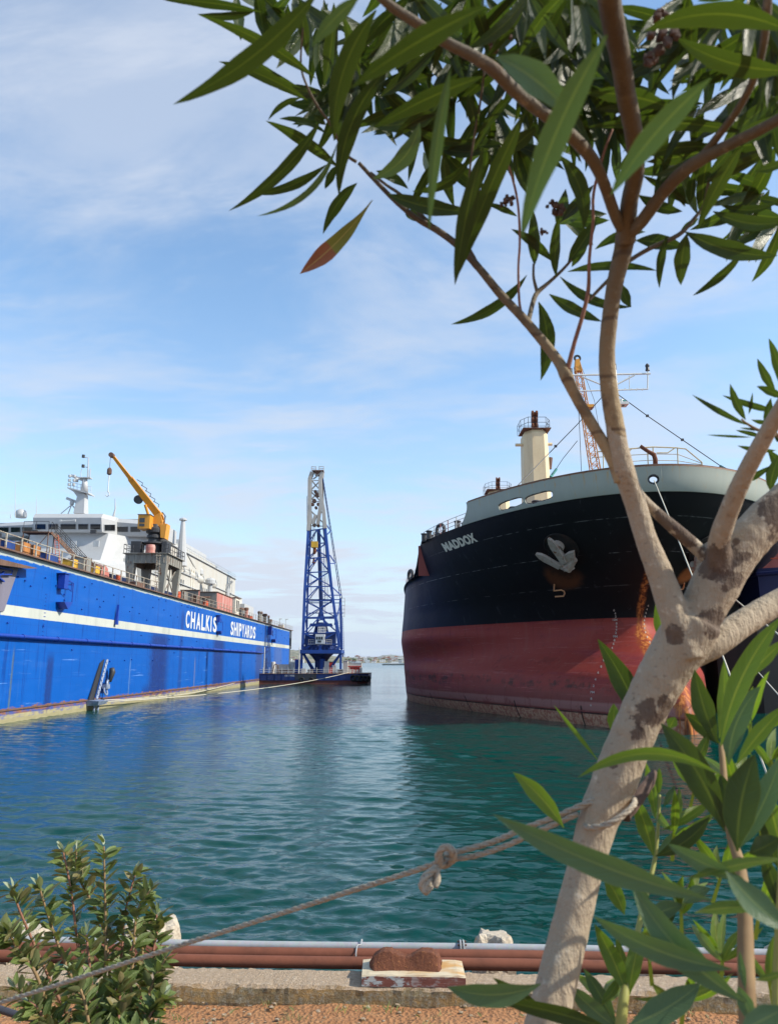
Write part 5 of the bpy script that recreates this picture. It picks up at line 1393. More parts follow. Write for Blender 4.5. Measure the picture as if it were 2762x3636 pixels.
# cream crane posts
def crane_post(xc_, ytop, ybot_w, Y, wtop, wbot, with_body=True):
    t = aY(xc_, ytop, Y); zb_ = 14.5; b = MB()
    sh = lambda w_, z: [Vector((t.x+a*w_, Y+b_*w_, z)) for a, b_ in ((-.50, -.15), (-.20, -.5), (.28, -.5), (.5, -.15), (.5, .5), (-.5, .5))]
    n = 6; vs = sh(wbot, zb_)+sh(wtop, t.z-.5)+sh(wtop*.86, t.z)
    b.add(vs, [(5, 4, 3, 2, 1, 0), (12, 13, 14, 15, 16, 17)]+[(k*n+i, k*n+(i+1) % n, (k+1)*n+(i+1) % n, (k+1)*n+i) for k in range(2) for i in range(n)])
    CPo = b.build('crane_post', 'post_cream', SHIP)
    MB().box((t.x, Y, t.z+.08), (wtop*1.15, wtop*1.15, .12)).build('post_platform', 'rusty_steel', CPo)
    r = MB(); h = wtop*.60
    ring_ = [Vector((t.x+a*h, Y+b_*h, t.z+.1)) for a, b_ in ((-1, -.3), (-.6, -1), (.6, -1), (1, -.3), (1, 1), (-1, 1), (-1, -.3))]
    for hh in (.75, 1.5): r.tube([q+Vector((0, 0, hh)) for q in ring_], .035, 5)
    for a, c_ in zip(ring_, ring_[1:]):
        for k in range(2): q = a.lerp(c_, k/2); r.tube([q, q+Vector((0, 0, 1.5))], .035, 5)
    r.build('post_rail', 'black_steel', CPo)
    r = MB(); 
    for k, (dx, dz, rr) in enumerate(((0, .7, .6), (0, 1.7, .5), (.05, 2.6, .5))): r.lathe(Vector((t.x+dx-.4, Y-.3, t.z+dz)), [(rr, 0), (rr, .22), (rr*.6, .25), (rr*.6, .5), (rr, .55), (rr, .8)], 14, 'X')
    r.box((t.x, Y, t.z+1.2), (.3, .6, 2.4)); r.build('sheave', 'heavy_rust', CPo)
    return t
crane_post(1897, 1536, 0, 100, 3.35, 4.0)
t = aY(1852, 1580, 100); MB().tube([t+Vector((-.9, 0, 0)), t+Vector((1, 0, 0))], .22, 8).tube([t+Vector((2.9, 0, .1)), t+Vector((4.2, 0, .1))], .22, 8).build('post_stub', 'post_cream', SHIP)
crane_post(1767, 1748, 0, 150, 4.4, 5.0)
MB().tube([aY(1954, 1625, 101), aY(1950, 1665, 101)], .3, 8).build('post_box', 'rusty_steel', SHIP)
# foremast with yard and stays
MY = 68.0; q = lambda x, y, Y=MY: aY(x, y, Y)
zl = lambda x, y: (1950+x/2.069, 1200+y/2.069)
MB().tube([Vector((q(2178, 1330).x, MY, 17.9)), q(2178, 1300)], [.42, .22], 12).build('foremast', 'rail_white', SHIP, smooth=True)
b = MB(); Z = lambda x, y: q(*zl(x, y))
b.tube([Z(150, 274), Z(740, 262)], .09, 7).tube([Z(180, 391), Z(722, 376)], .07, 7).tube([Z(722, 240), Z(720, 378)], .07, 6).tube([Z(150, 255), Z(152, 278)], .07, 6)
b.tube([Z(480, 350), Z(625, 272)], .08, 6).tube([Z(240, 286), Z(470, 380)], .08, 6).tube([Z(585, 278), Z(586, 376)], .04, 5)
for x in (545, 590, 635, 680): b.tube([Z(x, 384), Z(x+12, 372)], .07, 5)
b.build('mast_yard', 'rail_white', SHIP)
MB().lathe(Z(720, 240), [(.22, 0), (.16, .3), (.22, .5), (.1, .7)], 8).lathe(Z(478, 236), [(.2, 0), (.2, .6)], 8).lathe(Z(156, 262), [(.2, 0), (.2, .5)], 8).build('mast_lamp', 'black_steel', SHIP)
MB().box(Z(510, 488), (1.6, 1.0, .25)).lathe(Z(525, 480), [(.3, 0), (.3, .35)], 8).build('mast_platform', 'rail_white', SHIP)
MB().lathe(Z(540, 500), [(.12, 0), (.30, .5)], 10).build('foghorn', 'teal_rope', SHIP)
b = MB(); e1 = hull_pt(6.2, 20.1, -1); b.tube([Z(482, 400), Z(718, 572), Z(975, 748), Z(1255, 940), q(*zl(1340, 992), 60.0)], .045, 5); b.build('stay_wire', 'black_steel', SHIP)
b = MB(); b.tube([Z(1250, 940), Z(1300, 970), q(*zl(1345, 995), 61)], .14, 6); b.build('stay_rigging', 'teal_rope', SHIP)
b = MB(); b.tube([Z(480, 330), Z(200, 640), Z(0, 845), q(1829, 1733, 64)], .045, 5).tube([Z(205, 330), Z(222, 690), Z(234, 978)], .03, 4).tube([Z(487, 420), Z(507, 560), Z(526, 830)], .03, 4).tube([Z(205, 755), Z(100, 885), q(*zl(10, 1020), 66)], .03, 4); b.build('stay_wire', 'black_steel', SHIP)
b = MB(); b.tube([Z(50, 965), q(*zl(8, 1022), 66)], .13, 6); b.build('stay_rigging', 'teal_rope', SHIP)
for x, y in ((718, 572), (975, 748), (45, 795)): MB().box(Z(x, y), (.25, .15, .22)).build('turnbuckle', 'black_steel', SHIP)

# mooring lines from the bow to the quay
def sag_line(A, B, sag, r, mt, lab, n=24):
    A = Vector(A); B = Vector(B); pts = [A.lerp(B, t)-Vector((0, 0, 4*sag*t*(1-t))) for t in [i/n for i in range(n+1)]]
    return tag(MB().tube(pts, r, 7).build('mooring_line', mt, smooth=True), lab, 'rope')
A = aY(2321, 1706, 56.2)
sag_line(A, aZ(2725, 2760, 1.0), -.3, .040, 'mooring_line', 'pale mooring line running down from the round opening at the top of the black bow')
sag_line(aY(2600, 2122, 64), aY(2800, 2284, 45), 0, .06, 'mooring_line', 'thick white mooring line crossing the dark blue hull at the right edge')
sag_line(aY(2640, 2330, 60), aY(2800, 2510, 30), 0, .03, 'mooring_line', 'thin grey mooring line over the black water at the right edge')

# lattice crane boom standing behind the bow
m = paint('lattice_orange', (.55, .24, .05), .6, 0, (.3, .1, .04), .5, 1)
LC = thing('lattice_crane', 'orange crawler crane with a slim lattice boom rising behind the ship bow', 'crane', axis_pt(66, 0, 14.5))
B0 = aY(2128, 1760, 118); T0 = aY(2049, 1300, 118); 
def lattice(A, B, wa, wb, n, r, nm, mt, par, rb=None):
    A = Vector(A); B = Vector(B); d = (B-A).normalized(); u = d.cross(Vector((0, 1, 0))).normalized(); v = d.cross(u); rb = rb or r*.5
    c = MB(); C_ = []
    for (i, j) in ((-1, -1), (1, -1), (1, 1), (-1, 1)):
        a = A+(u*i+v*j)*wa/2; b_ = B+(u*i+v*j)*wb/2; C_.append((a, b_)); c.tube([a, b_], r, 6)
    for k in range(n):
        t0, t1 = k/n, (k+1)/n
        for s_ in range(4):
            a0, a1 = C_[s_]; b0, b1 = C_[(s_+1) % 4]
            pa, pb = (a0.lerp(a1, t0), b0.lerp(b1, t1)) if k % 2 == 0 else (b0.lerp(b1, t0), a0.lerp(a1, t1))
            c.tube([pa, pb], rb, 4, cap=False)
            if k % 2 == 0: c.tube([a0.lerp(a1, t0), b0.lerp(b1, t0)], rb, 4, cap=False)
    return c.build(nm, mt, par)
lattice(B0, T0, 1.5, .9, 26, .09, 'boom', 'lattice_orange', LC)
MB().hexa([T0+Vector(q_) for q_ in ((-.5, -.5, -1.0), (.7, -.5, -1.0), (.7, .5, -1.0), (-.5, .5, -1.0), (-.35, -.4, 1.0), (.3, -.4, 1.2), (.3, .4, 1.2), (-.35, .4, 1.0))]).build('boom_head', 'crane_orange', LC)
MB().ring(aY(2049, 1272, 118), .45, .2, (0, 1, 0), 14, 6).build('sheave', 'black_steel', LC)
MB().box(aY(2086, 1446, 118), (1.7, 1.7, .5)).build('boom_light', 'crane_orange', LC)
MB().tube([T0+Vector((.5, 0, .5)), T0+Vector((2.5, 0, -6)), aY(2140, 1600, 118)], .04, 4).build('hoist_wire', 'black_steel', LC)
bb = B0.copy(); MB().box((bb.x+.5, bb.y, (bb.z+16.2)/2), (2.2, 2.0, bb.z-16.2+.8)).box((bb.x+1.5, bb.y, 16.3), (6, 3.4, 2.4)).build('machine_house', 'crane_orange', LC)
for s_ in (-1, 1): MB().box((bb.x+1.3, bb.y+s_*1.7, 14.9), (6.6, .9, 1.0)).build('crawler_track', 'black_steel', LC)

# dark blue vessel moored at the right edge
paint('far_blue', (.008, .018, .11), .4, 0, (.03, .03, .08), .4, .5)
paint('black_bottom', (.006, .005, .005), .6)
V_ = thing('moored_vessel', 'dark blue and black hull of another vessel behind the branches at the right edge', 'ship', (50, 84, 0))
def vhull(z0, z1, nm, mt, gr=0):
    prof = [(42, 90), (38.2, 82), (38.6, 78), (42, 76), (56, 75), (70, 76), (74, 82), (74, 120), (48, 120)] if z0 > 0 else [(38.5, 90), (34.0, 82), (33.6, 78), (37, 76), (56, 75), (70, 76), (74, 82), (74, 120), (44, 120)]
    k = 1
    b = MB(); c = Vector((57, 98)); n = len(prof)
    lo = [Vector((c.x+(x-c.x)*k, c.y+(y-c.y)*k, z0)) for x, y in prof]; hi = [Vector((x, y, z1)) for x, y in prof]
    b.add(lo+hi, [tuple(range(n-1, -1, -1)), tuple(range(n, 2*n))]+[(i, (i+1) % n, n+(i+1) % n, n+i) for i in range(n)]); b.build(nm, mt, V_)
vhull(-1, 9.6, 'lower_hull', 'black_bottom'); vhull(9.603, 14.6, 'upper_hull', 'far_blue')
b = MB(); b.tube([(38.1, 82, 14.0), (38.5, 77.8, 14.0), (42, 75.8, 14.1), (56, 74.8, 14.1)], .22, 8); b.build('fender_strip', 'far_blue', V_)
MB().box2((47, 84, 14.61), (60, 100, 18)).build('cabin', 'faded_red', V_)
b = MB(); b.tube([(38.5, 82, 15.6), (38.9, 78.2, 15.6), (42.2, 76.2, 15.6), (56, 75.2, 15.6)], .05, 5)
for x, y in ((38.5, 82), (38.9, 78.2), (42.2, 76.2), (47, 75.9), (51, 75.6), (56, 75.2)): b.tube([(x, y, 14.6), (x, y, 15.6)], .05, 5)
b.build('guard_rail', 'orange_red', V_)
# ================================================================ floating crane barge
Z2 = lambda x, y: (850+x*.4068, 1600+y*.4068)
def B2(x, y, Y=180.0): return aY(*Z2(x, y), Y)
paint('crane_blue', (.008, .058, .29), .5, 0, (.006, .024, .11), .5, .4)
paint('crane_blue_dark', (.008, .035, .16), .55)
paint('crane_grey', (.38, .37, .34), .6, 0, (.24, .18, .13), .5, .5)
paint('barge_red', (.17, .045, .035), .75, 0, (.05, .025, .02), .6, .5)
paint('barge_blue', (.007, .030, .15), .55, 0, (.04, .03, .04), .5, .5, True, .1)
paint('tyre', (.012, .012, .013), .8)
paint('bright_red', (.45, .03, .02), .55)
paint('pale_tank', (.55, .54, .50), .6, 0, (.35, .28, .22), .5, .6)
def barge():
    YF, YB = 177.0, 194.0
    T = thing('crane_barge', 'flat blue barge with white railing and tyre fenders carrying the tall crane', 'barge', (-18, 185, 0))
    x0 = B2(95, 1990, YF).x; x1 = B2(1035, 1990, YF).x; zd = 2.25
    pl = [(x0, YF), (x1-.2, YF), (x1+2.2, YF+3.5), (x1+2.6, YB), (x0-.6, YB), (x0-.6, YF+1)]
    def slab(za, zb, nm, mt, g=0):
        n = len(pl); b = MB(); b.add([Vector((x-g*(1 if x < 0 and x < -20 else -1), y-g, za)) for x, y in pl]+[Vector((x-g*(1 if x < 0 and x < -20 else -1), y-g, zb)) for x, y in pl], [tuple(range(n-1, -1, -1)), tuple(range(n, 2*n))]+[(i, (i+1) % n, n+(i+1) % n, n+i) for i in range(n)]); return b.build(nm, mt, T)
    slab(-1, .78, 'bottom', 'barge_red'); slab(.782, zd, 'hull', 'barge_blue', .12); slab(zd+.003, zd+.10, 'deck', 'rusty_steel', .2)
    b = MB(); 
    xa, xb = B2(487, 1990, YF).x, B2(673, 1990, YF).x; b.box2((xa, YF-.17, .9), (xb, YF-.125, zd-.05)); b.build('dark_panel', 'black_steel', T)
    b = MB()
    for k in range(15): X = x0+(x1-x0)*(k+.5)/15; b.box((X, YF-.16, 1.5), (.06, .07, 1.35))
    b.build('hull_stiffener', 'barge_blue', T)
    for xx in (547, 627): MB().ring(B2(xx, 2000, YF-.3), .42, .18, (0, 1, 0), 16, 8).build('tyre_fender', 'tyre', T)
    for k in range(5):
        c = Vector((x1-1.1+k*.85, YF-.3+max(0, k-1)*1.1, 1.3-.05*k)); MB().ring(c, .55, .26, (.5*k-.4, -1, 0), 18, 8).build('tyre_fender', 'tyre', T)
    for k in range(3): MB().ring(Vector((x0-.2-.35*k, YF-.3+.8*k, 1.2)), .5, .25, (-.6, -1, 0), 18, 8).build('tyre_fender', 'tyre', T)
    vs, fs = text_mesh('ΠΛΓ ΕΥΡΙΠΟΣ', 1, .01, .01); a = B2(398, 1990, YF-.14); c_ = B2(482, 1976, YF-.14)
    MB().add([Vector((a.x+(c_.x-a.x)*v.x, YF-.14-v.z, 1.62+.42*v.y)) for v in vs], fs).build('lettering', 'letter_white', T, fix=False)
    # railing
    proto = None
    b = MB(); b.tube([(x0+1, YF, zd+1.0), (x1-1, YF, zd+1.0)], .035, 5).tube([(x0+1, YF, zd+.55), (x1-1, YF, zd+.55)], .03, 5); b.build('rail', 'rail_white', T)
    for i, zx in enumerate((208, 262, 317, 372, 427, 472, 517, 560, 615, 675, 735, 795, 855, 908, 960)):
        X = B2(zx, 1940, YF).x; MB().box((X, YF, zd+.75), (.11, .11, 1.5)).build('rail_post', 'rail_white', T)
    for zx in (213, 519): MB().tube([(B2(zx, 1900, YF).x, YF+.5, zd), (B2(zx, 1900, YF).x, YF+.5, zd+6.2)], .10, 6).build('light_pole', 'rail_white', T)
    MB().lathe((x0+.2, YF+.6, zd), [(.22, 0), (.25, .9), (.32, 1.1)], 10).build('bollard', 'rail_white', T)
    return T, zd+.10, x0, x1
BT_, ZD, bx0, bx1 = barge()
def gear(zx0, zx1, zy0, Y, mt, nm, lab, cat, depth=1.8, round_=False, group=None):
    a = B2(zx0, zy0, Y); c = B2(zx1, zy0, Y); w_ = c.x-a.x; cx_ = (a.x+c.x)/2; h = a.z-ZD
    if round_:
        o = MB().lathe((cx_, Y+w_/2, ZD), [(w_/2, 0), (w_/2, h*.5), (w_/2*1.04, h*.52), (w_/2, h*.54), (w_/2, h*.94), (w_/2*.9, h)], 18).build(nm, mt)
        return tag(o, lab, cat, group)
    T = thing(nm, lab, cat, (cx_, Y, ZD), group)
    MB().box2((a.x, Y, ZD), (c.x, Y+depth, ZD+h)).build('body', mt, T)
    MB().box((cx_, Y+depth/2, ZD+h+.04), (w_+.12, depth+.12, .07)).build('lid', 'rusty_steel' if mt != 'pale_tank' else 'white_paint', T)
    return T
gear(272, 314, 1843, 180, 'pale_tank', 'water_tank', 'round white tank at the left end of the barge deck', 'tank', round_=True)
gear(322, 432, 1868, 181, 'pale_tank', 'deck_container', 'long low white container next to the round tank on the barge', 'container', 2.4)
gear(440, 476, 1848, 182, 'pale_tank', 'deck_cabinet', 'grey cabinet left of the blue cylinder on the barge', 'cabinet', 1.4)
gear(482, 532, 1822, 181, 'crane_blue', 'fuel_tank', 'upright blue cylinder left of the crane base on the barge', 'tank', round_=True)
gear(700, 748, 1818, 181, 'crane_blue', 'fuel_tank', 'upright blue cylinder right of the crane centre on the barge', 'tank', round_=True)
gear(742, 782, 1842, 180.5, 'pale_tank', 'deck_cabinet', 'cream double cabinet beside the red one on the barge', 'cabinet', 1.4)
gear(784, 832, 1846, 181.5, 'bright_red', 'deck_cabinet', 'bright red cabinet standing on the barge', 'cabinet', 1.4)
gear(812, 842, 1878, 179.5, 'pale_tank', 'deck_box', 'small pale box before the red cabinet', 'box', 1.0)
gear(905, 946, 1838, 182, 'pale_tank', 'deck_cabin', 'small grey white hut right of the crane base', 'cabin', 2.2)
gear(948, 1068, 1856, 183, 'pale_tank', 'deck_container', 'large pale container at the right end of the barge', 'container', 2.6)
gear(540, 580, 1905, 179, 'pale_tank', 'deck_box', 'low pale box before the left crane leg', 'box', 1.0)
gear(596, 640, 1915, 179.5, 'deck_grey', 'deck_winch_box', 'dark grey low winch box in the barge middle', 'winch', 1.0)
gear(350, 470, 1918, 179.2, 'deck_grey', 'deck_hatch', 'long low grey hatch behind the barge railing at left', 'hatch', 1.2)
gear(850, 905, 1912, 179.2, 'deck_grey', 'deck_hatch', 'low grey hatch left of the orange railing on the barge', 'hatch', 1.2)
b = MB(); a = B2(955, 1880, 180)
for k in range(4): b.tube([a+Vector((k*.75, 0, -2.1)), a+Vector((k*.75+.25, 0, -.1))], .09, 6)
b.tube([a+Vector((-.2, 0, -.1)), a+Vector((2.9, 0, -.1))], .12, 6).box(a+Vector((1.3, .2, -.55)), (2.6, .3, .6)); tag(b.build('red_barrier', 'bright_red'), 'red barrier frame before the large pale container on the barge', 'barrier')
b = MB(); c = B2(317, 1900, 179)
b.tube([c+Vector((-.7, 0, -1.0)), c+Vector((-.3, 0, .8)), c+Vector((.1, 0, 1.0)), c+Vector((.5, 0, .6)), c+Vector((.8, 0, -1.0))], .12, 6).tube([c+Vector((-.2, .3, -1.0)), c+Vector((.0, .3, .8)), c+Vector((.3, .3, -1.0))], .1, 6)
tag(b.build('hose_arch', 'rusty_steel'), 'rusty hoop of pipes before the low white container on the barge', 'hose rack')

def floating_crane():
    T = thing('floating_crane', 'tall blue lattice crane with pale grey head standing on the barge', 'crane', (B2(705, 1900).x, 184, ZD))
    YF_, YM, YR = 180.0, 184.5, 189.0
    # base tub
    cx_ = B2(715, 1800, 184.5).x
    MB().lathe((cx_, 184.5, ZD), [(2.0, 0), (2.0, .4), (1.5, .6), (1.5, 2.8), (2.2, 3.8), (4.0, 5.4), (4.4, 5.6), (4.4, 6.4)], 30).build('pedestal', 'crane_blue_dark', T)
    b = MB(); zb = B2(0, 1790, YF_).z; zt_ = B2(0, 1738, YF_).z
    xl, xr = B2(530, 1750, YF_).x, B2(893, 1750, YF_).x
    b.box2((xl, YF_-.8, zb+.5), (xr, YF_-.2, zt_)); b.box2((xl, YR, zb+.5), (xr, YR+.6, zt_)); b.box2((xl, YF_-.19, zb+.6), (xl+.7, YR-.01, zt_-.1)); b.box2((xr-.7, YF_-.19, zb+.6), (xr, YR-.01, zt_-.1)); b.box2((xl+.71, YF_-.19, zb+1.0), (xr-.71, YR-.01, zt_-.5))
    b.build('slewing_frame', 'crane_blue', T)
    for s_, (xa, xb_) in enumerate(((560, 655), (885, 770))):
        for Y in (YF_, YR): MB().beam(B2(xa, 1770, Y), Vector((B2(xb_, 1880, Y).x, (Y+184.5)/2, ZD+.3)), .42).build('support_strut', 'crane_blue', T)
    for zx in (545, 885):
        for Y in (YF_, YR): MB().beam(Vector((B2(zx, 1790, Y).x, Y, zb+.5)), Vector((B2(zx, 1790, Y).x, Y, ZD)), .5).build('support_post', 'crane_blue', T)
    # upper truss of the platform with the cab
    b = MB(); pA, pB = B2(570, 1738, YF_), B2(880, 1738, YF_); tA, tB = B2(595, 1690, YF_), B2(862, 1690, YF_)
    b.beam(tA, tB, .42); n = 8
    for k in range(n): lo = pA.lerp(pB, (k+.5)/n); b.beam(tA.lerp(tB, k/n), lo, .13).beam(lo, tA.lerp(tB, (k+1)/n), .13)
    b.beam(B2(707, 1690, YF_-.2), B2(707, 1760, YF_-.2), .7, .3); b.build('platform_truss', 'crane_blue', T)
    # main tower: chords as polylines
    chords = {
        'FL': [(552, 1735, YF_), (572, 1210, 181.2), (602, 700, 182.4)],
        'FR': [(872, 1720, YF_), (806, 1205, 181.2), (750, 680, 182.4)],
        'BL': [(585, 1735, YR), (598, 1210, 187.4), (622, 700, 185.6)],
        'BR': [(896, 1735, YR), (800, 1205, 187.4), (735, 680, 185.6)]}
    def at(nm, t):
        c = chords[nm]; tt = t*(len(c)-1); i = min(int(tt), len(c)-2); f = tt-i
        return B2(*c[i]).lerp(B2(*c[i+1]), f)
    for nm in chords:
        b = MB()
        for i in range(2): b.beam(B2(*chords[nm][i]), B2(*chords[nm][i+1]), .62 if nm[0] == 'F' else .42)
        b.build('tower_leg', 'crane_blue', T)
    lv = [0, .13, .26, .40, .52, .64, .76, .88, 1.0]
    for i, (t0, t1) in enumerate(zip(lv, lv[1:])):
        b = MB()
        for a_, c_ in (('FL', 'FR'), ('BL', 'BR'), ('FL', 'BL'), ('FR', 'BR')):
            m0 = at(a_, t0).lerp(at(c_, t0), .5); w_ = .26 if a_ == 'FL' and c_ == 'FR' else .18
            b.beam(at(a_, t1), at(c_, t1), w_)
            if i % 2 == 0: b.beam(at(a_, t0), at(c_, t1), w_).beam(at(c_, t0), at(a_, t1), w_*.9)
            else:
                mt_ = at(a_, t1).lerp(at(c_, t1), .5); b.beam(at(a_, t0), mt_, w_).beam(at(c_, t0), mt_, w_)
        b.build('bracing', 'crane_blue', T)
    # dark central spine
    b = MB(); b.beam(B2(714, 1390, 184), B2(692, 690, 184), .85, .7); b.build('centre_spine', 'crane_blue_dark', T)
    b = MB(); b.beam(B2(712, 1480, 183.5), B2(712, 1360, 184), .5)
    for x in (640, 655, 770, 790): b.beam(B2(712, 1370, 184), B2(x, 1640, 183.5), .32)
    b.build('a_frame', 'crane_blue', T)
    b = MB(); b.hexa([B2(608, 1535, 182), B2(818, 1535, 182), B2(818, 1535, 185), B2(608, 1535, 185), B2(620, 1508, 182), B2(808, 1508, 182), B2(808, 1508, 185), B2(620, 1508, 185)]); b.build('cross_girder', 'crane_blue', T)
    b = MB(); c = B2(712, 1540, 183.5); b.lathe(c+Vector((0, 0, -3.3)), [(1.5, 0), (1.6, 2.4), (1.0, 3.0), (.9, 4.4)], 20); b.build('machinery_drum', 'crane_blue_dark', T)
    # right hand frame: rear stays and ladder platforms
    b = MB(); b.beam(B2(893, 1735, YR), B2(883, 1290, YR), .6).beam(B2(905, 1800, YR), B2(893, 1735, YR), .3); b.build('rear_post', 'crane_blue', T)
    b = MB(); P0, P1 = B2(888, 1290, YR), B2(727, 240, 184)
    for off in (Vector((-.22, 0, 0)), Vector((.22, 0, 0))): b.beam(P0+off, P1+off*.4, .17)
    for k in range(34): q0 = P0.lerp(P1, k/34); b.beam(q0+Vector((-.22, 0, 0)), q0+Vector((.22, 0, .3)), .09)
    b.build('back_stay', 'crane_blue_dark', T)
    b = MB()
    for (xa, ya, xb_, yb_) in ((600, 1300, 890, 1300), (585, 1328, 890, 1330), (740, 1262, 890, 1262), (805, 1185, 885, 1262), (780, 985, 835, 985), (790, 912, 832, 975), (755, 640, 790, 690), (770, 730, 795, 700), (590, 1418, 905, 1418), (590, 1465, 850, 1465), (580, 1590, 860, 1590), (830, 1520, 885, 1330)):
        b.beam(B2(xa, ya, 184.5), B2(xb_, yb_, 186), .22)
    b.build('cross_strut', 'crane_blue', T)
    b = MB()
    for xx in (893, 920):
        b.tube([B2(xx, 1288, YR), B2(xx-4, 1448, YR)], .07, 5)
    for yy in (1288, 1320, 1352, 1384, 1416, 1446): b.tube([B2(893, yy, YR), B2(922, yy, YR)], .06, 5)
    b.build('ladder_cage', 'crane_grey', T)
    for (xa, ya, xb_, yb_) in ((882, 1310, 868, 1560), (895, 1460, 908, 1800), (728, 900, 742, 1420)):
        b = MB(); A, B_ = B2(xa, ya, 186), B2(xb_, yb_, 186)
        for s_ in (-.25, .25): b.tube([A+Vector((s_, 0, 0)), B_+Vector((s_, 0, 0))], .05, 4)
        n = int((A-B_).length/.5)
        for k in range(n): q0 = A.lerp(B_, k/n); b.tube([q0+Vector((-.25, 0, 0)), q0+Vector((.25, 0, 0))], .04, 4, cap=False)
        b.build('ladder', 'crane_blue', T)
    # pale grey head
    hc = {'FL': [(602, 700, 182.4), (612, 560, 182.6), (614, 250, 183), (634, 188, 183)], 'FR': [(750, 680, 182.4), (735, 520, 182.6), (708, 380, 182.8), (706, 250, 183), (728, 188, 183)],
          'BL': [(622, 700, 185.6), (626, 250, 184.8), (650, 188, 184.8)], 'BR': [(735, 680, 185.6), (726, 250, 184.8), (736, 188, 184.8)]}
    for nm, c in hc.items():
        b = MB()
        for p0, p1 in zip(c, c[1:]): b.beam(B2(*p0), B2(*p1), .85 if nm[0] == 'F' else .45)
        b.build('head_chord', 'crane_grey', T)
    b = MB(); rs = random.Random(2)
    for (xa, xb_, ya, yb_) in ((615, 708, 250, 350), (615, 712, 350, 255), (612, 700, 440, 350), (612, 715, 350, 450), (640, 725, 188, 250), (640, 715, 250, 190), (612, 735, 640, 520), (612, 740, 520, 640), (615, 700, 260, 262), (612, 710, 350, 352), (605, 745, 655, 660), (610, 720, 445, 445)):
        b.beam(B2(xa, ya, 182.9), B2(xb_, yb_, 182.9), .20); b.beam(B2(xa+10, ya, 184.8), B2(xb_+5, yb_, 184.8), .16)
    b.build('head_bracing', 'crane_grey', T)
    b = MB(); b.hexa([B2(612, 640, 182.2), B2(640, 640, 182.2), B2(640, 640, 183.6), B2(612, 640, 183.6), B2(606, 470, 182.2), B2(628, 470, 182.2), B2(628, 470, 183.6), B2(606, 470, 183.6)])
    b.hexa([B2(668, 645, 182.2), B2(702, 645, 182.2), B2(702, 645, 183.6), B2(668, 645, 183.6), B2(700, 440, 182.2), B2(728, 440, 182.2), B2(728, 440, 183.6), B2(700, 440, 183.6)]); b.beam(B2(640, 640, 182.6), B2(668, 560, 182.6), .8); b.build('head_gusset', 'crane_grey', T)
    b = MB()
    for (x, y, r) in ((680, 390, .55), (655, 440, .5), (690, 470, .4), (640, 470, .4), (655, 650, .45), (690, 655, .4), (665, 360, .4), (670, 500, .35)):
        c = B2(x, y, 183.2); b.lathe(c+Vector((0, -.5, 0)), [(r, 0), (r*1.05, .15), (r*.8, .3), (r*.8, .7), (r*1.05, .85), (r, 1)], 14, 'Y')
    b.build('sheave', 'rusty_steel', T)
    b = MB(); b.box(B2(690, 184, 183.6), (2.9, 2.6, .25)); b.box(B2(690, 200, 183.6), (1.6, 1.4, 1.0)); b.build('head_cap', 'rusty_steel', T)
    b = MB()
    for (xa, xb_) in ((630, 670), (697, 737)):
        for y in (140, 158): b.tube([B2(xa, y, 182.5), B2(xb_, y+(3 if xa < 650 else 0), 182.5)], .09, 5)
        for x in (xa, xb_): b.tube([B2(x, 138, 182.5), B2(x, 182, 182.5)], .09, 5)
    b.build('head_rail', 'crane_grey', T)
    b = MB(); 
    for y in range(400, 650, 30): b.tube([B2(590, y, 183), B2(608, y, 183)], .05, 4)
    b.tube([B2(590, 400, 183), B2(592, 640, 183)], .07, 5).tube([B2(602, 400, 183), B2(602, 640, 183)], .07, 5); b.build('head_ladder', 'crane_grey', T)
    # hoist wires, hook block and small hook
    b = MB()
    for x in (640, 650, 662): b.tube([B2(x, 640, 182), B2(x-2, 790, 182)], .045, 4)
    for x in (615, 735, 760, 748): b.tube([B2(x, 680, 184), B2(x+15, 1330, 184)], .04, 4)
    b.tube([B2(648, 900, 182), B2(648, 950, 182)], .04, 4); b.build('hoist_wire', 'black_steel', T)
    HB = MB().box(B2(656, 820, 181.6), (1.6, .8, 1.5)).build('hook_block', 'yellow_paint', T)
    b = MB(); b.lathe(B2(657, 880, 181.8), [(.15, -.5), (.4, .0), (.4, .7), (.2, 1.2)], 12); b.ring(B2(655, 890, 181.8), .3, .11, (0, 1, 0), 14, 6); b.build('hook', 'heavy_rust', HB)
    b = MB(); b.lathe(B2(650, 975, 182), [(.08, -.8), (.15, -.4), (.5, -.1), (.3, .2), (.2, 1.0)], 10); b.build('small_hook', 'heavy_rust', T)
    # operator cab
    a, c = B2(663, 1686, 179.2), B2(745, 1602, 179.2); b = MB(); b.box2((a.x, 179.2, a.z), (c.x, 181.6, c.z)); CB = b.build('cab', 'white_paint', T)
    w_, h_ = c.x-a.x, c.z-a.z
    for k in range(3): MB().box((a.x+w_*(.17+.27*k), 179.17, a.z+h_*.58), (w_*.21, .06, h_*.30)).build('window', 'window_dark', CB)
    MB().box((a.x+w_*.45, 179.17, a.z+h_*.24), (w_*.38, .06, h_*.20)).build('window', 'window_dark', CB)
    MB().box((c.x+.01, 180.4, a.z+h_*.58), (.05, 1.4, h_*.4)).build('window', 'window_dark', CB)
    b = MB()
    for x in (688, 702, 716, 735, 750): b.tube([B2(x, 1542, 180), B2(x, 1588, 180)], .09, 5)
    for y in (1542, 1565, 1586): b.tube([B2(686, y, 180), B2(752, y, 180)], .09, 5)
    b.build('cab_cage', 'white_paint', CB)
    b = MB(); b.box2((B2(600, 1688, 179.4).x, 179.4, a.z-.15), (B2(806, 1688, 179.4).x, 181, a.z-.02))
    for x in (605, 625, 645, 765, 785, 803): b.tube([B2(x, 1650, 179.5), B2(x, 1686, 179.5)], .06, 5)
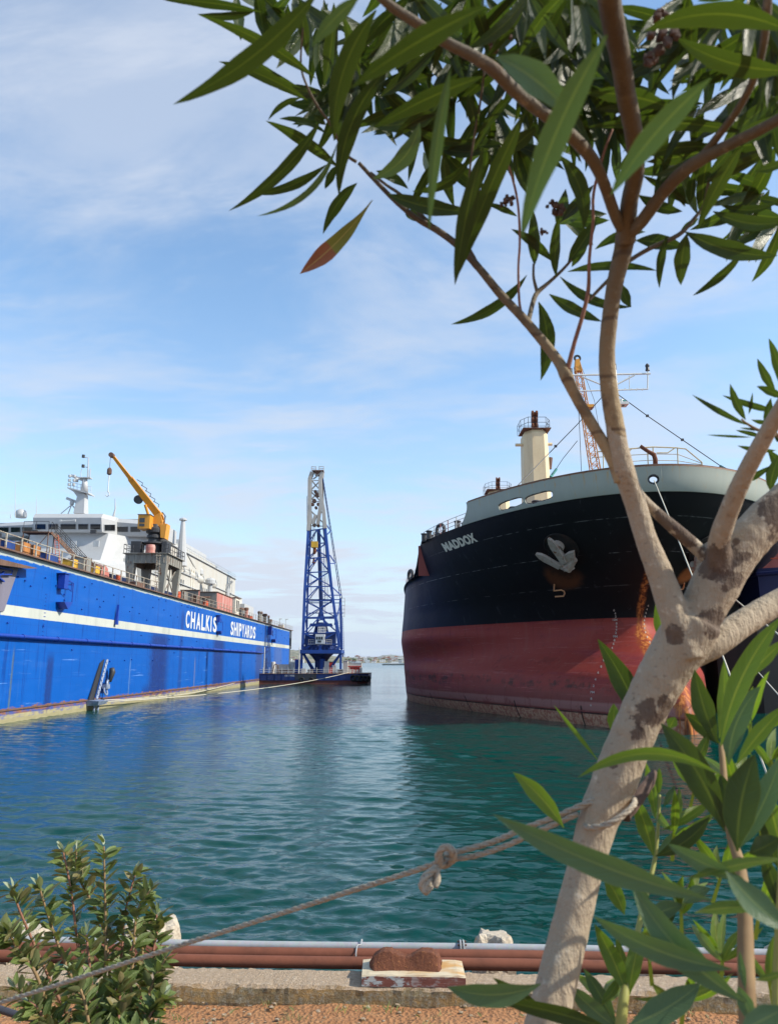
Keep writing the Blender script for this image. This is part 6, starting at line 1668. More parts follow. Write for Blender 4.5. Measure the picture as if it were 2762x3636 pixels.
    for y in (1650, 1668): b.tube([B2(605, y, 179.5), B2(652, y, 179.5)], .06, 5).tube([B2(755, y, 179.5), B2(803, y, 179.5)], .06, 5)
    b.build('cab_walkway', 'crane_grey', T)
    b = MB(); b.box(B2(630, 1655, 183), (3.0, 3, 2.6)).box(B2(785, 1650, 183), (3.2, 3, 3.0)); b.build('winch_house', 'crane_blue_dark', T)
floating_crane()
sag_line(aW(372, 2486, .9), B2(165, 1945, 177.4), 1.3, .06, 'mooring_line', 'double pale mooring line from the chain foot to the barge left end')
sag_line(aW(376, 2492, 1.0), B2(960, 1935, 176.6), .9, .06, 'mooring_line', 'long pale mooring line drooping across the water to the barge right side')
aR_ = aR
# ================================================================ foreground plants
def leaf_mat(name, dark, light, rib, back, thr=.12):
    m, N = mat(name)
    uv = N.new('ShaderNodeUVMap').outputs[0]; u, v, _ = N.sep(uv)
    p = N.pos(); rnd = N.new('ShaderNodeObjectInfo').outputs['Random']
    du = N.m('ABSOLUTE', N.m('SUBTRACT', u, .5))
    n1 = N.noise(N.map(p, (1, 1, 1)), 22, 4, .6); n2 = N.noise(p, 7, 2)
    vein = N.noise(N.comb(N.m('MULTIPLY', du, 1.2), N.m('SUBTRACT', N.m('MULTIPLY', v, 60), N.m('MULTIPLY', du, 16)), 0.0), 1, 1)
    f = N.m('MULTIPLY_ADD', n2, .7, N.m('MULTIPLY', rnd, .5))
    c = N.mix(N.step(f, .2, .85), dark, light)
    c = N.mix(N.m('MULTIPLY', N.step(vein, .4, .65), .22), c, tuple(q*1.5 for q in light))
    w_ = N.m('MULTIPLY_ADD', v, -.035, .052)
    c = N.mix(N.m('MULTIPLY', N.step(N.m('SUBTRACT', du, w_), -.012, .012, 1, 0), .8), c, rib)
    c = N.mix(N.m('MULTIPLY', N.step(du, .46, .49), .4), c, rib)
    bf = N.new('ShaderNodeNewGeometry').outputs['Backfacing']
    c = N.mix(N.m('MULTIPLY', bf, .55), c, back)
    b = N.bsdf(c, N.m('MULTIPLY_ADD', n1, .22, .26), 0, N.bump(vein, .0008), Specular_IOR_Level=.32)
    tr = N.new('ShaderNodeBsdfTranslucent'); N.put(tr.inputs[0], N.mix(1.0, c, (1.6, 1.9, .6), 'MULTIPLY'))
    mx = N.new('ShaderNodeMixShader'); mx.inputs[0].default_value = thr
    N.l.new(b.outputs[0], mx.inputs[1]); N.l.new(tr.outputs[0], mx.inputs[2])
    out = [q for q in N.n if q.type == 'OUTPUT_MATERIAL'][0]; N.l.new(mx.outputs[0], out.inputs[0])
    return m
leaf_mat('oleander_leaf', (.018, .030, .003), (.042, .062, .008), (.15, .17, .03), (.040, .060, .022), .38)
leaf_mat('oleander_leaf_pale', (.040, .090, .040), (.075, .135, .060), (.24, .30, .10), (.09, .14, .07), .22)
leaf_mat('oleander_leaf_fresh', (.065, .115, .010), (.135, .20, .02), (.40, .40, .06), (.10, .15, .035), .34)
leaf_mat('bush_leaf', (.045, .080, .018), (.15, .19, .055), (.18, .22, .09), (.17, .17, .10), .2)
leaf_mat('bush_leaf_olive', (.10, .10, .03), (.20, .16, .06), (.25, .2, .1), (.22, .18, .10), .2)
leaf_mat('bush_leaf_silver', (.16, .20, .12), (.26, .30, .20), (.4, .42, .36), (.5, .5, .45), .15)
m, N = mat('leaf_half_brown'); uv = N.new('ShaderNodeUVMap').outputs[0]; u, v, _ = N.sep(uv); p = N.pos(); n1 = N.noise(p, 40, 4)
c = N.mix(N.step(N.m('MULTIPLY_ADD', n1, .06, v), .62, .65), N.mix(n1, (.10, .15, .03), (.22, .28, .06)), N.mix(n1, (.16, .06, .03), (.30, .14, .08)))
du = N.m('ABSOLUTE', N.m('SUBTRACT', u, .5)); c = N.mix(N.m('MULTIPLY', N.step(du, .02, .045, 1, 0), .6), c, (.42, .40, .15)); N.bsdf(c, .5)
m, N = mat('bark'); p = N.pos(); n1 = N.noise(N.map(p, (9, 9, 5)), 1, 6, .65); n2 = N.noise(p, 55, 5, .7); n3 = N.noise(N.map(p, (5.5, 5.5, 3.6), (2.2, 4.1, .3)), 1, 4, .6)
c = N.mix(n1, (.25, .195, .13), (.42, .345, .25)); c = N.mix(N.step(n2, .55, .75), c, (.50, .43, .33)); c = N.mix(N.step(n2, .30, .42, .5, 0), c, (.17, .12, .08))
for (sx, sy, R_, rad) in ((1548, 1210, 1.10, .024), (1565, 1250, 1.10, .018), (1540, 1345, 1.09, .019), (1455, 1372, 1.07, .012), (1420, 1375, 1.07, .010), (1400, 1540, 1.07, .021), (1440, 1530, 1.08, .018), (1380, 1585, 1.07, .012), (1322, 1648, 1.07, .008), (1270, 1970, 1.07, .006), (1190, 1990, 1.07, .007), (1680, 1105, 1.13, .028), (1650, 1160, 1.13, .014), (1610, 1200, 1.1, .006), (1590, 1170, 1.1, .005), (1445, 1125, 1.1, .018), (1480, 1150, 1.1, .02)):
    P_ = aR_(sx*1.644, sy*1.644, R_+.015)
    dd = N.vm('SUBTRACT', p, tuple(P_)); ln = N.new('ShaderNodeVectorMath', operation='LENGTH'); N.l.new(dd, ln.inputs[0])
    e = N.m('ADD', N.m('DIVIDE', ln.outputs['Value'], rad), N.m('ADD', N.m('MULTIPLY', N.m('SUBTRACT', n1, .5), 2.6), N.m('MULTIPLY', N.m('SUBTRACT', n2, .5), 2.4)))
    c = N.mix(N.step(e, 1.0, 1.16, .85, 0), c, N.mix(n2, (.035, .022, .016), (.13, .08, .055)))
c = N.mix(N.m('MULTIPLY', N.step(N.m('MULTIPLY_ADD', n2, .12, n3), .70, .76), .6), c, N.mix(n2, (.06, .04, .03), (.16, .10, .07)))
lent = N.voro(N.map(p, (45, 45, 90)), 1); c = N.mix(N.step(lent, .1, .2, .4, 0), c, (.14, .09, .06))
N.bsdf(c, .85, 0, N.bump(N.m('ADD', N.m('MULTIPLY', n2, .6), N.m('ADD', n1, N.noise(N.map(p, (90, 90, 16)), 1, 4, .7))), .006))
m, N = mat('branch_bark'); p = N.pos(); n1 = N.noise(p, 16, 5, .6); n2 = N.noise(p, 70, 4, .7)
c = N.mix(n1, (.060, .048, .030), (.155, .125, .080)); c = N.mix(N.step(n2, .55, .75), c, (.24, .20, .14)); c = N.mix(N.step(n1, .34, .46, .75, 0), c, (.11, .07, .04))
N.bsdf(c, .8, 0, N.bump(n2, .003))
m, N = mat('limb_bark'); p = N.pos(); px_, py_, pz__ = N.sep(p); n1 = N.noise(p, 16, 5, .6); n2 = N.noise(p, 70, 4, .7)
c = N.mix(n1, (.22, .155, .08), (.42, .32, .18)); c = N.mix(N.step(n2, .55, .75), c, (.50, .41, .26)); c = N.mix(N.step(n1, .36, .46, .7, 0), c, (.14, .09, .05))
rg = N.m('ABSOLUTE', N.m('SUBTRACT', N.m('FRACT', N.m('MULTIPLY_ADD', n1, .25, N.m('MULTIPLY', pz__, 14))), .5)); c = N.mix(N.step(rg, .01, .05, .75, 0), c, (.10, .06, .035))
c = N.mix(N.step(pz__, 5.25, 5.6, 0, .85), c, (.045, .036, .024))
N.bsdf(c, .8, 0, N.bump(n2, .003))
m, N = mat('twig_red'); p = N.pos(); N.bsdf(N.mix(N.noise(p, 40, 3), (.14, .05, .03), (.30, .14, .08)), .7)
m, N = mat('twig_green'); p = N.pos(); N.bsdf(N.mix(N.noise(p, 30, 3), (.20, .22, .04), (.34, .32, .09)), .6)
m, N = mat('stem_brown'); p = N.pos(); N.bsdf(N.mix(N.noise(p, 40, 4), (.14, .08, .035), (.30, .20, .09)), .8)
m, N = mat('dry_flower'); p = N.pos(); N.bsdf(N.mix(N.noise(p, 60, 4), (.02, .012, .010), (.14, .085, .06)), .9)

V2S = 1.644
Z4 = lambda x, y: (500+x*.7143, y*.7143)
Z5 = lambda x, y: (1600+x*.6917, y*.6917)
Z6 = lambda x, y: (1600+x*.6917, 2200+y*.6917)
ZL = lambda x, y: (1950+x/2.069, 1200+y/2.069)
VV = lambda x, y: (x*V2S, y*V2S)
LW = .76
def leaf_geo(b, p0, p1, width, bend=0, R0=1.0, R1=None, roll=0.0, shape=.45, fold=.22, n=12, curl=0.0):
    """p0 base and p1 tip in picture coordinates, bend: sideways bow of the midrib as a share of its length"""
    R1 = R1 if R1 is not None else R0
    A = aR(*p0, R0); B = aR(*p1, R1); M_ = Vector(((p0[0]+p1[0])/2, (p0[1]+p1[1])/2)); d2 = Vector((p1[0]-p0[0], p1[1]-p0[1])); pr = Vector((-d2.y, d2.x))
    Mc = aR(M_.x+pr.x*bend*2, M_.y+pr.y*bend*2, (R0+R1)/2+curl)
    wv = LW*width/2*((R0+R1)/2)/Vector(ray(*M_)).length/max(.35, math.cos(roll))
    prev = None; vs = []; uv = []; tw = .55*math.sin(p1[0]*1.7+p0[1]*.9)
    for i in range(n+1):
        t = i/n; C_ = A*(1-t)**2+Mc*2*t*(1-t)+B*t*t; T_ = ((Mc-A)*(1-t)+(B-Mc)*t).normalized()
        view = (C_-CAMP).normalized(); sd = T_.cross(view).normalized(); nn = sd.cross(T_).normalized()
        rl = roll+tw*(t-.4); sd2 = sd*math.cos(rl)+nn*math.sin(rl); nn2 = sd2.cross(T_).normalized()
        tt = max(0.0, (t-.03)/.97)
        w_ = .96*wv*(math.sin(PI*tt**(math.log(.5)/math.log(shape)))**.88 if 0 < tt < 1 else 0)+wv*.055*(1-t)
        wob = 1+.05*math.sin(t*17+p0[0])
        for k, e in enumerate((-1, -.5, 0, .5, 1)):
            vs.append(C_+sd2*w_*e*wob-nn2*(abs(e)**1.3)*w_*fold); uv.append(((e+1)/2, t))
    fs = [(i*5+k, i*5+k+1, (i+1)*5+k+1, (i+1)*5+k) for i in range(n) for k in range(4)]
    b.add(vs, fs, uv)
def leaf(par, Zf, b0, t0, width, bend=0, R=1.0, R1=None, roll=0.0, mt='oleander_leaf', sc=None, name='leaf', lab=None, **kw):
    s = {Z4: .7143, Z5: .6917, Z6: .6917, ZL: 1/2.069, VV: V2S}[Zf]
    b = MB(); leaf_geo(b, Zf(*b0), Zf(*t0), width*s, bend, R, R1, roll, **kw)
    o = b.build(name, mt, par, smooth=True, fix=False)
    if lab: o['label'] = lab
    return o

def limb(b, pts, Rs, rad, n=14, k=6, jit=0.0):
    """pts in V picture coordinates, Rs distance, rad metres"""
    P = [aR(x*V2S, y*V2S, R) for (x, y), R in zip(pts, Rs)]
    pp, rr = smooth_path(P, rad, k)
    if jit: rr = [r*(1+jit*mnoise.noise((i*.9, r*50, 3))) for i, r in enumerate(rr)]
    b.tube(pp, rr, n); return pp

OL = thing('oleander', 'old oleander with thick pale trunk forking up over the picture at the right', 'shrub', aR(1185*V2S, 2212*V2S, 1.12))
PXK = .87
def px2m(w_, R): return PXK*w_*V2S/2*R/2750
# trunk with its major limbs, fused to one surface
b = MB(); b2 = MB()
low = [(1160, 2290), (1180, 2212), (1222, 2040), (1262, 1880), (1292, 1770), (1325, 1690), (1360, 1600), (1402, 1510), (1440, 1440), (1475, 1385), (1505, 1335)]
limb(b, low, [1.16]+[1.12]*10, [px2m(w_, 1.12) for w_ in (90, 88, 83, 80, 90, 103, 101, 104, 114, 126, 118)], 18, 6, .05)
g = aR(1160*V2S, 2290*V2S, 1.16)
b.tube([Vector((g.x-.10, g.y-.02, 2.78)), Vector((g.x-.06, g.y, 3.2)), g], [.062, .048, px2m(96, 1.12)], 16)
limb(b, [(1488, 1372), (1545, 1262), (1590, 1195), (1650, 1130), (1740, 1050), (1850, 960)], [1.12, 1.13, 1.14, 1.16, 1.2, 1.25], [px2m(w_, 1.12) for w_ in (96, 112, 100, 100, 96, 88)], 18, 6, .05)
limb(b, [(1490, 1425), (1462, 1345), (1425, 1240), (1395, 1165), (1372, 1090), (1345, 1010), (1328, 930), (1315, 850)], [1.1]*5+[1.09]*3, [px2m(w_, 1.1) for w_ in (56, 74, 62, 53, 52, 53, 44, 28)], 16, 6, .05)
limb(b2, [(1345, 1005), (1330, 930), (1316, 850), (1310, 770), (1316, 690), (1328, 610), (1345, 540), (1352, 490)], [1.09]*8, [px2m(w_, 1.1) for w_ in (36, 44, 41, 38, 37, 38, 42, 46)], 16, 6, .05)
limb(b2, [(1352, 520), (1358, 440), (1372, 370), (1368, 290), (1352, 210), (1338, 120), (1320, 30), (1308, -60)], [1.08, 1.05, 1.0, .96, .92, .88, .85, .82], [px2m(w_, 1.05) for w_ in (44, 38, 36, 36, 36, 36, 38, 38)], 14, 6, .04)
limb(b, [(1475, 1425), (1540, 1390), (1605, 1345), (1680, 1300), (1770, 1255)], [1.14, 1.16, 1.2, 1.25, 1.3], [px2m(w_, 1.15) for w_ in (60, 68, 64, 61, 56)], 14, 6, .05)
limb(b, [(1552, 1235), (1552, 1170), (1575, 1100), (1605, 1030), (1650, 945), (1700, 860), (1760, 770)], [1.12, 1.1, 1.08, 1.06, 1.04, 1.02, 1.0], [px2m(w_, 1.1) for w_ in (66, 50, 44, 40, 37, 35, 33)], 14, 6, .04)
b2.build("branch", "limb_bark", OL, smooth=True)
TR = b.build('trunk', 'bark', OL, smooth=True)
md = TR.modifiers.new('fuse', 'REMESH'); md.mode = 'VOXEL'; md.voxel_size = .0026; md.use_smooth_shade = True
md = TR.modifiers.new('soft', 'SMOOTH'); md.factor = .6; md.iterations = 9
PXK = .70
def branch(pts, Rs, ws, mt='branch_bark', nm='branch', n=12):
    b = MB(); limb(b, pts, Rs, [px2m(w_, 1.0) for w_ in ws], n, 6, .05)
    rr = random.Random(int(pts[0][0]))
    return b.build(nm, mt, OL, smooth=True)
branch([(1340, 1040), (1318, 985), (1280, 920), (1245, 860), (1222, 812), (1205, 780), (1170, 735), (1130, 688), (1080, 635), (1035, 580), (990, 532), (945, 498), (905, 475), (860, 440), (815, 395), (775, 352)], [1.09]*5+[1.1, 1.11, 1.12, 1.13, 1.14, 1.15, 1.16, 1.17, 1.18, 1.19, 1.2], [44, 40, 38, 36, 44, 36, 33, 31, 29, 26, 24, 23, 21, 17, 15, 13], 'limb_bark')
branch([(1535, 1215), (1500, 1180), (1460, 1145), (1420, 1110), (1385, 1075), (1365, 1040)], [1.13, 1.13, 1.12, 1.12, 1.11, 1.1], [46, 46, 44, 38, 34, 26], 'bark')
branch([(1350, 500), (1330, 470), (1305, 400), (1282, 350), (1248, 308), (1200, 265), (1150, 228), (1105, 190), (1065, 150), (1015, 118), (960, 90), (900, 50), (840, 10), (800, -30)], [1.08, 1.05, 1.0, .97, .95, .93, .92, .91, .9, .9, .9, .9, .9, .9], [40, 34, 32, 34, 34, 32, 32, 32, 32, 28, 26, 24, 22, 20])
branch([(1358, 505), (1385, 478), (1428, 420), (1470, 375), (1520, 340), (1590, 305), (1650, 275), (1720, 235)], [1.08, 1.05, 1.02, 1.0, .98, .96, .95, .94], [40, 38, 36, 38, 34, 28, 27, 26])
branch([(1510, 348), (1545, 300), (1590, 240), (1625, 175), (1645, 110), (1655, 30), (1658, -40)], [.99, .97, .95, .93, .91, .9, .9], [28, 20, 19, 18, 18, 20, 20])
branch([(1225, 800), (1240, 740), (1258, 680), (1270, 625), (1272, 560), (1280, 480), (1281, 420), (1295, 360), (1310, 310), (1322, 280)], [1.09, 1.1, 1.11, 1.12, 1.13, 1.14, 1.15, 1.16, 1.17, 1.18], [18, 14, 14, 14, 11, 10, 10, 9, 8, 7], 'twig_red', 'twig')
branch([(1128, 690), (1121, 650), (1119, 580), (1122, 520), (1118, 440), (1105, 380), (1095, 350)], [1.12, 1.13, 1.14, 1.14, 1.15, 1.16, 1.17], [12, 9, 8, 8, 8, 8, 6], 'twig_red', 'twig')
branch([(1140, 698), (1150, 655), (1160, 632), (1185, 610), (1212, 585), (1235, 560)], [1.12, 1.16, 1.18, 1.19, 1.2, 1.2], [16, 17, 18, 13, 11, 9])
branch([(1160, 632), (1152, 600), (1152, 570)], [1.18, 1.19, 1.2], [14, 10, 8])
branch([(1270, 650), (1300, 618), (1350, 570), (1400, 538), (1465, 507), (1500, 470), (1520, 440), (1530, 385)], [1.12, 1.13, 1.14, 1.15, 1.16, 1.17, 1.18, 1.18], [10, 12, 14, 15, 15, 12, 10, 8])
branch([(770, 350), (745, 330), (715, 270), (690, 235), (665, 190), (650, 140), (655, 60)], [1.2, 1.2, 1.2, 1.2, 1.2, 1.2, 1.2], [12, 10, 10, 9, 8, 7, 6])
branch([(940, 495), (870, 425), (835, 400), (800, 372)], [1.17, 1.19, 1.2, 1.2], [14, 12, 10, 8])
branch([(1035, 580), (1018, 545), (1000, 520)], [1.14, 1.15, 1.16], [13, 10, 6])
branch([(1010, 480), (1012, 400), (1020, 320), (1040, 200), (1050, 100)], [1.2]*5, [5, 7, 8, 8, 7], 'branch_bark', 'twig')
branch([(1700, 960), (1665, 930), (1640, 930), (1612, 915), (1600, 905)], [1.2, 1.2, 1.2, 1.2, 1.2], [14, 12, 11, 8, 6], 'stem_brown')
branch([(1740, 1080), (1700, 990), (1690, 900), (1700, 780)], [1.3]*4, [14, 14, 12, 8], 'stem_brown')

# leaves (base, tip, width, bow, distance, roll)
LV = [
 (Z4, (880, -40), (160, 520), 132, -.06, .80, .3), (Z4, (870, 390), (280, 70), 74, .05, 1.15, .4), (Z4, (830, 500), (385, 305), 66, .05, 1.15, .3), (Z4, (800, 440), (505, 265), 34, -.02, 1.2, .9),
 (Z4, (800, 485), (632, 600), 36, .12, 1.2, .3), (Z4, (985, 835), (620, 600), 72, .05, 1.2, .5), (Z4, (895, 595), (435, 1050), 78, -.07, 1.1, .3), (Z4, (920, 820), (550, 965), 60, -.08, 1.2, .4),
 (Z4, (970, 825), (915, 940), 52, .02, 1.25, .4), (Z4, (1075, 910), (905, 1165), 74, .08, 1.2, .3), (Z4, (1215, 350), (985, 980), 112, .10, 1.0, .2),
 (Z4, (1170, 50), (960, 700), 135, .09, .95, .2), (Z4, (1225, 965), (1650, 1050), 100, .05, 1.15, .2), (Z4, (1170, 850), (1330, 940), 60, -.06, 1.25, .3), (Z4, (1700, 740), (1560, 1420), 112, .02, .9, .2),
 (Z5, (390, 1412), (0, 1665), 68, -.10, 1.2, .3), (Z4, (1640, 770), (1345, 950), 62, -.16, 1.2, .3), (Z4, (600, 60), (110, 0), 56, .03, 1.2, .6), (Z4, (560, 60), (280, 70), 46, -.05, 1.2, .5),
 (Z4, (830, 280), (790, -10), 66, 0, 1.2, .2), (Z4, (910, 430), (960, 10), 84, .03, 1.2, .4), (Z4, (1190, 480), (1470, 240), 96, .03, 1.2, .3), (Z4, (1090, 380), (1000, 60), 70, .02, 1.2, .4),
 (Z4, (1140, 620), (1500, 460), 112, .16, 1.12, .3), (Z4, (1120, 300), (1230, 180), 40, .03, 1.2, .3), (Z4, (1100, 320), (1480, 200), 60, -.1, 1.2, .3), (Z4, (1480, 560), (1250, 700), 70, .1, 1.1, .3), (Z4, (1320, 640), (1470, 570), 70, 0, 1.1, .2),
 (Z4, (1660, 700), (1320, 600), 50, -.12, 1.25, .2), (Z4, (1640, 760), (1760, 500), 60, .05, 1.25, .3), (Z4, (1460, 800), (1330, 1040), 60, 0, 1.3, .3), (Z4, (1310, 1040), (1410, 1090), 60, .1, 1.28, .3),
 (Z4, (960, 700), (1000, 590), 46, 0, 1.2, .3), (Z4, (920, 620), (860, 570), 40, 0, 1.2, .3), (Z4, (690, 590), (930, 670), 40, -.1, 1.22, .3),
 (Z5, (390, 560), (20, 1450), 115, .02, .92, .2),
 (Z5, (1500, 680), (690, 655), 92, .05, 1.05, .3), (Z5, (560, 800), (680, 1180), 104, -.12, 1.1, .2), (Z5, (1140, 560), (690, 480), 112, .06, 1.0, .4),
 (Z5, (1740, 160), (990, 160), 150, .12, .85, .3), (Z5, (1750, 360), (1150, 190), 130, -.08, .9, .3), (Z5, (1200, 1190), (1678, 1312), 116, .07, 1.12, .2), (Z5, (1210, 1200), (1180, 1465), 98, .04, 1.12, .2),
 (Z5, (1112, 1210), (1070, 1482), 54, .06, 1.15, .3), (Z5, (1500, 1290), (1240, 1518), 56, -.05, 1.2, .4), (Z5, (1500, 740), (1262, 1180), 96, .03, .95, .2), (Z5, (1345, 1085), (1740, 1130), 92, .10, 1.15, .3),
 (Z5, (1380, 1050), (1690, 1030), 54, .12, 1.18, .3), (Z5, (600, 1395), (1060, 1390), 60, -.06, 1.18, .2), (Z5, (560, 1420), (930, 1575), 62, .12, 1.2, .3), (Z5, (505, 1510), (778, 1652), 74, .04, 1.18, .2),
 (Z5, (450, 1550), (460, 1955), 100, -.10, 1.18, .1), (Z5, (430, 1360), (425, 1080), 82, .0, 1.2, .3), (Z5, (540, 1420), (556, 1105), 68, -.04, 1.18, .2), (Z5, (525, 1345), (308, 1175), 62, .06, 1.2, .2),
 (Z5, (600, 1350), (750, 1120), 92, .02, 1.2, .3), (Z5, (620, 1370), (700, 1180), 66, .05, 1.22, .3), (Z5, (950, 1235), (1200, 1270), 96, -.03, 1.2, .3), (Z5, (960, 1000), (1190, 1085), 76, .08, 1.2, .3),
 (Z5, (340, 1110), (180, 1045), 40, .05, 1.2, .3), (Z5, (130, 680), (85, 480), 72, .03, 1.2, .2), (Z5, (150, 690), (340, 470), 62, -.04, 1.2, .2), (Z5, (1200, 1060), (1075, 830), 76, .05, 1.2, .3), (Z5, (1225, 1045), (1245, 880), 60, 0, 1.2, .3),
 (Z5, (440, 660), (290, 800), 90, .05, 1.1, .2), (Z5, (1300, 920), (1560, 560), 60, .04, 1.15, .4), (Z5, (1380, 770), (1720, 480), 96, -.05, 1.05, .3), (Z5, (1440, 760), (1760, 600), 110, -.05, 1.0, .3),
 (Z5, (1560, 880), (1740, 820), 60, .03, 1.1, .3), (Z5, (1220, 1050), (980, 900), 60, .03, 1.2, .3), (Z5, (1270, 1120), (1180, 1180), 40, 0, 1.2, .3), (Z5, (1560, 1020), (1750, 1070), 50, -.06, 1.25, .3), (Z5, (1460, 1180), (1720, 1130), 44, .05, 1.25, .3),
 (Z5, (880, 1460), (925, 1578), 66, .08, 1.2, .3), (Z5, (740, 1280), (1000, 1190), 60, -.08, 1.25, .3),
 (ZL, (1450, 640), (1045, 415), 54, -.02, 1.15, .2), (ZL, (1440, 602), (1325, 335), 74, -.04, 1.15, .2), (ZL, (1690, 545), (1265, 420), 62, -.02, 1.2, .3), (ZL, (1462, 560), (1490, 400), 30, .03, 1.2, .3),
 (ZL, (1660, 400), (1525, 150), 76, -.03, 1.2, .2), (ZL, (1710, 370), (1608, 0), 92, .04, 1.2, .2), (ZL, (1720, 440), (1520, 355), 76, .03, 1.15, .3), (ZL, (1600, 660), (1625, 440), 78, -.03, 1.12, .1),
 (ZL, (1570, 730), (1365, 678), 42, .02, 1.2, .3), (ZL, (1660, 825), (1378, 790), 52, -.05, 1.2, .3), (ZL, (1620, 940), (1345, 1068), 66, -.06, 1.25, .3), (ZL, (1620, 1120), (1690, 860), 110, -.05, 1.25, .3),
 (ZL, (1570, 680), (1395, 660), 24, 0, 1.2, .3), (ZL, (1640, 620), (1480, 600), 44, -.05, 1.2, .4), (ZL, (1720, 1000), (1600, 820), 90, .05, 1.3, .3), (ZL, (1650, 720), (1740, 740), 90, .05, 1.25, .3), (ZL, (1480, 730), (1150, 712), 24, 0, 1.2, .3),
]
PALE = [(Z4, (975, 715), (575, 1075), 42, -.15, 1.0, .5), (Z4, (1385, 610), (1150, 890), 112, -.14, 1.0, .2), (Z4, (1540, 330), (1432, 1150), 82, .02, .62, .1), (Z4, (1090, -20), (845, 235), 92, .04, .7, .3), (Z5, (800, 180), (358, 1235), 190, .04, .56, .1),
        (Z5, (1335, 400), (818, 1005), 168, .04, .60, .1), (Z5, (230, 290), (620, 590), 190, -.06, .62, .4), (Z5, (1430, 620), (1505, 300), 120, .02, 1.15, .2), (Z5, (1470, 640), (1590, 460), 40, .04, 1.2, .3), (Z5, (850, 930), (850, 660), 66, .0, 1.25, .3)]
DARKN = [(Z4, (1720, 30), (1040, 440), 150, .03, .62, .2), (Z4, (1700, 380), (1150, 640), 110, .03, .8, .4)]
for L_ in LV: leaf(OL, L_[0], L_[1], L_[2], L_[3]*1.04, L_[4], L_[5], None, L_[6])
for L_ in PALE: leaf(OL, L_[0], L_[1], L_[2], L_[3], L_[4], L_[5], None, L_[6], 'oleander_leaf_pale')
for L_ in DARKN: leaf(OL, L_[0], L_[1], L_[2], L_[3], L_[4], L_[5], None, L_[6])
leaf(OL, Z4, (1150, 995), (790, 1362), 112, -.04, 1.15, None, .2, 'leaf_half_brown', lab='curled leaf with a dead brown tip', shape=.62)
# denser foliage filling the crown overhead: too many to tell apart
fb = MB(); rs = random.Random(17)
def whorl(cx_, cy_, ang, R, n=9, ln=120, spread=1.0, w_=22):
    for k in range(n):
        a = ang + rs.uniform(-1, 1)*spread*1.25; L_ = ln*rs.uniform(.7, 1.15)
        o = rs.uniform(0, 26); sx, sy = cx_-math.cos(ang)*o, cy_-math.sin(ang)*o
        ex, ey = sx+math.cos(a)*L_, sy+math.sin(a)*L_*1.0+12
        leaf_geo(fb, VV(sx, sy), VV(ex, ey), w_*V2S*rs.uniform(.8, 1.2), rs.uniform(-.1, .1), R+rs.uniform(-.05, .05), R+rs.uniform(-.12, .12), rs.uniform(0, .6), n=8)
for (x, y, a, R, n, ln) in ((700, 40, 1.4, 1.35, 8, 130), (760, 130, 1.7, 1.3, 8, 120), (720, 215, 2.6, 1.3, 6, 80), (850, 60, 1.3, 1.3, 9, 140), (830, 190, .5, 1.3, 8, 120), (950, 30, 1.7, 1.25, 10, 130), (980, 150, 1.5, 1.3, 9, 130),
                          (1060, 40, 1.2, 1.25, 10, 130), (1110, 120, 1.8, 1.25, 9, 120), (1180, 30, 1.5, 1.2, 11, 140), (1240, 90, 2.2, 1.2, 10, 130), (1290, 20, 1.7, 1.2, 9, 120), (1260, 190, 1.2, 1.25, 9, 120), (1060, 240, 1.7, 1.3, 8, 110),
                          (1430, 30, 1.9, 1.3, 6, 100), (1500, 90, 2.6, 1.2, 8, 130), (1560, 40, 1.9, 1.15, 10, 140), (1640, 60, 1.8, 1.1, 10, 150), (1660, 160, 2.2, 1.15, 9, 130), (1600, 200, 2.0, 1.2, 7, 110), (1500, 240, 2.4, 1.2, 8, 110), (1660, 330, 2.3, 1.2, 8, 120),
                          (1640, 420, 2.7, 1.25, 7, 110), (1520, 330, 2.6, 1.2, 8, 110), (1420, 230, 2.4, 1.2, 7, 100), (1440, 330, 1.3, 1.25, 5, 90), (1400, 120, 1.9, 1.2, 6, 110), (1180, 180, 1.0, 1.15, 8, 110), (1300, 260, 2.6, 1.25, 6, 90), (900, 250, 1.9, 1.3, 6, 100), (960, 330, .6, 1.3, 5, 80), (1220, 470, -.8, 1.3, 4, 90), (1680, 480, 2.4, 1.3, 5, 100), (1120, 320, .8, 1.3, 5, 90),
                          (640, 0, 1.3, 1.3, 5, 90), (560, -10, .9, 1.3, 4, 80), (890, -10, 1.5, 1.1, 9, 120), (1010, -10, 1.6, 1.1, 9, 120), (1140, -10, 1.5, 1.05, 10, 130), (1240, -20, 1.6, 1.0, 9, 130), (1480, 0, 2.0, 1.1, 6, 110), (1620, -10, 1.8, 1.0, 10, 150)):
    whorl(x, y, a, R, n, ln*1.45, .8, 33)
    whorl(x+rs.uniform(-50, 50), y+rs.uniform(-40, 30)-12, a+rs.uniform(-.6, .6), R+.12, max(2, n//3), ln*1.2, .8, 30)
o = fb.build('foliage', 'oleander_leaf', OL, smooth=True, fix=False); o['kind'] = 'stuff'
# dried flower heads
def dried(x, y, R, s, seed, ang=0):
    P = aR(x*V2S, y*V2S, R); b = MB(); r_ = random.Random(seed)
    for k in range(9):
        c = P+Vector((r_.uniform(-1, 1), r_.uniform(-.6, .6), r_.uniform(-.6, .6)))*s; b.rock(c, (s*.35, s*.3, s*r_.uniform(.25, .5)), seed+k, 2, .7)
    b.build('dried_flower', 'dry_flower', OL)
dried(1205, 455, 1.15, .010, 3); dried(1192, 440, 1.15, .007, 33); dried(1100, 432, 1.15, .007, 5); dried(1088, 440, 1.15, .005, 55); dried(1175, 500, 1.15, .005, 8); dried(1432, 30, 1.0, .008, 12); dried(1060, 100, 1.1, .008, 15); dried(1430, 85, .9, .012, 17); dried(1410, 130, .9, .009, 18); dried(1096, 72, 1.1, .007, 19)
